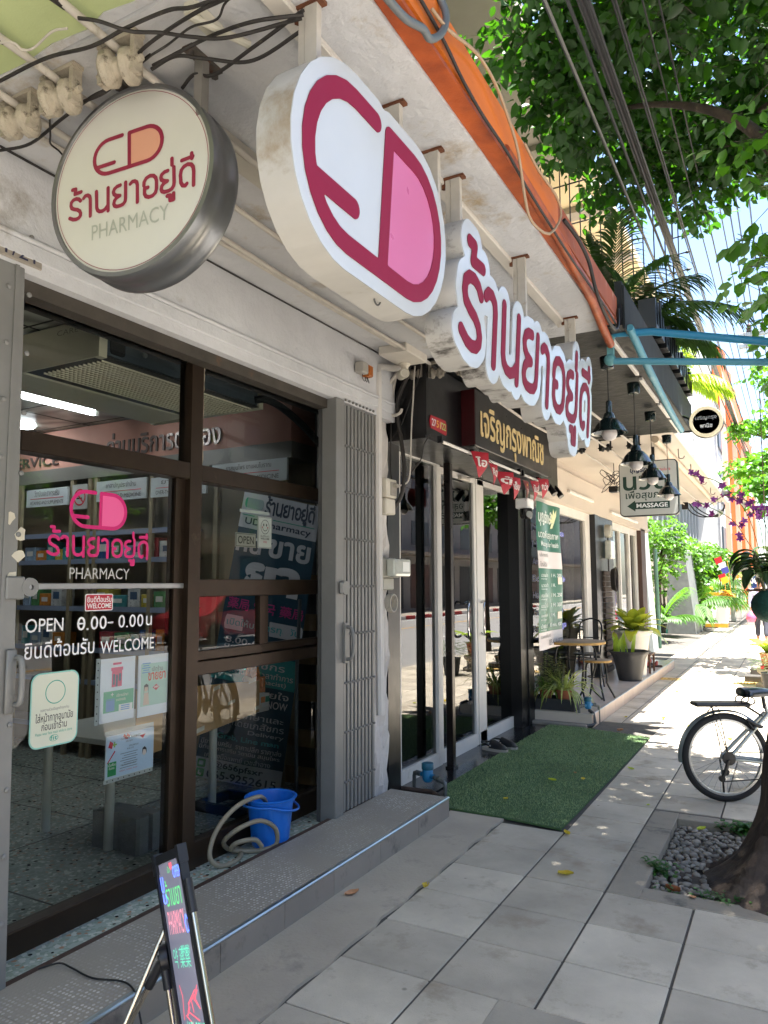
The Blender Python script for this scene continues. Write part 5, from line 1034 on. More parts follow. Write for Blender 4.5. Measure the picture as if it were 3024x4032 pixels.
# bucket, hose
bk = E('bucket', 'bright blue plastic bucket standing by the folding gate', 'bucket', (-2.64, 3.46, .1))
bm_ = M('blue_plastic', '1469c8', .35, var=.06, sc=5, coat=.15)
c = (-2.64, 3.46, .1)
G().lathe([(0, .004), (.097, .0), (.102, .005), (.112, .09), (.120, .16), (.128, .235), (.136, .238), (.137, .252), (.147, .256), (.149, .262), (.140, .266), (.131, .262), (.126, .24), (.105, .02), (0, .012)], c, 'z', 40).obj('body', bm_, bk, smooth=35)
hp_ = [(c[0]+.150*cos(t), c[1]+.150*sin(t)+.02*sin(t*.5+.4), .1+.235-.045*max(0, sin((t+.9)))) for t in np.linspace(-2.2, 1.5, 24)]
G().tube(hp_, .0065, 8).obj('handle', bm_, bk, smooth=60)
hs = [(-2.70, 3.50, .30), (-2.66, 3.42, .355), (-2.64, 3.34, .385), (-2.66, 3.22, .375), (-2.68, 3.11, .32), (-2.69, 3.04, .24), (-2.68, 3.01, .16), (-2.65, 3.04, .115), (-2.62, 3.10, .11), (-2.64, 3.20, .112), (-2.71, 3.28, .115), (-2.74, 3.22, .13), (-2.70, 3.14, .20), (-2.62, 3.17, .27), (-2.57, 3.28, .285), (-2.545, 3.38, .22), (-2.555, 3.40, .13), (-2.60, 3.33, .112), (-2.67, 3.26, .118), (-2.70, 3.20, .14), (-2.66, 3.20, .18), (-2.60, 3.27, .185), (-2.58, 3.31, .14)]
tag(G().tube(bez(hs, 110), .0125, 10).obj('garden_hose', M('beige_hose', '8f8672', .45, var=.2, sc=10), smooth=60), 'beige rubber hose coiled on the sill with its end hooked into the bucket', 'hose')
# ================================================================ LED easel board
TL, TR = V((-2.004, 1.966, .6)), V((-1.775, 1.849, .711)); BR = V((-1.583, 1.788, .25))
ex = (TR-TL); wd = ex.length; ex.normalize(); ey = (TR-BR).normalized(); en = ex.cross(ey).normalized(); HT = .72
def fb_(u, v, d): return TL+ex*u-ey*(HT-v)+en*d
ld = E('led_board', 'narrow black writing board on a chrome easel with glowing neon handwriting', 'sign board', (-1.7, 1.8, .01))
bf = M('board_black', '1b1c20', .4)
def brd(u0, u1, v0, v1, d0, d1): return [[(u0, v0), (u1, v0), (u1, v1), (u0, v1)]], fb_, d0, d1
g = G(); g.loops(*brd(0, .022, 0, HT, -.018, .008)); g.loops(*brd(wd-.016, wd, 0, HT, -.018, .008)); g.loops(*brd(.022, wd-.016, HT-.03, HT, -.018, .0075)); g.loops(*brd(-.006, .03, HT-.06, HT+.006, -.02, .011)); g.loops(*brd(wd-.02, wd+.006, HT-.05, HT+.006, -.02, .011)); g.obj('frame', bf, ld)
g = G(); g.loops(*brd(.022, wd-.016, 0, HT-.03, -.012, 0)); g.obj('writing_panel', M('dim_panel', '8a8a9c', .25, emit=.05), ld)
def neon(nm, c, items, s=5):
    g = G()
    for it in items:
        if isinstance(it[0], str): text(g, it[0], .022+it[1]*(wd-.04), .022+it[2]*(wd-.04), HT-it[3], HT-it[4], fb_, .001, bold=-.006)
        else:
            for o in contour([np.array([(.022+p[0]*(wd-.04), HT-p[1]) for p in it])], .0022, .0011): g.loops(o, fb_, .001)
    g.obj(nm, M('neon_'+nm, c, .5, emit=s), ld)
neon('green_writing', '58c878', [('ร้านยา', .18, .82, .165, .085), ('น้ำ', .40, .5, .065, .045)], .18)
neon('pink_writing', 'e890a0', [('PHARMACY', .12, .80, .25, .18)], .16)
neon('teal_writing', '60c8a8', [('약 藥藥', .1, .78, .35, .29), ('薬局', .45, .8, .31, .285), ('WELCOME', .25, .95, .565, .50)], .16)
neon('blue_writing', '5070f0', [('OPEN', .62, .95, .085, .05), ('บ', .02, .14, .12, .07), ('บ', .04, .18, .155, .125), [(.86, .20), (.80, .225), (.84, .25), (.92, .245), (.93, .215), (.86, .20)]], .5)
neon('red_scribble', 'c85060', [('♥', .5, .62, .06, .035)]+[[(.15+.1*((k*7) % 8)/1., .40+.012*(k % 9)), (.22+.09*((k*5) % 8), .43+.011*(k % 8))] for k in range(14)], .25)
G().loops(*brd(wd-.0165, wd-.0155, .0, HT-.03, .0005, .004)).obj('edge_light', M('blue_led', '2a3cff', .4, emit=.7), ld)
pv = fb_(-.012, HT-.31, .016)
ch = M('champagne_chrome', 'cfc8ba', .18, metal=1)
G().lathe([(0, -.012), (.038, -.012), (.040, 0), (.038, .012), (.012, .013), (.012, .02), (0, .02)], pv, 'z', 28, (-ex*.3+en*.95).normalized().to_track_quat('Z', 'Y').to_matrix()).obj('pivot_knob', bf, ld, smooth=40)
def leg(a, b, r=.010): G().tube([a, b], r, 12).obj('leg', ch, ld, smooth=50)
p1 = pv+V((-.005, -.03, -.05)); f1 = V((-2.045, 1.856, .012)); f2 = V((-1.80, 1.90, .012)); f3 = V((-1.97, 1.76, .14)) if 0 else V((-1.93, 1.72, .012))
leg(pv.lerp(f1, .3), f1); leg(pv.lerp(f2, .28), f2); leg(fb_(.0, HT-.20, -.02), V((-2.0, 1.78, .012)), .0085); leg(fb_(wd+.012, HT-.17, -.005), fb_(wd+.02, -.04, -.005), .008)
G().tube([pv, pv.lerp(f1, .32)], .016, 12).obj('leg_socket', bf, ld, smooth=50); G().tube([pv, pv.lerp(f2, .30)], .016, 12).obj('leg_socket', bf, ld, smooth=50); G().tube([fb_(wd+.012, HT-.10, -.005), fb_(wd+.014, HT-.20, -.005)], .013, 12).obj('leg_socket', bf, ld, smooth=50)
tag(G().tube(bez([(-2.51, 1.90, .14), (-2.46, 1.95, .15), (-2.40, 1.96, .142), (-2.28, 1.95, .141), (-2.17, 1.985, .141), (-2.09, 1.965, .143), (-2.05, 1.95, .11), (-1.98, 1.92, .02), (-1.85, 1.82, .012)], 40), .0035, 7).obj('power_lead', M('black_rubber', '141414', .5), smooth=60), 'thin black power lead trailing from the sill over the step to the neon board', 'cable')
# ================================================================ CAFE FRONT THINGS
kk = 2.15/2.1
sb = E('cafe_sign', 'black sign box with gold Thai lettering and red side, above the cafe doors', 'sign', (-2.2, 6.45, 2.62))
zb, zt_ = 1.55+(2.60-1.55)*kk, 3.06
G().bx(-2.269, -2.15, 5.44, 7.50, zb+.03, zt_+.06, ch=.004).obj('box', M('gloss_black_sign', '121213', .3, var=.3, sc=3, stain='2a2825', ssc=2, sth=.62), sb)
G().bx(-2.268, -2.152, 5.432, 5.4395, zb+.035, zt_+.055).obj('red_side', M('dark_red_panel', '42080f', .35, var=.6, sc=2), sb)
def yk(y): return y*kk
def zk(z): return 1.55+(z-1.55)*kk
g = text(G(), 'เจริญกรุงพาณิช', yk(5.417), yk(7.12), zk(2.635), zk(2.985), px(-2.1495), .001, bold=.014, th=.005)
g.obj('gold_lettering', M('gold_paint', 'd9c08a', .5, metal=.15, var=.1, sc=8), sb)
ap = E('address_plate', 'small red plate numbered 2751/22 on the black bulkhead', 'number plate', (-2.265, 4.95, 2.65))
u0, u1, z0, z1 = 4.84, 5.125, 2.70, 2.80
G().loops([[(u0, z0), (u1-.01, z0-.012), (u1, z0+.01), (u1, z1-.03), (u1-.02, z1), (u0, z1-.005), (u0-.02, z0+.05)]], px(-2.268), 0, .006).obj('plate', M('scarlet_plate', 'a3182a', .5, var=.15, sc=10), ap)
for s, a, c in (('27', .05, 'c9d2d6'), ('51', .34, 'd6a243'), ('/', .60, 'd8d8d0'), ('22', .68, '9fc06a')): text(G(), s, u0+a*(u1-u0), u0+(a+(.26 if s != '/' else .06))*(u1-u0), z0+.02, z1-.025, px(-2.2615), .0005, bold=.02).obj('digits', M('digit_'+c, c, .5), ap)
tl_ = M('tube_white', 'd9d4cc', .35)
for i, (a, b, lab) in enumerate(((4.90, 5.50, 'white lamp tube under the bulkhead below the red number plate'), (5.74, 6.68, 'longest white lamp tube, right under the gold sign'), (6.80, 7.28, 'middle lamp tube of the row, above the last flags'), (7.36, 7.62, 'short lamp tube at the far end of the bulkhead'))):
    e = E('lamp_tube', lab, 'lamp', (-2.2, (a+b)/2, 2.57), 'lamp tubes under the cafe sign')
    G().cyl((-2.205, a, 2.60), (-2.205, b, 2.60), .013, n=10).obj('tube', tl_, e, smooth=50)
    G().bx(-2.225, -2.19, a-.03, a, 2.585, 2.64).bx(-2.225, -2.19, b, b+.03, 2.585, 2.64).obj('holder', mat_black, e)
fl_red = M('flag_red', 'b01c2e', .6, var=.15, sc=6); fl_dk = M('flag_brown_red', '7c2f2c', .6, var=.2)
fdat = [(5.47, 2.605, 2.395, 'ไอ', 'first red pennant from the pharmacy side, folded over'), (5.77, 2.55, 2.37, 'คิด', 'second red pennant from the pharmacy side'), (6.05, 2.52, 2.32, 'ตู้', 'third pennant from the pharmacy side, twisted on the string'), (6.32, 2.508, 2.305, 'เย็น', 'red pennant in the middle of the string, lettering upright'), (6.64, 2.515, 2.325, 'LEO', 'dull brown pennant with small yellow emblem'), (6.905, 2.548, 2.345, 'มันส์', 'sixth pennant, bright red, second from the far end'), (7.195, 2.604, 2.40, 'กว่า', 'last pennant at the far end beside the white camera')]
fdat[4] = fdat[4][:3]+('',)+fdat[4][4:]
for i, (y, zt, zb_, s, lab) in enumerate(fdat):
    e = E('pennant', lab, 'flag', (-2.15, y, zb_), 'pennants strung under the cafe sign')
    w = .085; rot = (.35, -.1, .5, .1, -.15, .05, .2)[i]; cx = -2.13
    def ff(u, v, d, y=y, rot=rot, zt=zt): return V((cx+u*sin(rot)*1.0+d*cos(rot)+.02*sin(v*18+u*9), y+u*cos(rot)-d*sin(rot), zt-v))
    h = zt-zb_
    P = [(-w, 0), (-w, h*.35), (-w*.8, h*.62), (-w*.35, h*.88), (0, h), (w*.35, h*.88), (w*.8, h*.62), (w, h*.35), (w, 0), (w*.5, 0), (0, 0), (-w*.5, 0)]
    G().loops([[(-p[0], p[1]) for p in P][::1]], ff, 0, .002).obj('cloth', fl_dk if i in (4,) else fl_red, e)
    if s:
        g = text(G(), s, -w*.75, w*.75, -h*.58, -h*.2, lambda u, v, d, f=ff: f(u, -v, .003+d), .001, bold=.03); g.obj('lettering', M('pennant_white', 'd8d0ca', .6), e)
    else:
        G().loops([[(-.02, h*.2), (0, h*.12), (.02, h*.2), (0, h*.28)]], ff, .003).obj('emblem', M('emblem_yellow', 'd0a028', .6), e)
        g = text(G(), 'TEO', -w*.6, w*.6, -h*.68, -h*.42, lambda u, v, d, f=ff: f(u, -v, .003+d), .001, bold=.03); g.obj('lettering', M('pennant_pale', 'c9a79c', .6), e)
tag(G().tube(bez([(-2.13, 5.36, 2.65)]+[(-2.128, y, zt+.002) for y, zt, *_ in fdat]+[(-2.13, 7.5, 2.66)], 60), .003, 6).obj('pennant_string', mat_cab), 'dark string carrying the red pennants below the cafe sign', 'string')
tag(G().bx(-2.612, -2.55, 5.83, 5.895, .012, 2.608, ch=.006).bx(-2.615, -2.54, 5.815, 5.91, .012, .03).obj('steel_post', M('dark_brown_post', '1f1613', .3, metal=.3, var=.4, sc=6)), 'slim dark square post standing in front of the cafe doors', 'post')
dc2 = E('dome_camera', 'white wall camera with black dome at the corner of the cafe pillar', 'camera', (-2.4, 7.5, 2.2))
G().bx(-2.50, -2.36, 7.42, 7.62, 2.34, 2.45, ch=.01).obj('housing', vw, dc2); G().lathe([(0, -.05), (.05, -.045), (.065, -.02), (.066, .06), (0, .06)], (-2.40, 7.48, 2.28), 'z', 20).obj('dome', M('camera_black', '111113', .25), dc2, smooth=40)
G().lathe([(.018, 0), (.034, 0), (.034, .012), (.018, .012)], (-2.355, 7.43, 2.275), 'z', 16, V((.7, -.7, -.1)).to_track_quat('Z', 'Y').to_matrix()).obj('lens_ring', M('lens_grey', '8b8f8c', .3), dc2)
for i, (y, lab) in enumerate(((7.72, 'near black spotlight at the end of the lamp tubes'), (7.98, 'far black spotlight beyond the lamp tubes'))):
    G().cyl((-2.22, y, 2.60), (-2.15, y-.03, 2.50), .028, .034, 12).cyl((-2.22, y, 2.60), (-2.22, y, 2.63), .012, n=8).obj('spotlight', mat_black, label=lab, cat='lamp', group='black spotlights under the bulkhead')
# turf mat, shoes, water meter
P = [(-2.40, 5.35), (-2.165, 4.815), (-1.76, 4.80), (-1.345, 4.745), (-1.325, 6.3), (-1.315, 7.905), (-2.0, 8.09), (-2.10, 8.15), (-2.395, 8.17), (-2.405, 6.86)]
tf = E('turf_mat', 'green artificial turf mat laid in front of the cafe doors', 'mat', (-1.85, 6.5, 0))
mat_turf = M('turf_backing', '4c6a3e', .9, var=.3, sc=3, bump=1.5, bsc=300, stain='4a5638', ssc=1.1, sth=.56)
G().loops([P], pz(.004), 0, .012).obj('backing', mat_turf, tf)
g = G(); rt_ = random.Random(8); n = 0
while n < 26000:
    x, y = rt_.uniform(-2.41, -1.31), rt_.uniform(4.74, 8.18)
    if not inside((x, y), P): continue
    n += 1; a = rt_.uniform(0, pi); w = .0022+.0006*(y-4.7); h = rt_.uniform(.006, .014); lx, ly = rt_.uniform(-.006, .006), rt_.uniform(-.006, .006)
    g.add([(x-w*cos(a), y-w*sin(a), .0155), (x+w*cos(a), y+w*sin(a), .0155), (x+lx, y+ly, .016+h)], [(0, 1, 2)])
g.obj('turf_blades', M('turf_green', '97a878', .7, col2='74895c', sc=1.3, isl=.3), tf, smooth='raw')['kind'] = 'stuff'
# rubber clogs
blk = M('black_rubber_shoe', '17181b', .5); sole = M('grey_sole', '9c968e', .6)
def clog(x, y, rz, lab):
    m = Matrix.Translation(V((x, y, .0125))) @ Matrix.Rotation(rz, 4, 'Z'); e = E('clog', lab, 'shoe', (x, y, .0125), 'black clogs by the cafe door')
    T = lambda p: m @ V(p)
    out = [(.0, -.035), (.06, -.045), (.15, -.05), (.22, -.042), (.255, -.015), (.258, .012), (.235, .038), (.16, .046), (.08, .04), (.0, .034), (-.015, 0)]
    G().loops([out], lambda u, v, d: T((u, v, d)), 0, .026).obj('sole', sole, e)
    g = G(); N = 11; sec = []
    for i in range(N):
        t = i/(N-1); u = .085+.168*t; w = .048*(1-.55*max(0, t-.55)**1.3*2)*(1 if t < .95 else .7); h = (.098-.045*t)*(1 if t < .9 else .65)
        sec.append([T((u-.02*(1-t)*(j in (0, 12))*0, w*cos(pi*j/12), .026+(h-.026)*sin(pi*j/12))) for j in range(13)])
    vs = [p for s in sec for p in s]; fs = [(i*13+j, i*13+j+1, (i+1)*13+j+1, (i+1)*13+j) for i in range(N-1) for j in range(12)]
    g.add(vs, fs)
    g.add(sec[-1], [tuple(range(13))])
    g.obj('upper', blk, e, smooth=60)
    G().tube(bez([T((.10, -.047, .045)), T((.05, -.052, .06)), T((0, -.035, .065)), T((-.02, 0, .066)), T((0, .035, .065)), T((.05, .05, .06)), T((.10, .046, .045))], 24), .007, 6).obj('heel_strap', blk, e, smooth=60)
    g = G()
    for v in (-.048, .048): g.ball(T((.10, v, .05)), .008, 5)
    g.obj('stud', sole, e); return e
clog(-2.60, 6.66, radians(-12), 'nearer black rubber clog with pale sole at the cafe door'); clog(-2.55, 6.82, radians(-16), 'farther black rubber clog, behind its pair at the cafe door')
def valve(x, y, z, s, lab, rz=0):
    e = E('water_meter', lab, 'water meter', (x, y, 0)); m = Matrix.Translation(V((x, y, z))) @ Matrix.Rotation(rz, 4, 'Z') @ Matrix.Scale(s, 4); T = lambda *p: m @ V(p)
    bl = M('meter_blue', '2078a8', .45, var=.2, sc=20); gp = M('galvanised_pipe', '6f7370', .5, metal=.5, var=.3, sc=20)
    R_ = Matrix.Rotation(rz, 3, 'Z') @ Matrix.Scale(s, 3)
    G().lathe([(0, -.06), (.03, -.06), (.045, -.04), (.045, .03), (.038, .04), (0, .04)], m.translation, 'z', 20, R_).cyl(T(-.07, 0, -.01), T(.07, 0, -.01), .02*s, n=12).obj('body', bl, e, smooth=40)
    G().lathe([(.048, .04), (.050, .045), (.050, .085), (.046, .09), (0, .092)], m.translation, 'z', 20, R_).obj('cap', M('meter_cap', '1f6076', .45, var=.2), e, smooth=40)
    g = G(); g.tube([T(-.07, 0, -.01), T(-.13, 0, -.01)], .017*s, 10).tube([T(.07, 0, -.01), T(.13, 0, -.025), T(.17, .0, -.03)], .017*s, 10)
    for a in (-.09, -.125, .095, .13): g.cyl(T(a-.008, 0, -.012), T(a+.008, 0, -.012), .023*s, n=8)
    g.obj('coupling', gp, e, smooth=50)
    zt = (z)/s
    G().tube([T(-.13, 0, -.01), T(-.155, 0, -.015), T(-.16, 0, -.04), T(-.16, 0, -zt)], .016*s, 10).tube([T(.17, 0, -.03), T(.195, 0, -.035), T(.2, 0, -.06), T(.2, 0, -zt)], .016*s, 10).obj('pipe', gp, e, smooth=50)
    return e
valve(-2.42, 5.06, .155, .9, 'blue capped water meter on grey pipes between step and turf mat', radians(-20))
tag(G().tube([(-2.60, 4.98, .05), (-2.48, 4.97, .055), (-2.36, 5.0, .05), (-2.28, 4.93, .05)], .017, 10).obj('pipe', M('rusty_pipe', '5c4a40', .6, var=.5, sc=20), smooth=50), 'rusty grey pipe lying low under the near water meter', 'pipe')
# pendants
def pendant(x, y, zc, zr, lab, drop=True):
    e = E('pendant_lamp', lab, 'lamp', (x, y, zr-.06), 'black pendant lamps under the cafe canopy')
    pb = M('gloss_black_enamel', '14201f', .2, coat=.5)
    G().lathe([(.018, 0), (.045, .005), (.052, .085), (.05, .09)], (x, y, zc-.09), 'z', 20).obj('ceiling_cup', pb, e, smooth=40)
    G().cyl((x, y, zc-.09), (x, y, zr+.23), .0035, n=6).obj('cord', M('cord_black', '1a1a1a', .6), e)
    G().lathe([(.008, .235), (.016, .232), (.02, .22), (.02, .15), (.03, .145), (.04, .12), (.042, .105), (.06, .095), (.09, .06), (.112, .02), (.124, .002), (.126, 0), (.123, .001), (.108, .018), (.085, .055), (.05, .09), (.0, .10)], (x, y, zr), 'z', 36).obj('shade', pb, e, smooth=40)
    G().lathe([(0, -.052), (.02, -.050), (.04, -.038), (.052, -.015), (.052, .01), (.04, .035), (.02, .06), (0, .06)], (x, y, zr), 'z', 24).obj('bulb', M('frosted_bulb', 'c9c2bd', .4), e, smooth=60)
    return e
for x, y, zc, zr, lab in ((-1.06, 5.22, 3.15, 2.60, 'nearest black pendant lamp, beside the last Thai letter of the sign'), (-1.03, 6.06, 3.16, 2.502, 'black pendant lamp covering the top left corner of the massage sign'), (-1.08, 7.18, 3.16, 2.52, 'black pendant lamp hanging over the middle of the massage sign'), (-1.105, 8.42, 3.16, 2.50, 'farthest black pendant lamp, at the right edge of the massage sign')):
    pendant(x, y, zc, zr, lab)
# white batten strip along the canopy edge
for i, (a, b, lab) in enumerate(((4.9, 5.9, 'white lamp tube along the cafe canopy edge nearest the pharmacy'), (6.05, 6.9, 'second white lamp tube along the cafe canopy edge'), (7.0, 7.6, 'third white lamp tube along the cafe canopy edge'), (7.7, 8.4, 'farthest white lamp tube along the cafe canopy edge'))):
    G().bx(-.985, -.955, a, b, 3.172, 3.1985, ch=.004).obj('canopy_tube', tl_, label=lab, cat='lamp', group='lamp tubes along the cafe canopy edge')
for i, (x0, lab) in enumerate(((-2.06, 'painted cable run nearest the cafe sign'), (-1.75, 'painted cable run in the middle of the black soffit'), (-1.45, 'painted cable run on the street side of the black soffit'))):
    tag(G().tube([(x0, 4.75, 3.10), (x0-.02, 6.5, 3.06), (x0-.01, 8.5, 3.10), (x0, 12, 3.07), (x0, 16, 3.10)], .012, 8).obj('painted_cable', mat_paintpipe, smooth=40), lab, 'cable', 'painted cables under the cafe canopy')
for i, (x, y, lab) in enumerate(((-2.07, 8.46, 'black spool insulator nearest the wall at the massage shop end'), (-1.77, 8.46, 'black spool insulator in the middle at the massage shop end'), (-1.46, 8.46, 'black spool insulator nearest the street at the massage shop end'))):
    insulator(x, y, 3.09, lab, 'black spool insulators', M('black_porcelain', '1c1a19', .4), 1.1)
# teal poles and awning
mat_tp = M('teal_painted_pole', '2f7fa2', .4, var=.15, sc=4, stain='5f97a8', ssc=6, sth=.62, stretch=(.4, .4, .4)); mat_tp2 = M('faded_teal_pole', '4f8fa0', .5, var=.2, sc=4, stain='88a9ae', ssc=5, sth=.6)
tag(G().tube([(-.965, 4.92, 3.212), (-.70, 4.9, 3.175), (.6, 4.82, 2.80)], .024, 12).obj('awning_pole', MC['teal_painted_pole'], smooth=50), 'upper bright blue awning pole reaching out over the pavement', 'pole', 'blue awning poles')
tag(G().tube([(-.955, 4.9, 3.018), (-.5, 4.9, 2.945), (.6, 4.9, 2.77)], .022, 12).obj('awning_pole', mat_tp2, smooth=50), 'lower blue awning pole, paler, level across the pavement', 'pole', 'blue awning poles')
tag(G().tube(bez([(-.83, 4.82, 3.20), (-.80, 5.3, 3.06), (-.79, 5.9, 2.98), (-.80, 6.6, 2.955), (-.835, 7.4, 3.0)], 24), .026, 12).obj('bent_pole', mat_tp2, smooth=50), 'bent pale blue pole curving along the cafe canopy edge', 'pole')
tag(G().ball((-.975, 4.9, 3.03), .04, 7, (1, 1, 1)).ball((-.97, 4.93, 3.20), .032, 7).bx(-.99, -.95, 4.88, 4.93, 3.05, 3.19).obj('pole_clamp', M('teal_clamp', '5f9a9c', .6, var=.4, sc=20), smooth=50), 'rusty turquoise clamps joining the blue poles to the canopy', 'clamp')
# black letter boxes on canopy edge, seen from behind
for i in range(9):
    y = 5.8+i*.28; h = (.24, .30, .18, .28, .26, .2, .28, .22, .26)[i]
    g = G().bx(-.93, -.80, y, y+.035, 3.505, 3.505+h, ch=.004).bx(-.93, -.80, y+.12, y+.155, 3.505, 3.505+h*(.7 if i % 2 else 1), ch=.004).bx(-.929, -.801, y+.035, y+.12, 3.505, 3.545).bx(-.92, -.81, y+.035, y+.12, 3.505+h*.62, 3.505+h*.62+.03)
    g.obj('letter_box', mat_black, label='black metal letter, number %d from the pharmacy, standing on the cafe canopy edge' % (i+1), cat='letter', group='black letters on the cafe canopy')
# small round blade sign
rs = E('round_sign', 'small black round sign with cream rim and white Thai lettering on the cafe canopy', 'sign', (-.62, 7.5, 2.93))
G().lathe([(.0, .04), (.150, .04), (.152, .03), (.152, -.03), (.150, -.04), (0, -.04)], (-.622, 7.5, 3.072), 'y', 48).obj('case', mat_black, rs, smooth=40)
G().lathe([(.116, -.0405), (.118, -.05), (.146, -.05), (.149, -.04)], (-.622, 7.5, 3.072), 'y', 48).obj('rim', M('cream_enamel', 'cfc3a2', .35, var=.1), rs, smooth=40)
G().loops([circ(-.622, 3.072, .117, 40)], py(7.4595), 0).obj('face', M('slate_face', '3a3f48', .35), rs)
g = text(G(), 'เจริญกรุง', -.715, -.53, 3.085, 3.13, py(7.459), .001); text(g, 'พานิช', -.675, -.57, 3.015, 3.055, py(7.459), .001); g.obj('lettering', M('white_lettering_paint', 'c9cbc8', .5), rs)
G().tube([(-.83, 7.5, 3.155), (-.765, 7.5, 3.12)], .012, 8).tube([(-.86, 7.5, 3.0), (-.75, 7.5, 3.0)], .010, 8).obj('bracket', mat_black, rs)
# planter box with plants
pb_ = E('planter_box', 'black painted concrete planter box between turf mat and massage step', 'planter', (-2.42, 8.42, 0))
g = G()
for b in ((-2.70, -2.16, 8.28, 8.33, 0, .265), (-2.70, -2.16, 8.58, 8.63, 0, .265), (-2.70, -2.65, 8.33, 8.58, 0, .265), (-2.21, -2.16, 8.33, 8.58, 0, .265)): g.bx(*b, ch=.008)
g.obj('box', M('black_concrete', '343538', .8, var=.3, sc=6, bump=.8, stain='75716b', ssc=5, sth=.62), pb_); G().bx(-2.65, -2.21, 8.33, 8.58, 0, .2).obj('soil', MC['soil'], pb_)
G().bx(-2.75, -1.99, 8.10, 8.28, -.02, .045, ch=.012).obj('base', M('rough_concrete', '8b857d', .9, var=.3, sc=5, bump=1.5, bsc=40), pb_)
def blade(g, p, dirv, L, w, droop, n=6, up_=V((0, 0, 1)), fold=.3):
    d = V(dirv).normalized(); s = d.cross(up_); s = s.normalized() if s.length > .01 else V((1, 0, 0)); q = V(p); pts = []
    for i in range(n+1):
        t = i/n; ww = w*(sin(pi*min(1, .12+t*.88)))**.7*(1 if t < .99 else .05)
        pts.append((q.copy(), s*ww, s.cross(d)*ww*fold)); d = (d+V((0, 0, -droop/n*(1+t)))).normalized(); q = q+d*(L/n)
    vs = []
    for a, sv, nv in pts: vs += [a-sv+nv, a, a+sv+nv]
    fs = []
    for i in range(n):
        for j in range(2): fs.append((i*3+j, i*3+j+1, (i+1)*3+j+1, (i+1)*3+j))
    return g.add(vs, fs)
lf = M('leaf_green', '4a6b2a', .45, col2='6f8f3c', sc=9, trl=.3); lfd = M('leaf_dark', '2a4520', .4, col2='41602a', sc=8, trl=.25); lfy = M('leaf_lime', '90a838', .45, col2='6d8b2e', sc=10, trl=.35); lfv = M('leaf_striped', 'a9b37a', .45, col2='4c6b35', sc=30, trl=.3)
terr = M('terracotta', 'a9644a', .75, var=.25, sc=6, bump=.3, stain='cfb8a2', ssc=6, sth=.64)
rr_ = random.Random(31)
for i, (x, y, r, L, lab) in enumerate(((-2.53, 8.46, .075, .34, 'spider plant in a terracotta pot at the wall side of the planter box'), (-2.31, 8.44, .085, .44, 'bushy striped spider plant in a terracotta pot at the street end of the planter'))):
    e = E('spider_plant', lab, 'plant', (x, y, .2))
    G().lathe([(r*.7, 0), (r, .13), (r*1.08, .13), (r*1.08, .155), (r*.9, .155), (r*.85, .14), (0, .135)], (x, y, .2), 'z', 20).obj('pot', terr, e, smooth=40)
    g = G()
    for k in range(70 if i else 46):
        a = rr_.uniform(0, 2*pi); el_ = rr_.uniform(.5, 1.35)
        blade(g, (x+r*.5*cos(a), y+r*.5*sin(a), .34), (cos(a)*cos(el_), sin(a)*cos(el_), sin(el_)), L*rr_.uniform(.6, 1.15), .011, rr_.uniform(.8, 2.2))
    g.obj('leaves', lfv if i else lf, e, smooth=60)
e = E('leafy_herb', 'bronze green herb with small rounded leaves rising behind the spider plants', 'plant', (-2.42, 8.52, .22))
g = G(); g2 = G()
for k in range(16):
    a = rr_.uniform(0, 2*pi); l = rr_.uniform(.3, .55); p0 = V((-2.45+rr_.uniform(-.12, .16), 8.5+rr_.uniform(-.05, .05), .22)); p1 = p0+V((.14*cos(a), .14*sin(a), l)); g.tube([p0, p0.lerp(p1, .5)+V((0, 0, .03)), p1], .003, 5)
    for j in range(14): blade(g2, p0.lerp(p1, .45+.04*j), (cos(a+j*2.1), sin(a+j*2.1), .4), .055, .016, .6, 4)
g.obj('stem', lfd, e); g2.obj('leaves', M('bronze_leaf', '6f7444', .5, col2='4f5a30', sc=10, trl=.25), e, smooth=60)
valve(-2.03, 8.36, .225, .85, 'second blue capped water meter on the corner of the massage step', radians(60))
tag(G().tube([(-2.0, 8.30, .17), (-1.95, 8.25, .15), (-1.93, 8.24, .05), (-1.95, 8.20, .03), (-2.02, 8.14, .025)], .02, 10).obj('pipe', M('black_pipe', '3a3d3f', .5, var=.4, sc=20), smooth=50), 'bent dark pipe dropping from the far water meter to the pavement', 'pipe')
# massage blade sign
mz = E('massage_sign', 'square white light box reading MASSAGE with green arrow, hung crosswise under canopy', 'sign', (-1.47, 9.2, 2.35))
ysn = 9.25; q = ysn/9.0
def qs(x, z): return x*q, 1.55+(z-1.55)*q
x0, zb = qs(-1.735, 2.34); x1, zt = qs(-1.075, 2.99)
fms = py(ysn)
G().rr(x0, x1, zb, zt, .05, fms, -.10, .0, 8).obj('case', M('black_trim', '17191c', .4), mz, smooth=30)
G().rr(x0+.012, x1-.012, zb+.012, zt-.012, .042, fms, .0, .012, 8).obj('face', M('lightbox_grey', 'b9bab4', .4), mz, smooth=30)
G().bx((x0+x1)/2+.05, (x0+x1)/2+.08, ysn+.03, ysn+.06, zt-.01, 3.2).obj('hanger_post', mat_black, mz)
w = x1-x0; h = zt-zb; f2 = py(ysn-.0125)
U = lambda a: x0+a*w; Z = lambda b: zb+b*h
dg = M('dark_green_print', '16382c', .5); nv = M('navy_sign_print', '20264a', .5)
g = text(G(), 'นวด', U(.07), U(.84), Z(.47), Z(.74), f2, .0006, bold=.02); text(g, 'เพื่อสุขภาพ', U(.11), U(.88), Z(.275), Z(.47), f2, .0006, bold=.012)
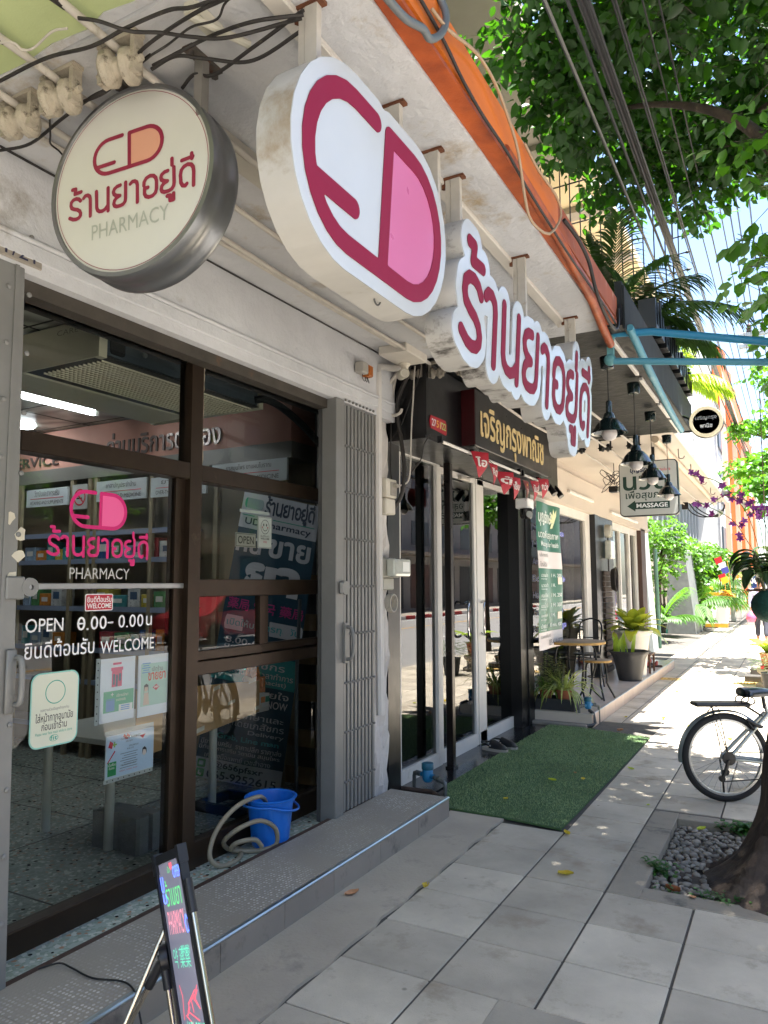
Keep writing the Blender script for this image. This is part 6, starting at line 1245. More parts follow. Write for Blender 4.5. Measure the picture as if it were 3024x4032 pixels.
g.loops([[(U(.13), Z(.185)), (U(.27), Z(.085)), (U(.27), Z(.125)), (U(.85), Z(.125)), (U(.85), Z(.25)), (U(.27), Z(.25)), (U(.27), Z(.285))]], f2, .0004); g.obj('green_lettering', dg, mz)
text(G(), 'MASSAGE', U(.29), U(.82), Z(.147), Z(.228), f2, .0012, bold=.03).obj('white_lettering', vw, mz)
text(G(), 'บุญรักษา', U(.19), U(.60), Z(.77), Z(.90), f2, .0006, bold=.03, skew=.15).obj('navy_lettering', nv, mz); text(G(), 'สาขาแม่นาง', U(.62), U(.88), Z(.80), Z(.86), f2, .0006, bold=.01).obj('red_lettering', redp, mz)
# green price banner
kb = 2.50/2.45
def fpb(u, v, d): return V((-2.50+d+.012*sin(u*9)+.010*sin(v*5), 8.17+u, v))
gb = E('price_banner', 'green and white massage price banner hung beside the cafe pillar', 'banner', (-2.5, 8.6, .78))
zb, zt, L_ = .80, 2.50, .95
g = G(); n = 16; g.add([fpb(L_*i/n, zb+(zt-zb)*j/n, 0) for i in range(n+1) for j in range(n+1)], [(i*(n+1)+j, (i+1)*(n+1)+j, (i+1)*(n+1)+j+1, i*(n+1)+j+1) for i in range(n) for j in range(n)]); g.obj('cloth', M('banner_green', '14664f', .4, var=.12, sc=2, coat=.2), gb, smooth=60)
def strip(v0, v1, u0=0, u1=L_, d=.003):
    g = G(); n = 14; g.add([fpb(u0+(u1-u0)*i/n, v0+(v1-v0)*j/2, d) for i in range(n+1) for j in range(3)], [(i*3+j, (i+1)*3+j, (i+1)*3+j+1, i*3+j+1) for i in range(n) for j in range(2)]); return g
g = strip(1.73, 1.93); g.add(*(lambda q: (q.v, q.f))(strip(zb, 1.0))); g.obj('white_band', M('banner_pink_white', 'd6cdc9', .4), gb)
for z in (1.545, 1.13): strip(z, z+.085, .74, .90, .005).obj('price_patch', M('patch_cream', 'ddd2bd', .5), gb)
g = text(G(), 'บุญรักษ์', .05, .62, 2.22, 2.42, fpb, .004, bold=.03); text(g, 'นวดเพื่อสุขภาพ', .05, .85, 2.06, 2.18, fpb, .004, bold=.02); text(g, 'Massage for health', .12, .84, 1.97, 2.05, fpb, .004, bold=.02)
for i, (t, pr) in enumerate((('นวดแผนไทย', '1 H. 200'), ('นวดเท้า', '1 H.'), ('คอบ่าไหล่', '1 H. 250'), ('นวดน้ำมัน', '1 H. 350'), ('ประคบสมุนไพร', '1 H.'), ('แว๊กซ์ขัดตัว', '45 min. 400'))):
    z = 1.66-i*.117; text(g, t, .06, .34, z-.03, z+.02, fpb, .004, bold=.01); text(g, pr, .52 if i != 5 else .46, (.66 if len(pr) < 6 else .88), z-.03, z+.015, fpb, .004, bold=.02); text(g, 'massage', .06, .28, z-.065, z-.045, fpb, .004)
g.obj('white_lettering', M('banner_lettering', 'd3dcd6', .5), gb)
g = text(G(), 'บริการทุกวัน', .05, .42, 1.85, 1.91, fpb, .005); text(g, 'ใกล้ฉัน', .05, .32, 1.75, 1.81, fpb, .005); text(g, 'แผนที่นวด', .06, .5, .93, .98, fpb, .005); text(g, '089-4166527', .40, .92, .83, .90, fpb, .005, bold=.01); g.obj('grey_lettering', M('grey_ink', '6f6f70', .6), gb)
g = G()
for k in range(5):
    a = 1.2+k*.62; g.loops([[(.72+.0*k, 2.30), (.72+.10*cos(a)-.03*sin(a), 2.30+.10*sin(a)+.03*cos(a)), (.72+.17*cos(a), 2.30+.17*sin(a)), (.72+.10*cos(a)+.03*sin(a), 2.30+.10*sin(a)-.03*cos(a))]], fpb, .004+k*.0006)
g.obj('flower_drawing', M('frangipani_cream', 'd8dcae', .5), gb)
# blue vinyl lettering on the massage window
e = E('window_lettering', 'column of blue English massage names stuck on the massage shop window', 'decal', (-2.715, 9.9, .9))
g = G(); gw = G()
for i, s in enumerate(('Massage', 'Massage', 'Aroma oil Massage', 'Body Scrub', 'Herbal Massage', 'Facial Massage', 'Foot Massage')):
    z = 2.22-i*.205; text(g, s, 8.62+.02*(i % 3), 10.1-.15*((i*2) % 3), z-.05, z+.06, px(-2.712), .001, bold=.02); text(gw, s, 8.62+.02*(i % 3), 10.1-.15*((i*2) % 3), z-.05, z+.06, px(-2.715), .001, bold=.07)
g.obj('blue_lettering', M('blue_vinyl', '4248b0', .4), e); gw.obj('white_outline', M('outline_white', 'c9cbe0', .4), e)
# table and stool
ir = M('black_iron', '15171a', .4, metal=.4)
wood = M('worn_tabletop', '8f7f6a', .6, var=.35, sc=4, stretch=(1, 6, 1)); edge = M('worn_yellow_edge', 'b08a4a', .7, var=.4, sc=10)
def round_seat(name, lab, cat, x, y, zt, r, th, legs, spread):
    e = E(name, lab, cat, (x, y, .143)); G().lathe([(0, th), (r-.01, th), (r-.004, th-.004), (r-.004, 0), (0, 0)], (x, y, zt-th), 'z', 36).obj('top', wood, e, smooth=40); G().lathe([(r-.004, .002), (r+.003, .004), (r+.003, th-.006), (r-.004, th-.004)], (x, y, zt-th), 'z', 36).obj('edge_band', edge, e)
    for k in range(legs):
        a = .6+2*pi*k/legs; G().tube(bez([(x+.25*r*cos(a), y+.25*r*sin(a), zt-th-.002), (x+.62*r*cos(a), y+.62*r*sin(a), zt-th-.03), (x+.72*r*cos(a), y+.72*r*sin(a), zt-.25), (x+.6*spread*cos(a), y+.6*spread*sin(a), .32), (x+spread*cos(a), y+spread*sin(a), .15)], 16), .012, 8).obj('leg', ir, e, smooth=60)
    G().tube([(x+.55*r*cos(t), y+.55*r*sin(t), zt-th-.18) for t in np.linspace(0, 2*pi, 25)], .007, 6).obj('ring_brace', ir, e, smooth=60)
round_seat('round_table', 'round worn wooden table on black iron legs in front of the massage window', 'table', -2.34, 9.10, .86, .355, .035, 4, .32)
round_seat('stool', 'round wooden stool with black legs on the massage step edge', 'stool', -2.16, 9.36, .62, .19, .03, 4, .23)
e = E('iron_chair', 'dark iron chair half hidden behind the round table', 'chair', (-2.55, 10.35, .143))
G().lathe([(0, .02), (.19, .02), (.19, 0), (0, 0)], (-2.5, 10.35, .58), 'z', 24).obj('seat', ir, e)
for a in (.5, 2.1, 3.7, 5.2): G().tube([(-2.5+.16*cos(a), 10.35+.16*sin(a), .58), (-2.5+.22*cos(a), 10.35+.22*sin(a), .145)], .011, 8).obj('leg', ir, e)
G().tube(bez([(-2.62, 10.52, .58), (-2.65, 10.56, .95), (-2.55, 10.60, 1.05), (-2.42, 10.60, 1.05), (-2.34, 10.56, .95), (-2.36, 10.50, .58)], 24), .012, 8).tube([(-2.6, 10.56, .8), (-2.38, 10.56, .8)], .008, 6).obj('backrest', ir, e, smooth=60)
# pots
wv_ = lambda i, a: .05*sin(a*8)*(1 if i in (2, 3, 4, 5) else .15)
e = E('fluted_pot', 'large black plastic pot with wavy rim on the massage step', 'pot', (-2.13, 11.35, .143))
G().lathe([(.16, 0), (.235, .36), (.285, .42), (.30, .425), (.285, .43), (.24, .37), (.22, .30), (0, .29)], (-2.13, 11.35, .143), 'z', 64, wave=wv_).obj('body', M('black_plastic_pot', '2c2d2f', .5, var=.2, sc=5), e, smooth=50); G().lathe([(.215, .34), (0, .345)], (-2.13, 11.35, .143), 'z', 24).obj('soil', MC['soil'], e)
g = G()
for k in range(9): blade(g, (-2.30+.03*k*(k % 2), 11.25+.02*k, .48), (.15*sin(k*2.1), -.15*cos(k), 1), .28+.03*(k % 4), .035, .4, 6)
g.obj('leaves', lfy, e, smooth=60)
e = E('croton_planter', 'white urn planter of broad yellow green leaves behind the black pot', 'plant', (-2.17, 11.95, .143))
G().lathe([(.17, 0), (.19, .25), (.22, .48), (.24, .62), (.285, .66), (.285, .69), (.255, .70), (.23, .66), (0, .64)], (-2.17, 11.95, .143), 'z', 40).obj('pot', M('white_urn', 'd3cdc4', .5, var=.12, sc=5, stain='a39c90', ssc=5, sth=.64), e, smooth=40)
g = G(); gs = G()
for k in range(26):
    a = k*2.4; el_ = .15+1.0*(k/26)**.8; L = .52-.18*(k/26)
    p = (-2.17+.07*cos(a), 11.95+.07*sin(a), .82+.10*(k/26)); blade(g, p, (cos(a)*cos(el_), sin(a)*cos(el_), sin(el_)), L, .095, .9-.5*k/26, 8, fold=.18)
    if k % 3 == 0: gs.tube([(-2.17, 11.95, .78), p], .012, 6)
gs.obj('stem', lfd, e); g.obj('leaves', M('croton_leaf', '9aa23a', .35, col2='55702a', sc=8, trl=.25, coat=.2), e, smooth=50)
tag(G().bx(-2.02, -1.99, 12.3, 12.32, .143, .42).bx(-2.02, -1.99, 12.7, 12.72, .143, .42).bx(-2.25, -2.22, 12.3, 12.32, .143, .42).bx(-2.25, -2.22, 12.7, 12.72, .143, .42).bx(-2.26, -1.98, 12.29, 12.73, .42, .44).obj('low_stool', M('brown_wood', '5a3a28', .6, var=.3)), 'low brown wooden stool behind the black fluted pot', 'stool')
for i, (x, y, c, lab) in enumerate(((-2.2, 13.2, 'b01a34', 'crimson sandal at the far end of the massage step'), (-2.1, 13.35, '7a2a20', 'brown sandal beside the crimson one on the massage step'), (-2.25, 13.65, 'a52a2a', 'dull red sandal farthest along the massage step'))):
    e = E('sandal', lab, 'shoe', (x, y, .143), 'sandals on the massage step')
    G().loops([circ(x, y, .13, 24, .05)], pz(.143), 0, .03).obj('sole', M('sole_brown', '3a2a22', .7), e); G().tube(bez([(x+.03, y-.05, .17), (x+.04, y-.02, .22), (x+.04, y+.02, .22), (x+.03, y+.05, .17)], 12), .022, 8).obj('strap', M('strap_'+c, c, .5), e, smooth=60)
e = E('wall_meter', 'round clock faced meter with coiled cable on the brick pillar', 'meter', (-2.57, 12.2, 1.9))
G().lathe([(0, 0), (.11, 0), (.11, .07), (.09, .10), (0, .10)], (-2.60, 12.22, 2.40), 'x', 24).obj('dial_case', M('grey_meter_case', 'a7a59a', .5), e, smooth=40); G().bx(-2.60, -2.50, 12.12, 12.42, 1.95, 2.25, ch=.02).obj('cover', MC['cloudy_plastic'], e)
g = G()
for k in range(4): g.tube([(-2.53+.02*k, 12.3+(.10+.01*k)*cos(t), 1.62+(.16+.01*k)*sin(t)) for t in np.linspace(0, 2*pi, 20)], .012, 6)
g.tube([(-2.56, 12.2, 2.3), (-2.56, 12.18, 1.75)], .012, 6).obj('cable_coil', mat_cab, e, smooth=60)
for i, (a, b, z, lab) in enumerate(((9.9, 11.3, 2.78, 'white lamp tube on the cream massage bulkhead, nearer one'), (12.6, 15.0, 2.72, 'white lamp tube on the cream massage bulkhead, farther one'))): G().bx(-2.598, -2.555, a, b, z, z+.04, ch=.006).obj('wall_tube', tl_, label=lab, cat='lamp', group='lamp tubes on the massage bulkhead')
tag(G().tube([(-1.25, 8.6, 3.16), (-1.25, 13.5, 3.16), (-1.27, 16.3, 3.16)], .04, 10).obj('soffit_pipe', M('beige_pipe', 'c9b8a2', .6, var=.15, sc=4), smooth=50), 'beige pipe along the cream massage canopy soffit', 'pipe')
for i, y in enumerate((9.6, 10.9, 12.3, 13.8, 15.2)):
    tag(G().tube(bez([(-1.13, y, 3.2), (-1.13, y, 3.12), (-1.12, y, 3.085), (-1.08, y, 3.08), (-1.06, y, 3.11)], 12), .007, 6).obj('soffit_hook', MC['grey_steel_post']), 'bent wire hook in the cream soffit, number %d from the massage sign' % (i+1), 'hook', 'hooks in the cream soffit')
# floodlight with looped cables under the canopy end
e = E('tangled_lamp', 'tangle of wire and a lamp holder hanging by the massage bulkhead', 'lamp', (-2.05, 10.4, 2.7))
rq_ = random.Random(14); g = G()
for k in range(9): c = V((-2.05+rq_.uniform(-.12, .12), 10.3+rq_.uniform(-.2, .2), 2.95+rq_.uniform(-.1, .1))); g.tube([c+V((.07*cos(t)*(1+.2*sin(3*t)), .06*sin(t), .07*sin(t+k))) for t in np.linspace(0, 2*pi, 16)], .005, 5)
g.tube([(-2.05, 10.3, 2.9), (-2.05, 10.3, 3.2)], .006, 5); g.obj('wire', mat_cab, e); G().bx(-2.12, -2.0, 10.25, 10.4, 2.80, 2.88, ch=.01).obj('lamp_holder', mat_black, e)
# ================================================================ STREET TREE
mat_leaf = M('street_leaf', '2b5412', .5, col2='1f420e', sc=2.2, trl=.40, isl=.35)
mat_leaf2 = M('sunlit_leaf_tint', '4a7a22', .4, col2='356018', sc=2, trl=.42, isl=.25)  # lit copy of the street leaf: sunlight put into a lighter green
bark = M('tree_bark', '4c3f34', .9, col2='2b2420', sc=9, bump=4, bsc=22, stretch=(1, 1, .45), stain='7a6a58', ssc=7, sth=.6)
def leaf_cloud(name, pts, par, mat, size, seed, per=9, spread=.20, hang=.5, extra=None):
    """pts: sprig origins; each sprig carries leaves alternately along a twig"""
    R = np.random.default_rng(seed); P = np.array(pts); n = len(P)
    a = R.uniform(0, 2*pi, n); dz = R.uniform(-.75, .15, n)
    tw = np.stack([np.cos(a), np.sin(a), dz], 1); tw /= np.linalg.norm(tw, axis=1)[:, None]
    C_ = np.repeat(P, per, 0); T = np.repeat(tw, per, 0); k = np.tile(np.arange(per), n); N = n*per
    t = (k+.5)/per; base = C_+T*(t*spread*2)[:, None]+R.normal(0, .012, (N, 3))
    side = np.cross(T, [0, 0, 1]); side /= np.maximum(1e-6, np.linalg.norm(side, axis=1))[:, None]; sg = np.where(k % 2 == 0, 1, -1)[:, None]
    d = T*.55+side*sg*.8+R.normal(0, .28, (N, 3)); d[:, 2] -= hang*R.uniform(.4, 1.5, N); d /= np.linalg.norm(d, axis=1)[:, None]
    w = np.cross(d, R.normal(0, .45, (N, 3))+[0, 0, 1.]); w /= np.maximum(1e-6, np.linalg.norm(w, axis=1))[:, None]; nr = np.cross(w, d)
    s = size*R.uniform(.65, 1.25, N)[:, None]; L = s; W = s*.33*R.uniform(.85, 1.2, N)[:, None]; f = s*.09
    V_ = np.stack([base, base+d*L*.30+w*W*.9+nr*f, base+d*L*.68+w*W*.85+nr*f, base+d*L-nr*f*.6, base+d*L*.68-w*W*.85+nr*f, base+d*L*.30-w*W*.9+nr*f, base+d*L*.5], 1).reshape(-1, 3)
    o = np.arange(N)[:, None, None]*7; F = np.array([[0, 1, 6], [1, 2, 6], [2, 3, 6], [3, 4, 6], [4, 5, 6], [5, 0, 6]])[None]+o
    # twigs as thin three sided prisms
    e = P+tw*spread*1.9; s1 = np.cross(tw, [0, 0, 1.]); s1 /= np.maximum(1e-6, np.linalg.norm(s1, axis=1))[:, None]; s2 = np.cross(tw, s1); r = .0028
    tv = np.stack([P-tw*.1+s1*r, P-tw*.1-s1*r*.5+s2*r, P-tw*.1-s1*r*.5-s2*r, e], 1).reshape(-1, 3); ob = len(V_)+np.arange(n)[:, None, None]*4
    F2 = np.array([[0, 1, 3], [1, 2, 3], [2, 0, 3]])[None]+ob
    me = bpy.data.meshes.new(name); allv = np.concatenate([V_, tv])-np.array(par['_w']); allf = np.concatenate([F.reshape(-1, 3), F2.reshape(-1, 3)])
    me.vertices.add(len(allv)); me.vertices.foreach_set('co', allv.ravel()); me.loops.add(len(allf)*3); me.loops.foreach_set('vertex_index', allf.ravel().astype(np.int32))
    me.polygons.add(len(allf)); me.polygons.foreach_set('loop_start', np.arange(len(allf))*3); me.polygons.foreach_set('loop_total', np.full(len(allf), 3))
    mi = np.zeros(len(allf), np.int32); mi[len(F)*6:] = 1; me.materials.append(mat); me.materials.append(bark); me.polygons.foreach_set('material_index', mi)
    me.polygons.foreach_set('use_smooth', np.ones(len(allf), bool)); me.update(calc_edges=True); me.validate()
    ob_ = bpy.data.objects.new(name, me); COL.objects.link(ob_); ob_.parent = par; ob_['_w'] = par['_w']; return ob_
def ell(R, c, r, n):
    q = R.normal(0, 1, (n, 3)); q /= np.linalg.norm(q, axis=1)[:, None]; return np.array(c)+q*np.array(r)*(R.uniform(.15, 1, n)**(1/2.2))[:, None]
from mathutils import noise as bnoise
tree = E('street_tree', 'street tree with flaring roots at the right edge, its leafy crown over the pavement', 'tree', (.08, 4.5, -.05))
NA, NZ = 120, 120; g = G(); vs = []
for j in range(NZ+1):
    z = -.09+ (4.2+.09)*(j/NZ)**1.7
    cx, cy = -.005+.055*z+.012*z*z, 4.52+.01*z
    for i in range(NA):
        a = 2*pi*i/NA; rb_ = .195+.02*sin(3*a+1)+.012*sin(7*a+z*3)
        fl = .34*math.exp(-max(0, z+.03)/.17)*(.55+.45*max(0, cos(2.5*(a-3.35)))**1.5+.35*max(0, cos(2*(a-4.4)))**2+.3*max(0, cos(2*(a-1.2)))**2)
        r = rb_*(1-.06*z)+fl+.010*sin(11*a+5*z)+.006*sin(23*a-9*z)+.02*math.exp(-z/.6)*sin(5*a)+.016*bnoise.noise((cos(a)*4, sin(a)*4, z*2.2))+.009*abs(bnoise.noise((cos(a)*11, sin(a)*11, z*5)))
        vs.append((cx+r*cos(a), cy+r*sin(a), z))
g.add(vs, [(j*NA+i, j*NA+(i+1) % NA, (j+1)*NA+(i+1) % NA, (j+1)*NA+i) for j in range(NZ) for i in range(NA)])
g.obj('trunk', bark, tree, smooth=70)
g = G()
for pts, r0 in (([(-.12, 4.36, .20), (-.22, 4.24, .07), (-.30, 4.17, .0), (-.40, 4.13, -.05)], .10), ([(.10, 4.25, .22), (.10, 4.1, .12), (.22, 4.0, .06), (.45, 3.98, .04), (.7, 4.02, .0)], .13), ([(-.05, 4.28, .14), (.0, 4.13, .06), (.08, 4.05, .03), (.2, 3.98, -.04)], .09), ([(-.15, 4.55, .16), (-.33, 4.62, .02), (-.48, 4.66, -.05)], .08)):
    P = bez(pts, 20); g.tube(P, r0, 14, True, [r0*(1-.62*i/(len(P)-1))+.006*sin(i*2.3) for i in range(len(P))])
g.obj('root', bark, tree, smooth=70)
lim = [[(.25, 4.56, 3.6), (-.1, 4.9, 4.4), (-.6, 5.3, 4.95), (-1.2, 5.6, 5.25)], [(.28, 4.56, 3.9), (.3, 5.3, 4.7), (.0, 6.1, 5.2), (-.5, 6.9, 5.35)], [(.3, 4.56, 4.0), (.8, 4.0, 4.9), (1.6, 3.4, 5.6)], [(.3, 4.55, 4.1), (.1, 3.6, 4.9), (-.3, 2.5, 5.4), (-.8, 1.6, 5.6)], [(.3, 4.56, 4.1), (1.1, 5.3, 5.0), (2.0, 6.0, 5.6)], [(.27, 4.5, 3.0), (.1, 4.9, 3.5), (-.05, 5.3, 3.75)]]
for l in lim:
    P = bez(l, 18); G().tube(P, .07, 10, True, [.05*(1-.8*i/(len(P)-1)) for i in range(len(P))]).obj('limb', bark, tree, smooth=60)
R = np.random.default_rng(17)
blobs = [((-.95, 5.0, 5.4), (.62, .75, .42), 120), ((-1.0, 6.0, 5.40), (.55, .7, .42), 125), ((-.55, 6.5, 5.50), (.6, .6, .45), 110), ((-.05, 6.5, 5.45), (.45, .5, .40), 110), ((-.3, 5.5, 5.7), (.9, .9, .5), 190), ((-.5, 4.3, 5.5), (.9, .9, .5), 240), ((.5, 5.6, 5.8), (.9, 1.0, .6), 240), ((.6, 4.3, 6.0), (1.0, 1.0, .6), 240), ((-.75, 3.0, 5.6), (.8, .9, .45), 230), ((.4, 2.8, 5.8), (1.0, 1.0, .5), 330), ((1.2, 2.4, 5.9), (.9, 1.0, .5), 380), ((.25, 2.5, 5.5), (.9, 1.0, .4), 330), ((-.1, 3.7, 5.6), (.75, .7, .35), 200), ((-.7, 1.9, 5.6), (.8, .7, .45), 200), ((.4, 1.6, 5.8), (.9, .8, .5), 380), ((1.2, 3.9, 6.1), (.7, 1.2, .6), 190), ((1.1, 5.8, 6.1), (.7, 1.0, .6), 150), ((1.1, 1.6, 6.0), (.7, .9, .5), 380), ((-.1, 4.5, 6.5), (1.4, 2.2, .5), 220), ((-.62, 6.95, 5.12), (.42, .32, .22), 46), ((-.02, 6.75, 5.1), (.3, .3, .22), 40), ((-1.25, 5.35, 5.15), (.35, .5, .25), 55), ((-1.1, 6.5, 5.2), (.3, .4, .24), 50), ((-1.3, 4.6, 5.25), (.3, .5, .25), 48)]  # clumps toward the camera are out of view, added to shade the pavement
pts = np.concatenate([ell(R, *b) for b in blobs])
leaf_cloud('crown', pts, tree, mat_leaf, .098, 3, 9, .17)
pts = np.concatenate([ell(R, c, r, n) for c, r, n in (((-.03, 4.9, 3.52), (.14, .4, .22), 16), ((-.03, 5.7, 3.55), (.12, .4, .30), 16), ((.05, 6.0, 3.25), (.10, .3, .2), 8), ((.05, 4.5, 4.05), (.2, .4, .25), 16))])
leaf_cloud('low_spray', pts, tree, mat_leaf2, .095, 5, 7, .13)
# weeds in the pit
g = G(); rw = random.Random(6)
for cx, cy, n, s, sp in ((-.70, 4.42, 14, .07, .05), (-.36, 5.34, 18, .09, .06), (-.35, 4.12, 34, .045, .16), (-.12, 4.08, 30, .045, .14), (-.22, 4.2, 8, .05, .03)):
    for k in range(n):
        a = rw.uniform(0, 6.28); p = V((cx+rw.gauss(0, sp), cy+rw.gauss(0, .02), -.03)); blade(g, p, (cos(a), sin(a), rw.uniform(.6, 1.8)), s*rw.uniform(.7, 1.6), s*.2, 1.0, 4)
        for q in range(4): blade(g, p+V((0, 0, .02+.012*q)), (cos(a+q*1.7), sin(a+q*1.7), .5), s*.5, s*.16, .7, 3)
g.obj('weeds', M('weed_green', '3f6a2a', .5, col2='2c5426', sc=20, trl=.25), kind='stuff', label='small green weeds along the tree pit edge', cat='weeds', smooth=60)
# fallen leaves
ly_ = M('fallen_yellow_leaf', 'd6bb3a', .6, col2='b88f2c', sc=40, trl=.2); lg_ = M('fallen_lime_leaf', 'b7c23a', .6, col2='98a82e', sc=40, trl=.2); lb_ = M('fallen_brown_leaf', '9c5a2c', .7, col2='6e3d20', sc=40); lo_ = M('fallen_tan_leaf', 'd09a72', .7, col2='b07d55', sc=40)
fl_ = [(-1.131, 4.061, .007, .085, ly_, 'largest yellow leaf, lying on the pavement between mat and camera'), (-1.294, 4.70, .007, .055, ly_, 'pale yellow leaf at the near corner of the turf mat'), (-1.712, 3.544, .012, .055, ly_, 'curled yellow leaf on the edge of the concrete apron'), (-2.001, 3.293, .012, .075, lo_, 'mottled tan leaf on the concrete apron near the step'), (-1.70, 5.8, .03, .06, lg_, 'yellow green leaf in the middle of the turf mat'), (-1.60, 6.1, .03, .03, lo_, 'tiny tan leaf on the turf mat'), (-1.50, 5.95, .03, .05, ly_, 'folded yellow leaf on the turf mat towards its street side'), (-1.85, 5.15, .03, .045, ly_, 'yellow leaf near the front of the turf mat'), (-1.63, 8.05, .03, .06, lo_, 'pinkish tan leaf at the far end of the turf mat'), (-1.25, 6.55, .007, .06, lg_, 'lime leaf on the pavement at the street edge of the mat'), (-1.75, 9.0, .007, .06, ly_, 'yellow leaf on the paving near the far water meter'), (-1.35, 9.1, .007, .07, ly_, 'yellow leaf on the sunlit paving beyond the mat'), (-1.05, 8.8, .007, .07, lg_, 'lime leaf on the sunlit paving, near the bicycle side'), (-1.5, 11.4, .007, .07, ly_, 'yellow leaf on the paving beside the massage step'), (-.95, 7.4, .007, .06, lg_, 'lime leaf on the sunlit paving left of the bicycle'), (-.95, 5.55, .009, .035, lg_, 'small lime leaf by the corner of the tree pit kerb'), (-.56, 5.1, .03, .06, lg_, 'heart shaped lime leaf lying on the pebbles'), (-.60, 4.12, .0, .07, lb_, 'orange brown curled leaf at the near edge of the pit'), (-.50, 4.06, .008, .045, lo_, 'round salmon leaf on the near kerb of the pit'), (.0, 4.03, .008, .06, lb_, 'brown leaf among weeds at the right photo edge'), (-.60, 8.2, .007, .06, ly_, 'yellow leaf on the paving behind the bicycle wheel'), (-.45, 13.0, .007, .08, ly_, 'yellow leaf on the paving by the stone blocks')]
for i, (x, y, z, s, m, lab) in enumerate(fl_):
    a = i*2.4; u = V((cos(a), sin(a), .1)); w = V((-sin(a), cos(a), 0)); g = G(); n = 8; up_ = V((0, 0, 1))
    vs = []
    for k in range(n+1):
        t = k/n; ww = s*.34*sin(pi*min(1, t*.94+.05))**.75
        for j in range(5): q = (j-2)/2; vs.append(V((x, y, z))+u*(s*(t-.5))+w*(ww*q)+up_*(s*(.20*q*q*(.6+.4*(i % 3))+.16*(t-.5)**2*(1+i % 2)+.02*sin(9*t+q*3))))
    g.add(vs, [(k*5+j, k*5+j+1, (k+1)*5+j+1, (k+1)*5+j) for k in range(n) for j in range(4)])
    tag(g.obj('fallen_leaf', m, smooth=80), lab, 'leaf', 'fallen leaves')
# ================================================================ BICYCLE
hd = V((cos(radians(28)), sin(radians(28)), 0)); nl = V((0, 0, 1)).cross(hd); HB = V((-.472, 5.935, .31))
B_T = lambda u, w, n=0.: HB+hd*u+V((0, 0, w))+nl*n
bike = E('bicycle', 'old silver framed bicycle with black rack and saddle parked behind the street tree', 'bicycle', (-.1, 6.15, .0))
tyre = M('tyre_rubber', '1c1c1d', .75, bump=.4, bsc=120); alu = M('bike_aluminium', 'b5b8b8', .3, metal=.85, var=.1); frm = M('bike_frame_silver', 'a9b0ad', .4, metal=.5, var=.15); bblk = M('bike_black', '17181a', .4)
Q3 = Matrix((hd, V((0, 0, 1)), nl)).transposed()
def wheel(u0):
    c = B_T(u0, 0)
    w = G().lathe([(.268, -.014), (.282, -.022), (.298, -.019), (.309, -.008), (.311, 0), (.309, .008), (.298, .019), (.282, .022), (.268, .014), (.268, -.014)], c, 'z', 64, Q3).obj('wheel', tyre, bike, smooth=50)
    G().lathe([(.252, -.012), (.268, -.014), (.274, -.012), (.274, .012), (.268, .014), (.252, .012), (.250, 0), (.252, -.012)], c, 'z', 64, Q3).obj('rim', alu, w, smooth=40)
    g = G().lathe([(0, -.05), (.008, -.05), (.012, -.034), (.026, -.033), (.026, -.029), (.014, -.026), (.014, .026), (.026, .029), (.026, .033), (.012, .034), (.008, .05), (0, .05)], c, 'z', 20, Q3); g.obj('hub', alu, w, smooth=40)
    g = G()
    for k in range(32):
        a = 2*pi*k/32; b = a+(.38 if k % 4 < 2 else -.38); s = .031 if k % 2 else -.031
        g.tube([c+hd*(.025*cos(b))+V((0, 0, .025*sin(b)))+nl*s, c+hd*(.252*cos(a))+V((0, 0, .252*sin(a)))], .0013, 4, False)
    g.obj('spokes', M('spoke_steel', '8b8d8c', .3, metal=.8), w); return w
wheel(0); wheel(1.02)
def tubes(nm, segs, r, mat=frm, n=10):
    g = G()
    for s in segs: g.tube(s, r, n)
    return g.obj(nm, mat, bike, smooth=50)
bb, st, ht, hb = (.44, -.045), (.30, .36), (.78, .30), (.80, .42)
tubes('frame', [[B_T(*bb), B_T(*st)], [B_T(*bb), B_T(*ht)], [B_T(.33, .27), B_T(.79, .37)], [B_T(0, 0, .055), B_T(.10, -.01, .05), B_T(.40, -.045, .03)], [B_T(0, 0, -.055), B_T(.10, -.01, -.05), B_T(.40, -.045, -.03)], [B_T(0, .0, .055), B_T(.31, .31, .025)], [B_T(0, .0, -.055), B_T(.31, .31, -.025)]], .013)
tubes('fork', [[B_T(.78, .30), B_T(.80, .42)], [B_T(.80, .32, .04), B_T(.92, .12, .05), B_T(1.02, 0, .05)], [B_T(.80, .32, -.04), B_T(.92, .12, -.05), B_T(1.02, 0, -.05)]], .011)
tubes('seat_post', [[B_T(.30, .34), B_T(.285, .455)]], .013, bblk)
g = G(); N = 14; vs = []
for i in range(N+1):
    t = i/N; u = .13+.27*t; w = .095*(1-t)**.8+.018; 
    if i in (0, N): w *= .7
    for j in range(9): a = pi*j/8; vs.append(B_T(u, .445+.012*sin(pi*t)-.005+.05*(1-.35*t)*sin(a)**.7*(1-.25*t), w*cos(a)))
    for j in range(1, 8): a = pi*j/8; vs.append(B_T(u, .437-.012*sin(a), -w*cos(a)*.96))
g.add(vs, [(i*16+j, i*16+(j+1) % 16, (i+1)*16+(j+1) % 16, (i+1)*16+j) for i in range(N) for j in range(16)]+[tuple(range(16)), tuple(N*16+j for j in range(16))])
g.obj('saddle', M('black_vinyl', '1b2026', .3, coat=.3), bike, smooth=50)
g = G()
for s in (-.045, .045): g.tube([B_T(.16+.05*cos(t), .40+.03*sin(t), s) for t in np.linspace(0, 6.28, 12)], .005, 6)
g.obj('saddle_spring', bblk, bike, smooth=60)
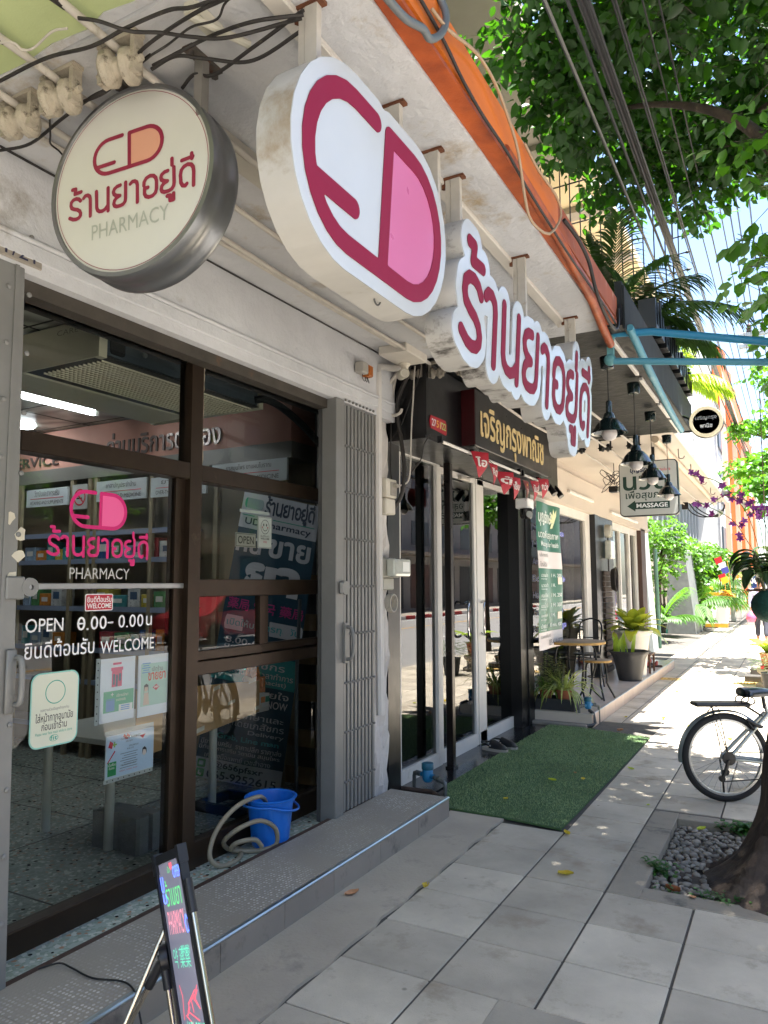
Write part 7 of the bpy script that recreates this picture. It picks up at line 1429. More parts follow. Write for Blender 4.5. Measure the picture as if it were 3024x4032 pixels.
# rear mudguard, rack, brake, derailleur, stand, chain, crank
g = G(); vs = []
for i in range(29):
    a = radians(22+150*i/28+14); 
    for j in range(5): q = (j-2)/2; vs.append(B_T((.335-.012*q*q)*cos(a), (.335-.012*q*q)*sin(a), .033*q))
g.add(vs, [(i*5+j, i*5+j+1, (i+1)*5+j+1, (i+1)*5+j) for i in range(28) for j in range(4)]); g.obj('mudguard', M('grey_mudguard', '8a9495', .35, metal=.4, var=.15), bike, smooth=60)
g = G(); m = Matrix.Translation(B_T(-.02, .372)) @ Q3.to_4x4()
g.bx(-.20, .20, -.013, .016, -.062, .062, m, ch=.012).obj('rack_pad', M('rack_black', '16191a', .45), bike)
tubes('rack_strut', [[B_T(.0, .0, .06), B_T(-.06, .355, .055)], [B_T(.0, .0, -.06), B_T(-.06, .355, -.055)], [B_T(-.05, .36, .05), B_T(-.10, .30, .05)], [B_T(.16, .36, .04), B_T(.30, .27, .02)], [B_T(.16, .36, -.04), B_T(.30, .27, -.02)], [B_T(.0, .0, -.06), B_T(-.10, .36, -.05)]], .0045, bblk, 6)
tubes('brake', [[B_T(.14, .27, -.05), B_T(.20, .235, -.06), B_T(.25, .22, -.05)], [B_T(.15, .25, -.05), B_T(.19, .20, -.055)]], .011, bblk)
g = G().lathe([(0, -.07), (.045, -.066), (.045, -.05), (.03, -.048), (.03, -.03), (0, -.03)], B_T(0, 0), 'z', 20, Q3).lathe([(0, -.075), (.022, -.075), (.022, -.06), (0, -.06)], B_T(-.03, -.09), 'z', 14, Q3).lathe([(0, -.075), (.022, -.075), (.022, -.06), (0, -.06)], B_T(-.06, -.135), 'z', 14, Q3)
g.tube([B_T(-.01, -.01, -.068), B_T(-.03, -.07, -.07), B_T(-.065, -.15, -.068)], .012, 8).obj('derailleur', bblk, bike, smooth=45)
tubes('kickstand', [[B_T(-.02, -.02, .05), B_T(.0, -.14, .06), B_T(.03, -.295, .12)], [B_T(.03, -.295, .12), B_T(.055, -.30, .13)]], .007, bblk, 8)
ch_ = [B_T(.44+.085*sin(t), -.045+.085*cos(t), -.045) for t in np.linspace(-.05, 3.2, 14)]
tubes('chain', [[B_T(0, .045, -.056), B_T(.43, .042, -.047)]+ch_+[B_T(-.05, -.155, -.068)]], .0045, bblk, 6)
G().lathe([(.0, -.05), (.085, -.05), (.085, -.044), (0, -.044)], B_T(*bb), 'z', 28, Q3).obj('chainring', bblk, bike)
tubes('crank', [[B_T(.44, -.045, -.06), B_T(.30, .03, -.07)], [B_T(.44, -.045, .06), B_T(.58, -.12, .07)]], .009, bblk); 
g = G(); 
for u, w, s in ((.30, .03, -.11), (.58, -.12, .11)): m = Matrix.Translation(B_T(u, w, s)) @ Q3.to_4x4(); g.bx(-.045, .045, -.012, .012, -.04, .04, m, ch=.004)
g.obj('pedal', bblk, bike)
tubes('brake_cable', [bez([B_T(.72, .58, -.22), B_T(.86, .62, -.1), B_T(.82, .40, -.03), B_T(.5, .30, -.02), B_T(.22, .25, -.04)], 24), bez([B_T(.0, .0, -.07), B_T(.1, .0, -.06), B_T(.40, -.02, -.04), B_T(.6, .15, -.02), B_T(.8, .4, -.03), B_T(.74, .6, -.2)], 24)], .0028, bblk, 5)
tubes('handlebar', [[B_T(.80, .42), B_T(.79, .56)], bez([B_T(.64, .56, .30), B_T(.72, .58, .26), B_T(.80, .56, .14), B_T(.80, .56, -.14), B_T(.72, .58, -.26), B_T(.64, .56, -.30)], 24)], .011, alu)
tag(G().tube([(-.40, 5.88, .05), (-.40, 5.88, .10)], .006, 6).obj('valve_cap', bblk), None) if 0 else None
# ================================================================ POWER LINES
plm = M('power_cable', '2b2b2d', .45, var=.25, sc=4); plm2 = M('grey_power_cable', '6b6a66', .4, var=.25, sc=4)
ln = [(-.985, 4.62, .012, 0, 'leftmost overhead line, standing apart above the orange channel'), (-.965, 4.60, .008, 1, 'pale overhead line just right of the leftmost one'), (-.87, 4.62, .011, 0, 'single overhead line between leftmost pair and the thick bundle'), (-.825, 4.58, .013, 0, 'left cable of the thick overhead bundle'), (-.80, 4.63, .009, 1, 'pale second cable of the thick overhead bundle'), (-.785, 4.56, .014, 0, 'thickest middle cable of the overhead bundle'), (-.765, 4.61, .010, 1, 'pale fourth cable of the overhead bundle'), (-.745, 4.58, .011, 0, 'right cable of the thick overhead bundle'), (-.66, 4.62, .008, 0, 'overhead line running alone to the right of the bundle'), (-.70, 4.72, .006, 0, 'thin overhead wire above the right side of the bundle'),
 (-.60, 4.9, .006, 0, 'thin slack wire nearest the tree crown, first right of the bundle'), (-.56, 5.3, .007, 1, 'pale wire high above the pavement, second right of the bundle'), (-.50, 5.05, .006, 0, 'thin dark wire, third right of the bundle'), (-.90, 4.9, .006, 0, 'thin wire above the pale second line'), (-.46, 5.6, .007, 0, 'highest thin wire crossing the sky gap between the tree crowns')]
rl = random.Random(2)
for i, (x, z, r, k, lab) in enumerate(ln):
    P = []
    for y0 in (-8, 20, 48):
        for t in np.linspace(0, 1, 15)[:-1 if y0 < 48 else None]: P.append((x+.015*sin(i+y0), y0+28*t, z+.22-.9*t*(1-t)*(1+.10*((i*7) % 5-2))))
    tag(G().tube(P, r, 6).obj('overhead_line', plm2 if k else plm), lab, 'cable', 'overhead lines along the street')
for i, (x, z, lab) in enumerate(((-.53, 7.35, 'left blue tinted high line by the pole insulators'), (-.43, 7.45, 'middle blue tinted high line by the pole insulators'), (-.25, 7.35, 'right blue tinted high line nearest the tree'))):
    tag(G().tube([(x, -10, z), (x, 5, z-.25), (x, 18, z), (x, 32, z-.25), (x, 46, z), (x, 80, z)], .012, 6).obj('high_line', M('blue_grey_line', '3c4660', .5)), lab, 'cable', 'high lines on the poles')
def pole(y, lab):
    e = E('utility_pole', lab, 'pole', (.75, y, 0), 'utility poles on the kerb')
    G().tube([(.75, y, 0), (.75, y, 9)], .14, 8, True, [.16, .11]).obj('shaft', mat_conc, e)
    for z in (7.15, 6.9): G().bx(-.75, 1.6, y-.05, y+.05, z-.10, z, ch=.01).obj('crossarm', M('galvanised_arm', '9aa0a2', .5, metal=.4), e)
    for x, z in ((-.53, 7.15), (-.25, 7.15), (-.43, 6.9)): G().lathe([(.02, 0), (.06, .02), (.06, .05), (.035, .06), (.06, .08), (.06, .11), (.03, .12), (.05, .14), (.05, .17), (.02, .2)], (x, y, z), 'z', 12).obj('insulator', M('dark_porcelain', '4b3a36', .3), e, smooth=50)
    g = G()
    for k in range(5): a = .4+k*1.25; g.tube([(-.35, y-.3, 6.3), (-.35+.4*cos(a), y-.3, 6.3+.35*sin(a))], .012, 5)
    g.obj('guy_wire', plm, e)
pole(18, 'nearest utility pole with crossarms, mostly outside the right photo edge'); pole(46, 'second utility pole farther down the kerb')
# ================================================================ FENCE PANEL, PLANTS ON THE CAFE CANOPY
fn = E('spike_fence', 'black spiked iron security panel standing crosswise above the cafe canopy', 'fence', (-1.7, 8.5, 3.34))
g = G(); rf_ = random.Random(12)
for i in range(13):
    x = -2.45+.117*i; zt = 6.68 if i < 12 else 6.5
    g.tube([(x, 8.5, 3.34), (x, 8.5, zt-.12)], .008, 6).tube([(x, 8.5, zt-.12), (x, 8.5, zt-.09), (x, 8.5, zt)], .008, 6, True, [.008, .02, .001])
g.tube([(-.975, 8.5, 3.5), (-.96, 8.5, 6.55)], .010, 6).tube([(-.915, 8.5, 3.5), (-.90, 8.5, 6.55)], .007, 6)
for i in range(13):
    z = 4.0+.2*i; g.tube([(-1.02, 8.5, z), (-.84, 8.5, z+.01), (-.82, 8.5, z+.01), (-.77, 8.5, z+.012)], .008, 6, True, [.008, .008, .018, .001])
for z in (3.9, 5.84, 6.35): g.tube([(-2.5, 8.5, z), (-.97, 8.5, z+.04)], .009, 6)
g.obj('bars', M('black_ironwork', '1d1b1b', .5, metal=.4), fn)
pot_ = M('dark_planter', '26282a', .6)
def palm(name, lab, x, y, z, n, L, mat, seed, fan=False, lf_w=.016):
    R_ = random.Random(seed); e = E(name, lab, 'plant', (x, y, z)); G().lathe([(.11, 0), (.15, .26), (.16, .26), (.13, .24), (0, .22)], (x, y, z), 'z', 20).obj('pot', pot_, e, smooth=40)
    g = G(); gs = G()
    for k in range(n):
        a = 2*pi*k/n+R_.uniform(-.3, .3); el_ = R_.uniform(.35, 1.35); P = []; d = V((cos(a)*cos(el_), sin(a)*cos(el_), sin(el_))); q = V((x, y, z+.25)); l = L*R_.uniform(.7, 1.1)
        for i in range(13): P.append(q.copy()); q = q+d*(l/12); d = (d+V((0, 0, -.09))).normalized()
        gs.tube(P, .006, 5, True, [.008*(1-.8*i/12) for i in range(13)])
        for i in range(3, 13):
            dd = (P[min(i+1, 12)]-P[i-1]).normalized(); s = dd.cross(V((0, 0, 1))).normalized()
            for rep in range(3):
                for sg in (-1, 1): blade(g, P[i]+dd*(rep*.025), dd*(.9+.06*i)+s*sg*.85+V((0, 0, .15)), l*(.42 if i < 11 else .32)*R_.uniform(.85, 1.1), lf_w*.8, 1.1, 4)
    gs.obj('stem', mat, e); g.obj('leaves', mat, e, smooth=60)
G().bx(-1.6, -.95, 6.3, 7.6, 3.50, 3.56, ch=.005).obj('plant_shelf', mat_black, label='black shelf on the cafe canopy carrying the potted palms', cat='shelf')
palm('potted_palm', 'tallest dark palm on the cafe canopy, fronds against the cream wall', -1.33, 6.75, 3.57, 16, .95, lfd, 3)
palm('potted_palm', 'lower dark palm beside the tall one, fronds over the blue poles', -1.02, 6.95, 3.45, 15, .48, lfd, 5)
palm('potted_palm', 'bright sunlit yellow green palm farther along the cafe canopy edge', -.98, 8.15, 3.40, 14, .62, lfy, 8)
e = E('rubber_plant', 'plant with broad dark maroon leaves between the canopy palms', 'plant', (-1.05, 7.3, 3.56)); g = G()
for k in range(16): a = k*2.4; blade(g, (-1.05, 7.3, 3.6+.05*k), (cos(a), sin(a), .5), .32, .07, .8, 6)
G().tube([(-1.05, 7.3, 3.56), (-1.05, 7.3, 4.4)], .015, 6).obj('stem', lfd, e); g.obj('leaves', M('maroon_leaf', '3a2a22', .4, col2='26301c', sc=8, trl=.15), e, smooth=60)
# ================================================================ ORCHID AND POTS AT THE RIGHT
oc = E('orchid_pot', 'hanging orchid with purple flowers rooted in a dark green net bag', 'plant', (-.17, 7.0, 1.22))
G().ball((-.17, 7.0, 1.36), .135, 14, (1, 1, 1.02)).obj('net_bag', M('green_net', '0f4a3a', .8, col2='0a2a22', sc=60, bump=1.5, bsc=120), oc, smooth=60)
G().tube([(-.33, 6.98, 1.49), (-.02, 7.02, 1.50)], .012, 6).tube([(-.17, 7, 1.48), (-.15, 7.0, 3.2)], .004, 5).obj('support', M('cane_brown', '6b5140', .8), oc)
g = G(); gs = G(); ro = random.Random(19)
for k in range(13):
    a = k*2.1; b = V((-.17+.05*cos(a), 7.0+.05*sin(a), 1.49)); t_ = b+V((.12*cos(a), .12*sin(a), .22+.03*(k % 5))); gs.tube([b, b.lerp(t_, .6)+V((0, 0, .05)), t_], .012, 7)
    for j in range(5): aa = a+j*pi*.9; blade(g, b.lerp(t_, .45+.14*j), (cos(aa), sin(aa)*.8, .75), .27, .042, 1.9, 7, fold=.4)
gs.obj('cane', M('orchid_cane', '5c5a3a', .6, var=.3), oc, smooth=60); g.obj('leaves', M('orchid_leaf', '39522c', .4, col2='2a3f22', sc=10, trl=.2), oc, smooth=60)
fl_p = M('orchid_purple', '6e2a7e', .5, col2='8d4a9c', sc=30, trl=.3); fl_w = M('orchid_white', 'd5cfd6', .5, trl=.3); gs = G(); gp = G(); gw = G()
for c in ([(-.2, 7, 1.75), (-.3, 6.98, 2.15), (-.5, 6.95, 2.42), (-.72, 6.95, 2.50)], [(-.18, 7, 1.8), (-.22, 6.98, 2.1), (-.38, 6.97, 2.33), (-.60, 6.95, 2.22)], [(-.16, 7, 1.75), (-.15, 6.98, 2.0), (-.25, 6.97, 2.22), (-.45, 6.95, 2.30)], [(-.2, 7, 1.7), (-.3, 6.98, 1.9), (-.42, 6.97, 2.1), (-.70, 6.95, 2.28)], [(-.15, 7, 1.8), (-.10, 6.98, 2.05), (-.14, 6.97, 2.2), (-.30, 6.95, 2.12)]):
    P = bez(c, 20); gs.tube(P, .0035, 5)
    for k in range(8, len(P)):
        if ro.random() < .25: continue
        q = P[k]+V((ro.uniform(-.03, .03), ro.uniform(-.03, .03), ro.uniform(-.04, .03))); ax = V((ro.uniform(-.6, .6), -1, ro.uniform(-.3, .3))).normalized(); t1 = ax.orthogonal().normalized(); t2 = ax.cross(t1); o = ro.uniform(0, 1)
        for j in range(5): a = o+j*2*pi/5; blade(gp if (k % 7) else gw, q, t1*cos(a)+t2*sin(a)+ax*.25, .036*ro.uniform(.8, 1.2), .0105, ro.uniform(-.3, .7), 4, up_=ax)
gs.obj('flower_stem', lf, oc); gp.obj('flowers', fl_p, oc, smooth=60); gw.obj('pale_flowers', fl_w, oc, smooth=60)
e = E('leafy_pot', 'terracotta pot of broad lime leaves low at the right photo edge', 'plant', (-.33, 12.6, .28))
G().lathe([(.085, 0), (.12, .2), (.13, .2), (.13, .23), (.11, .23), (0, .21)], (-.34, 12.6, .28), 'z', 20).obj('pot', terr, e, smooth=40); g = G()
for k in range(16): a = k*2.4; blade(g, (-.34, 12.6, .5), (cos(a)*.7, sin(a)*.7, .9), .34+.26*((k*3) % 4)/4, .085, .9, 7, fold=.2)
g.obj('leaves', lfy, e, smooth=60)
e = E('spirit_pedestal', 'small carved stone pedestal under the terracotta pot', 'pedestal', (-.34, 12.6, 0)); G().lathe([(.19, 0), (.19, .05), (.12, .08), (.12, .18), (.17, .22), (.17, .27), (0, .27)], (-.34, 12.6, 0), 'z', 10).obj('block', mat_conc, e); G().ball((-.43, 12.48, .30), .028, 6).obj('red_offering', redp, e)
for i, (x, y, lab) in enumerate(((-.58, 13.2, 'dark stone block on the pavement beside the pedestal'), (-.52, 13.75, 'second dark stone block just behind the first'))): G().bx(x-.13, x+.13, y-.12, y+.12, 0, .10+.06*i, ch=.012).obj('stone_block', M('dark_stone', '3d3935', .9, var=.3, sc=8, bump=.6), label=lab, cat='stone', group='dark stone blocks')
e = E('bushy_pot', 'dark pot of small grey leaved bush at the right photo edge', 'plant', (-.32, 11.8, 0)); G().lathe([(.12, 0), (.16, .3), (.17, .3), (.14, .28), (0, .27)], (-.27, 11.8, 0), 'z', 18).obj('pot', pot_, e, smooth=40); g = G()
for k in range(260): a = ro.uniform(0, 6.28); l = ro.uniform(.05, .28); blade(g, (-.28+l*cos(a), 11.8+l*sin(a), .32+ro.uniform(0, .25)), (cos(a), sin(a), .4), .07, .012, .5, 3)
g.obj('leaves', M('grey_leaf', '55663f', .6, col2='3d4c30', sc=10, trl=.2), e, smooth=60)
# ================================================================ FARTHER DOWN THE STREET
mat_bush = M('hedge_leaf', '4f7a2a', .45, col2='35581f', sc=1.5, trl=.4, isl=.3); mat_bush2 = M('lime_frond', '4a7422', .5, col2='305616', sc=1.2, trl=.3, isl=.3)
R = np.random.default_rng(41)
e = E('shade_tree', 'small leafy sunlit tree just past the massage shop, on a green painted post', 'tree', (-3.0, 21, 0))
G().tube([(-2.85, 19, 0), (-2.87, 19, 2.4)], .05, 10).obj('trunk', M('green_post_paint', '3a5a48', .6, var=.3), e)
G().tube([(-3.2, 21, 0), (-3.1, 21, 1.6), (-2.9, 20.8, 2.6)], .07, 8).obj('stem', bark, e)
leaf_cloud('crown', np.concatenate([ell(R, c, r, n) for c, r, n in (((-3.1, 20.5, 2.9), (.7, 1.0, .6), 150), ((-2.65, 20.6, 2.65), (.5, .8, .45), 90), ((-3.3, 21, 1.9), (.5, 1, .7), 90), ((-2.7, 20.2, 2.1), (.25, .5, .3), 30))]), e, mat_bush, .10, 8, 8, .16)
for i, (x, y, z, L, n, lab) in enumerate(((-2.75, 26.2, .5, 1.5, 14, 'feathery lime palm between the grey buttress and the white cabinet'), (-2.65, 30.0, .9, 1.7, 14, 'tall lime palm rising behind the white cabinet'), (-2.9, 33, .6, 1.9, 12, 'farther green palm behind the cabinet palms'), (-3.4, 23.2, .1, 1.2, 12, 'dark palm in shadow left of the grey buttress'))):
    palm('garden_palm', lab, x, y, z, n, L, mat_bush2 if i < 2 else mat_bush, 50+i, lf_w=.022)
e = E('garden_shrub', 'dense lime green shrubbery filling the gap behind the white cabinet', 'shrub', (-2.9, 29.5, 0))
leaf_cloud('foliage', np.concatenate([ell(R, c, r, n) for c, r, n in (((-2.9, 27.5, 2.2), (.5, 1.2, .9), 170), ((-2.55, 31, 2.3), (.6, 1.2, .8), 170), ((-2.9, 27.4, 1.0), (.4, .9, .9), 90))]), e, mat_bush2, .17, 77, 8, .2)
e = E('white_tub', 'white round tub on a teal ledge left of the grey buttress', 'pot', (-3.5, 24.8, .1)); G().lathe([(.20, 0), (.26, .3), (.28, .3), (.25, .28), (0, .25)], (-3.52, 24.9, .12), 'z', 20).obj('tub', vw, e, smooth=40); G().bx(-3.9, -3.35, 24.6, 25.2, 0, .12, ch=.01).obj('ledge', M('teal_ledge', '3f8f88', .6), e)
def buttress(x0, x1, y0, y1, h, t, lab, mat):
    g = G(); w = (x1-x0)
    vs = [(x0, y0, 0), (x1, y0, 0), (x1, y1, 0), (x0, y1, 0), (x0+.08*w, y0, h), (x1-t*w, y0, h), (x1-t*w, y1, h), (x0+.08*w, y1, h)]
    g.add(vs, [(0, 1, 5, 4), (1, 2, 6, 5), (2, 3, 7, 6), (3, 0, 4, 7), (4, 5, 6, 7), (3, 2, 1, 0)])
    return tag(g.obj('buttress', mat), lab, 'pillar')
gran = M('grey_granite', '6b6e6e', .6, var=.35, sc=5, bump=.2, bsc=80)
buttress(-3.42, -2.60, 24.55, 26.6, 2.75, .32, 'tall tapering grey stone buttress beside the pavement', gran)
buttress(-3.05, -2.78, 17.7, 18.4, 2.8, .55, 'narrow pale leaning buttress just past the massage shop', M('pale_panel', 'a9b0b0', .4, var=.2, sc=2))
e = E('white_cabinet', 'white cabinet with gold trim and ribbons standing on the sunlit pavement', 'cabinet', (-2.35, 28.8, 0))
G().bx(-2.70, -2.0, 28.45, 29.3, .09, 1.18, ch=.01).obj('body', M('cabinet_white', 'dcdcdc', .5, var=.05), e); gold = M('gold_trim', 'c8962f', .4, metal=.3)
G().bx(-2.712, -1.988, 28.438, 29.312, .02, .14).bx(-2.712, -1.988, 28.438, 29.312, 1.12, 1.22).obj('trim', gold, e)
g = G()
for k in range(22): a = k*1.9; blade(g, (-1.95+.05*cos(a), 28.5, 1.15+.06*sin(a*1.3)), (cos(a), -.5, sin(a)), .26, .07, .8, 5)
g.obj('ribbon_bow', M('gold_ribbon', 'd9a84e', .4, trl=.2), e, smooth=60)
tag(G().ball((-2.55, 28.7, 1.36), .13, 8).m(1).ball((-2.55, 28.7, 1.45), .10, 8).obj('round_bag', [M('orange_bag', 'd9762a', .5), vw], smooth=60), 'orange and white round bundle on top of the white cabinet', 'bundle')
e = E('flag_cluster', 'red, white, blue and yellow flags hanging on yellow cords above the cabinet', 'flag', (-2.0, 27.8, 1.2))
for i, (x, z, c) in enumerate(((-2.15, 2.40, 'c8202c'), (-2.03, 2.22, 'd9d9dc'), (-1.95, 2.05, '4a4aa0'), (-2.05, 1.82, 'c8202c'), (-1.98, 1.72, 'e0b82a'))): G().loops([[(x-.12, z), (x+.10, z+.08), (x+.14, z-.12), (x-.06, z-.22)]], py(27.8), i*.01, i*.01+.004).obj('cloth', M('cloth_'+c, c, .6, trl=.2), e)
G().tube([(-2.0, 27.8, 1.9), (-1.98, 28.4, 1.2)], .012, 5).tube([(-1.86, 27.8, 2.3), (-1.83, 28.4, 1.2)], .012, 5).obj('cord', gold, e)
for i, (x, y, lab) in enumerate(((-2.1, 33.4, 'nearer pale square column beyond the white cabinet'), (-2.03, 36.5, 'farther pale square column beyond the white cabinet'))): G().bx(x-.10, x+.08, y, y+.5, 0, 1.75, ch=.01).obj('column', M('pale_column', 'c9c4b8', .7, var=.1), label=lab, cat='pillar', group='pale columns beyond the cabinet')
# low wall and back fence behind the hedge
G().bx(-3.95, -3.75, 16.5, 58, 0, 2.3).obj('garden_wall', mat_conc, label='weathered grey garden wall behind the palms', cat='wall')
e = E('blue_banner', 'dark blue banner with white lettering across the far end of the pavement', 'banner', (-2.9, 60, 0)); G().bx(-4.4, -1.6, 60, 60.06, 0, 2.6).obj('cloth', M('banner_blue', '1f3c78', .6, var=.2), e); text(G(), 'ชำระเงิน', -3.8, -2.0, 1.5, 2.1, py(59.99), .003, bold=.03).obj('lettering', vw, e)
tag(G().lathe([(.3, 0), (.34, .6), (.3, .6), (0, .5)], (-2.9, 58.5, 0), 'z', 12).obj('planter', M('brown_planter', '6b5a48', .8)), 'brown planter in front of the far blue banner', 'planter')
# terrace of far buildings on the same side
wl = M('white_weathered_wall', 'c9c9c6', .85, var=.2, sc=.35, bump=.4, bsc=2, stain='77757a', ssc=.35, sth=.55, stretch=(1, 1, .5))
orr = M('orange_panel', 'dd6a30', .6, var=.1, sc=.5); orp = M('peach_panel', 'd9a287', .6)
b5 = E('apartment_block', 'tall white block with slanted orange balcony panels down the street', 'building', (-8, 52, 0))
G().bx(-14, -3.0, 41, 100, 0, 13.9).obj('wall', wl, b5)
G().bx(-14, -3.3, 40.95, 41.0, 0, 12.8).obj('end_wall', M('end_wall_white', 'cfcfcd', .85, var=.15, sc=.3, stain='6f6d70', ssc=.3, sth=.54), b5)
for i in range(9):
    y = 41+i*4.6
    G().add([(-2.6, y, 11.4), (-2.6, y+4.4, 11.4), (-2.6, y+4.4, 14.6), (-2.6, y, 13.8), (-3.05, y, 11.4), (-3.05, y+4.4, 11.4), (-3.05, y+4.4, 14.6), (-3.05, y, 13.8)], [(0, 1, 2, 3), (7, 6, 5, 4), (0, 3, 7, 4), (1, 5, 6, 2), (3, 2, 6, 7), (0, 4, 5, 1)]).obj('balcony_panel', orr if i % 2 == 0 or i > 2 else orr, b5)
    G().bx(-2.58, -2.55, y+.1, y+4.3, 12.2, 12.5).obj('pale_stripe', orp, b5)
    G().bx(-2.72, -2.5, y-.15, y+.15, 0, 11.3).obj('orange_fin', orr if i % 2 else orp, b5)
    for fl in range(1, 4): G().bx(-2.99, -2.9, y+.8, y+3.8, fl*2.9, fl*2.9+1.6).obj('window', M('far_window', '3a4650', .3), b5)
b6 = E('apartment_block', 'white grey stained house with vertical ribs behind the hedge', 'building', (-7, 34, 0))
G().bx(-12, -4.0, 26, 40.9, 0, 6.2).obj('wall', M('grey_ribbed_wall', 'b5b5b0', .8, var=.2, sc=.6, stain='7f7c78', ssc=.5, sth=.56), b6)
for i in range(12): G().bx(-3.99, -3.9, 26.5+i*1.2, 26.75+i*1.2, 2.2, 6.0).obj('rib', M('rib_grey', '8f9496', .7), b6)
G().bx(-12, -3.4, 26, 40.9, 6.21, 6.5).obj('roof', M('white_slab', 'd2d0cc', .7, var=.1), b6)
b7 = E('apartment_block', 'cream stained block with grey top rising behind the cafe canopy palms', 'building', (-8, 20, 0))
G().bx(-14, -4.2, 17, 25.8, 0, 9.5).obj('wall', mat_cream, b7)
for i in range(3): G().bx(-4.19, -4.1, 18+i*2.6, 19.6+i*2.6, 4.5, 6.2).obj('window', MC['far_window'], b7)
e = E('condenser_unit', 'white louvred air conditioner condenser above the massage canopy end', 'air conditioner', (-1.75, 16.9, 3.7)); G().bx(-1.95, -1.5, 16.6, 17.2, 3.75, 4.25, ch=.02).obj('case', vw, e)
g = G()
for k in range(7): g.bx(-1.93, -1.55, 16.585, 16.598, 3.80+k*.06, 3.83+k*.06)
g.obj('louvre', M('dark_louvre', '3a3c3c', .6), e); G().bx(-2.4, -1.5, 16.65, 16.7, 3.70, 3.74).bx(-2.4, -1.5, 17.1, 17.15, 3.70, 3.74).obj('bracket', mat_post, e)
e = E('lamp_bracket', 'curved black iron bracket with small lamp at the end of the massage canopy', 'lamp', (-1.4, 15.5, 2.8)); g = G()
for k in range(3): g.tube(bez([(-1.72+.05*k, 15.5, 3.12), (-1.65+.1*k, 15.5, 2.95), (-1.45+.1*k, 15.5, 2.84), (-1.2+.05*k, 15.5, 2.86), (-1.03, 15.5, 3.0+.03*k)], 16), .012, 6)
g.obj('arm', mat_black, e); G().bx(-1.80, -1.68, 15.45, 15.55, 3.0, 3.14, ch=.01).obj('lamp_head', mat_black, e)
# sunlit street tree farther on
t2_ = E('street_tree', 'second street tree beyond the first, bright sunlit leaves against the sky', 'tree', (.9, 16.5, 0))
G().tube(bez([(.9, 16.5, 0), (.95, 16.5, 1.8), (.8, 16.4, 3.4)], 12), .13, 12, True).obj('trunk', bark, t2_, smooth=60)
for l in ([(.8, 16.4, 3.3), (.2, 16, 3.5), (-.7, 15.6, 3.55)], [(.8, 16.4, 3.4), (.3, 16.4, 4.2), (-.6, 16.5, 4.6)], [(.8, 16.4, 3.4), (1.5, 16.6, 4.6)], [(.8, 16.3, 3.2), (.2, 15, 3.3), (-.4, 14, 3.2)]): G().tube(bez(l, 10), .03, 8).obj('limb', bark, t2_, smooth=60)
leaf_cloud('crown', np.concatenate([ell(R, c, r, n) for c, r, n in (((-.62, 16, 4.62), (.42, .6, .13), 40), ((-.05, 16, 4.75), (.3, .6, .16), 30), ((-.55, 15, 3.72), (.45, .6, .20), 60), ((-.1, 15.4, 3.9), (.4, .6, .22), 50), ((-.35, 14, 3.25), (.38, .4, .20), 45), ((-.1, 14, 2.95), (.3, .4, .14), 22), ((-.25, 16.5, 5.75), (.28, .6, .3), 30), ((.9, 16.5, 5.2), (1.2, 1.4, .9), 220))]), t2_, mat_leaf2, .12, 12, 8, .17)
# person with pink bag, mostly hidden by the orchid pot
pe = E('person', 'person in pale lilac shirt and dark trousers carrying a pink bag down the pavement', 'person', (-.72, 22, 0))
def skinbody(nm, J, E_, mat, par, sub=2):
    me = bpy.data.meshes.new(nm); me.from_pydata([V(j[:3])-V(par['_w']) for j in J], E_, []); o = bpy.data.objects.new(nm, me); COL.objects.link(o); o.parent = par
    m = o.modifiers.new('skin', 'SKIN'); m.use_smooth_shade = True; o.modifiers.new('sub', 'SUBSURF').levels = sub
    for i, v in enumerate(me.skin_vertices[0].data): v.radius = (J[i][3], J[i][4] if len(J[i]) > 4 else J[i][3]); v.use_root = i == 0
    dg = bpy.context.evaluated_depsgraph_get(); m2 = bpy.data.meshes.new_from_object(o.evaluated_get(dg)); o.modifiers.clear(); o.data = m2; m2.materials.clear(); m2.materials.append(mat); o['_w'] = par['_w']; return o
X0, Y0 = -.72, 22.
J = [(X0, Y0, .93, .13, .10), (X0, Y0, 1.15, .12, .09), (X0, Y0, 1.35, .16, .10), (X0, Y0, 1.45, .06), (X0, Y0+.02, 1.56, .085, .10), (X0, Y0+.02, 1.66, .075, .09), (X0-.19, Y0, 1.36, .05), (X0-.24, Y0+.02, 1.10, .04), (X0-.22, Y0-.06, .86, .03), (X0-.22, Y0-.08, .78, .035, .02), (X0+.19, Y0, 1.36, .05), (X0+.23, Y0, 1.10, .04), (X0+.22, Y0+.10, .88, .03), (X0+.22, Y0+.13, .8, .035, .02), (X0-.09, Y0, .85, .085), (X0-.10, Y0+.10, .48, .06), (X0-.10, Y0+.05, .08, .04), (X0-.10, Y0+.17, .04, .04, .03), (X0+.09, Y0, .85, .085), (X0+.10, Y0-.06, .48, .06), (X0+.10, Y0-.18, .09, .04), (X0+.10, Y0-.06, .04, .04, .03)]
Ed = [(0, 1), (1, 2), (2, 3), (3, 4), (4, 5), (2, 6), (6, 7), (7, 8), (8, 9), (2, 10), (10, 11), (11, 12), (12, 13), (0, 14), (14, 15), (15, 16), (16, 17), (0, 18), (18, 19), (19, 20), (20, 21)]
skinbody('body', J, Ed, M('skin', 'a9785c', .6), pe)
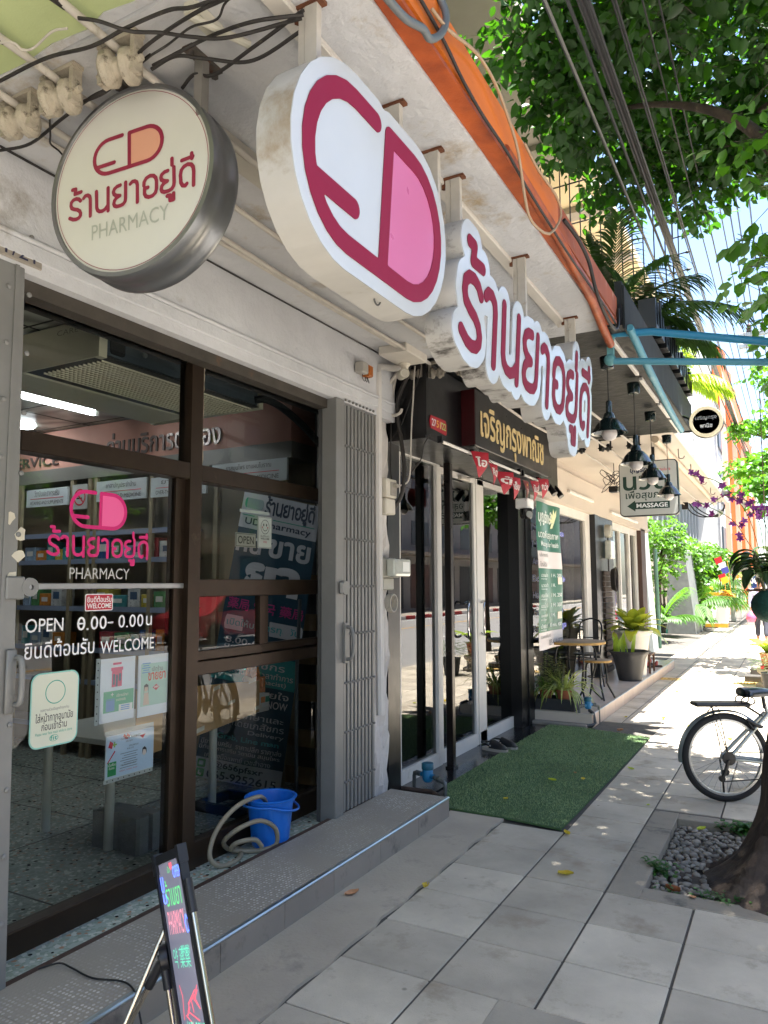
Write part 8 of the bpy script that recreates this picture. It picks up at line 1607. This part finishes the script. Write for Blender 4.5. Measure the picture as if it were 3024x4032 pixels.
skinbody('shirt', [(X0, Y0, .92, .16, .13), (X0, Y0, 1.15, .15, .12), (X0, Y0, 1.36, .18, .125), (X0, Y0, 1.43, .08), (X0-.2, Y0, 1.36, .075), (X0-.245, Y0+.02, 1.10, .06), (X0-.23, Y0-.05, .90, .05), (X0+.2, Y0, 1.36, .075), (X0+.235, Y0, 1.10, .06), (X0+.225, Y0+.08, .92, .05)], [(0, 1), (1, 2), (2, 3), (2, 4), (4, 5), (5, 6), (2, 7), (7, 8), (8, 9)], M('lilac_cotton', 'c6c2e0', .8), pe)
skinbody('trousers', [(X0, Y0, .93, .145, .115), (X0-.09, Y0, .83, .10), (X0-.10, Y0+.10, .48, .075), (X0-.10, Y0+.05, .14, .06), (X0+.09, Y0, .83, .10), (X0+.10, Y0-.06, .48, .075), (X0+.10, Y0-.18, .15, .06)], [(0, 1), (1, 2), (2, 3), (0, 4), (4, 5), (5, 6)], M('dark_trousers', '2c2f3a', .8), pe)
G().ball((X0, Y0-.01, 1.665), .108, 8, (.95, 1.05, 1)).obj('hair', M('black_hair', '15120f', .6), pe, smooth=60)
bgp = E('shopping_bag', 'pink plastic shopping bag held low by the walking person', 'bag', (-.955, 21.9, .55)); G().lathe([(0, 0), (.08, .01), (.12, .10), (.11, .2), (.04, .27), (.02, .30)], (-.955, 21.9, .52), 'z', 16).obj('bag', M('pink_plastic', 'e06a90', .4, trl=.3), bgp, smooth=60)
# ================================================================ OPPOSITE SIDE (seen in the glass)
for i, (y0, y1, h, c, lab) in enumerate(((-30, -14, 9, 'b5aea2', 'beige shophouse block across the road, farthest behind the camera'), (-13.8, -2, 11, '8f9496', 'grey shophouse block across the road behind the camera'), (-1.8, 9, 9.5, 'a9a49a', 'weathered grey shophouse across the road facing the pharmacy'), (9.2, 20, 10.5, '77797a', 'dark grey building across the road facing the cafe'), (20.2, 36, 9, 'b9b1a4', 'cream shophouse block across the road past the massage shop'), (36.2, 90, 11, 'a2a09c', 'long grey block across the road, farthest down the street'))):
    e = E('shophouse', lab, 'building', (18, (y0+y1)/2, 0)); G().bx(15, 24, y0, y1, 0, h).obj('wall', M('wall_'+c, c, .85, var=.2, sc=.5), e); G().bx(13.6, 15, y0, y1, 3.3, 3.5).obj('canopy', mat_conc, e)
    n = max(2, int((y1-y0)/3.6)); st_ = (y1-y0)/n
    for k in range(min(n, 8)):
        yy = y0+k*st_
        G().bx(14.97, 15.02, yy+.5, yy+st_-.5, .1, 2.8).obj('shutter', M('shutter_'+('red' if (i+k) % 3 == 0 else 'dark'), '5a3a34' if (i+k) % 5 == 0 else '35383a', .5, metal=.2), e)
        for fl in range(1, int(h/3)): G().bx(14.97, 15.02, yy+.7, yy+st_-.7, fl*3.1+.9, fl*3.1+2.4).obj('window', MC['far_window'], e)
def car(x, y, c, lab):
    e = E('parked_car', lab, 'car', (x, y, -.15), 'cars across the road'); z = -.15
    prof = [(-2.2, .35), (-2.2, .78), (-1.5, .92), (-.95, 1.42), (.75, 1.46), (1.5, .98), (2.15, .9), (2.22, .4), (1.8, .28), (-1.9, .28)]
    G().loops([[(p[0], p[1]) for p in prof]], lambda u, v, d: V((x+d, y+u, z+v)), -.85, .85).obj('body', M('car_'+c, c, .25, coat=.8), e)
    for s in (-.853, .853):
        G().loops([[(-1.3, .95), (-.88, 1.36), (.65, 1.39), (1.25, .98)]], lambda u, v, d: V((x+d, y+u, z+v)), s-.004, s+.004).obj('side_window', M('car_glass', '0f1416', .08), e)
        for u in (-1.35, 1.4): G().lathe([(0, -.09), (.22, -.09), (.31, -.08), (.31, .08), (.22, .09), (0, .09)], (x+s, y+u, z+.31), 'x', 24).obj('wheel', tyre, e, smooth=40)
    G().bx(x-.7, x-.4, y+2.2, y+2.24, z+.62, z+.76).bx(x+.4, x+.7, y+2.2, y+2.24, z+.62, z+.76).obj('headlight', vw, e)
car(9.6, 17.5, 'b8303a', 'red taxi parked across the road opposite the cafe'); car(9.6, 25, 'c9cccd', 'white car parked across the road beyond the red taxi'); car(9.6, 8.0, 'd0d2d2', 'white car parked across the road opposite the pharmacy')
for i, (y, lab) in enumerate(((4.0, 'street tree across the road opposite the pharmacy'), (13.5, 'street tree across the road opposite the cafe'), (24, 'street tree across the road past the massage shop'))):
    t = E('street_tree', lab, 'tree', (12, y, 0)); G().tube(bez([(12, y, 0), (12.1, y, 1.6), (11.8, y+.2, 3.2)], 10), .13, 10).obj('trunk', bark, t, smooth=60)
    leaf_cloud('crown', np.concatenate([ell(R, (12, y, 4.6), (1.7, 2.0, 1.1), 240), ell(R, (11.4, y+.8, 3.6), (.9, 1.2, .5), 70)]), t, mat_leaf2, .15, 60+i, 7, .2)
# ================================================================ tidy up
for o in bpy.data.objects:
    if '_w' in o: del o['_w']
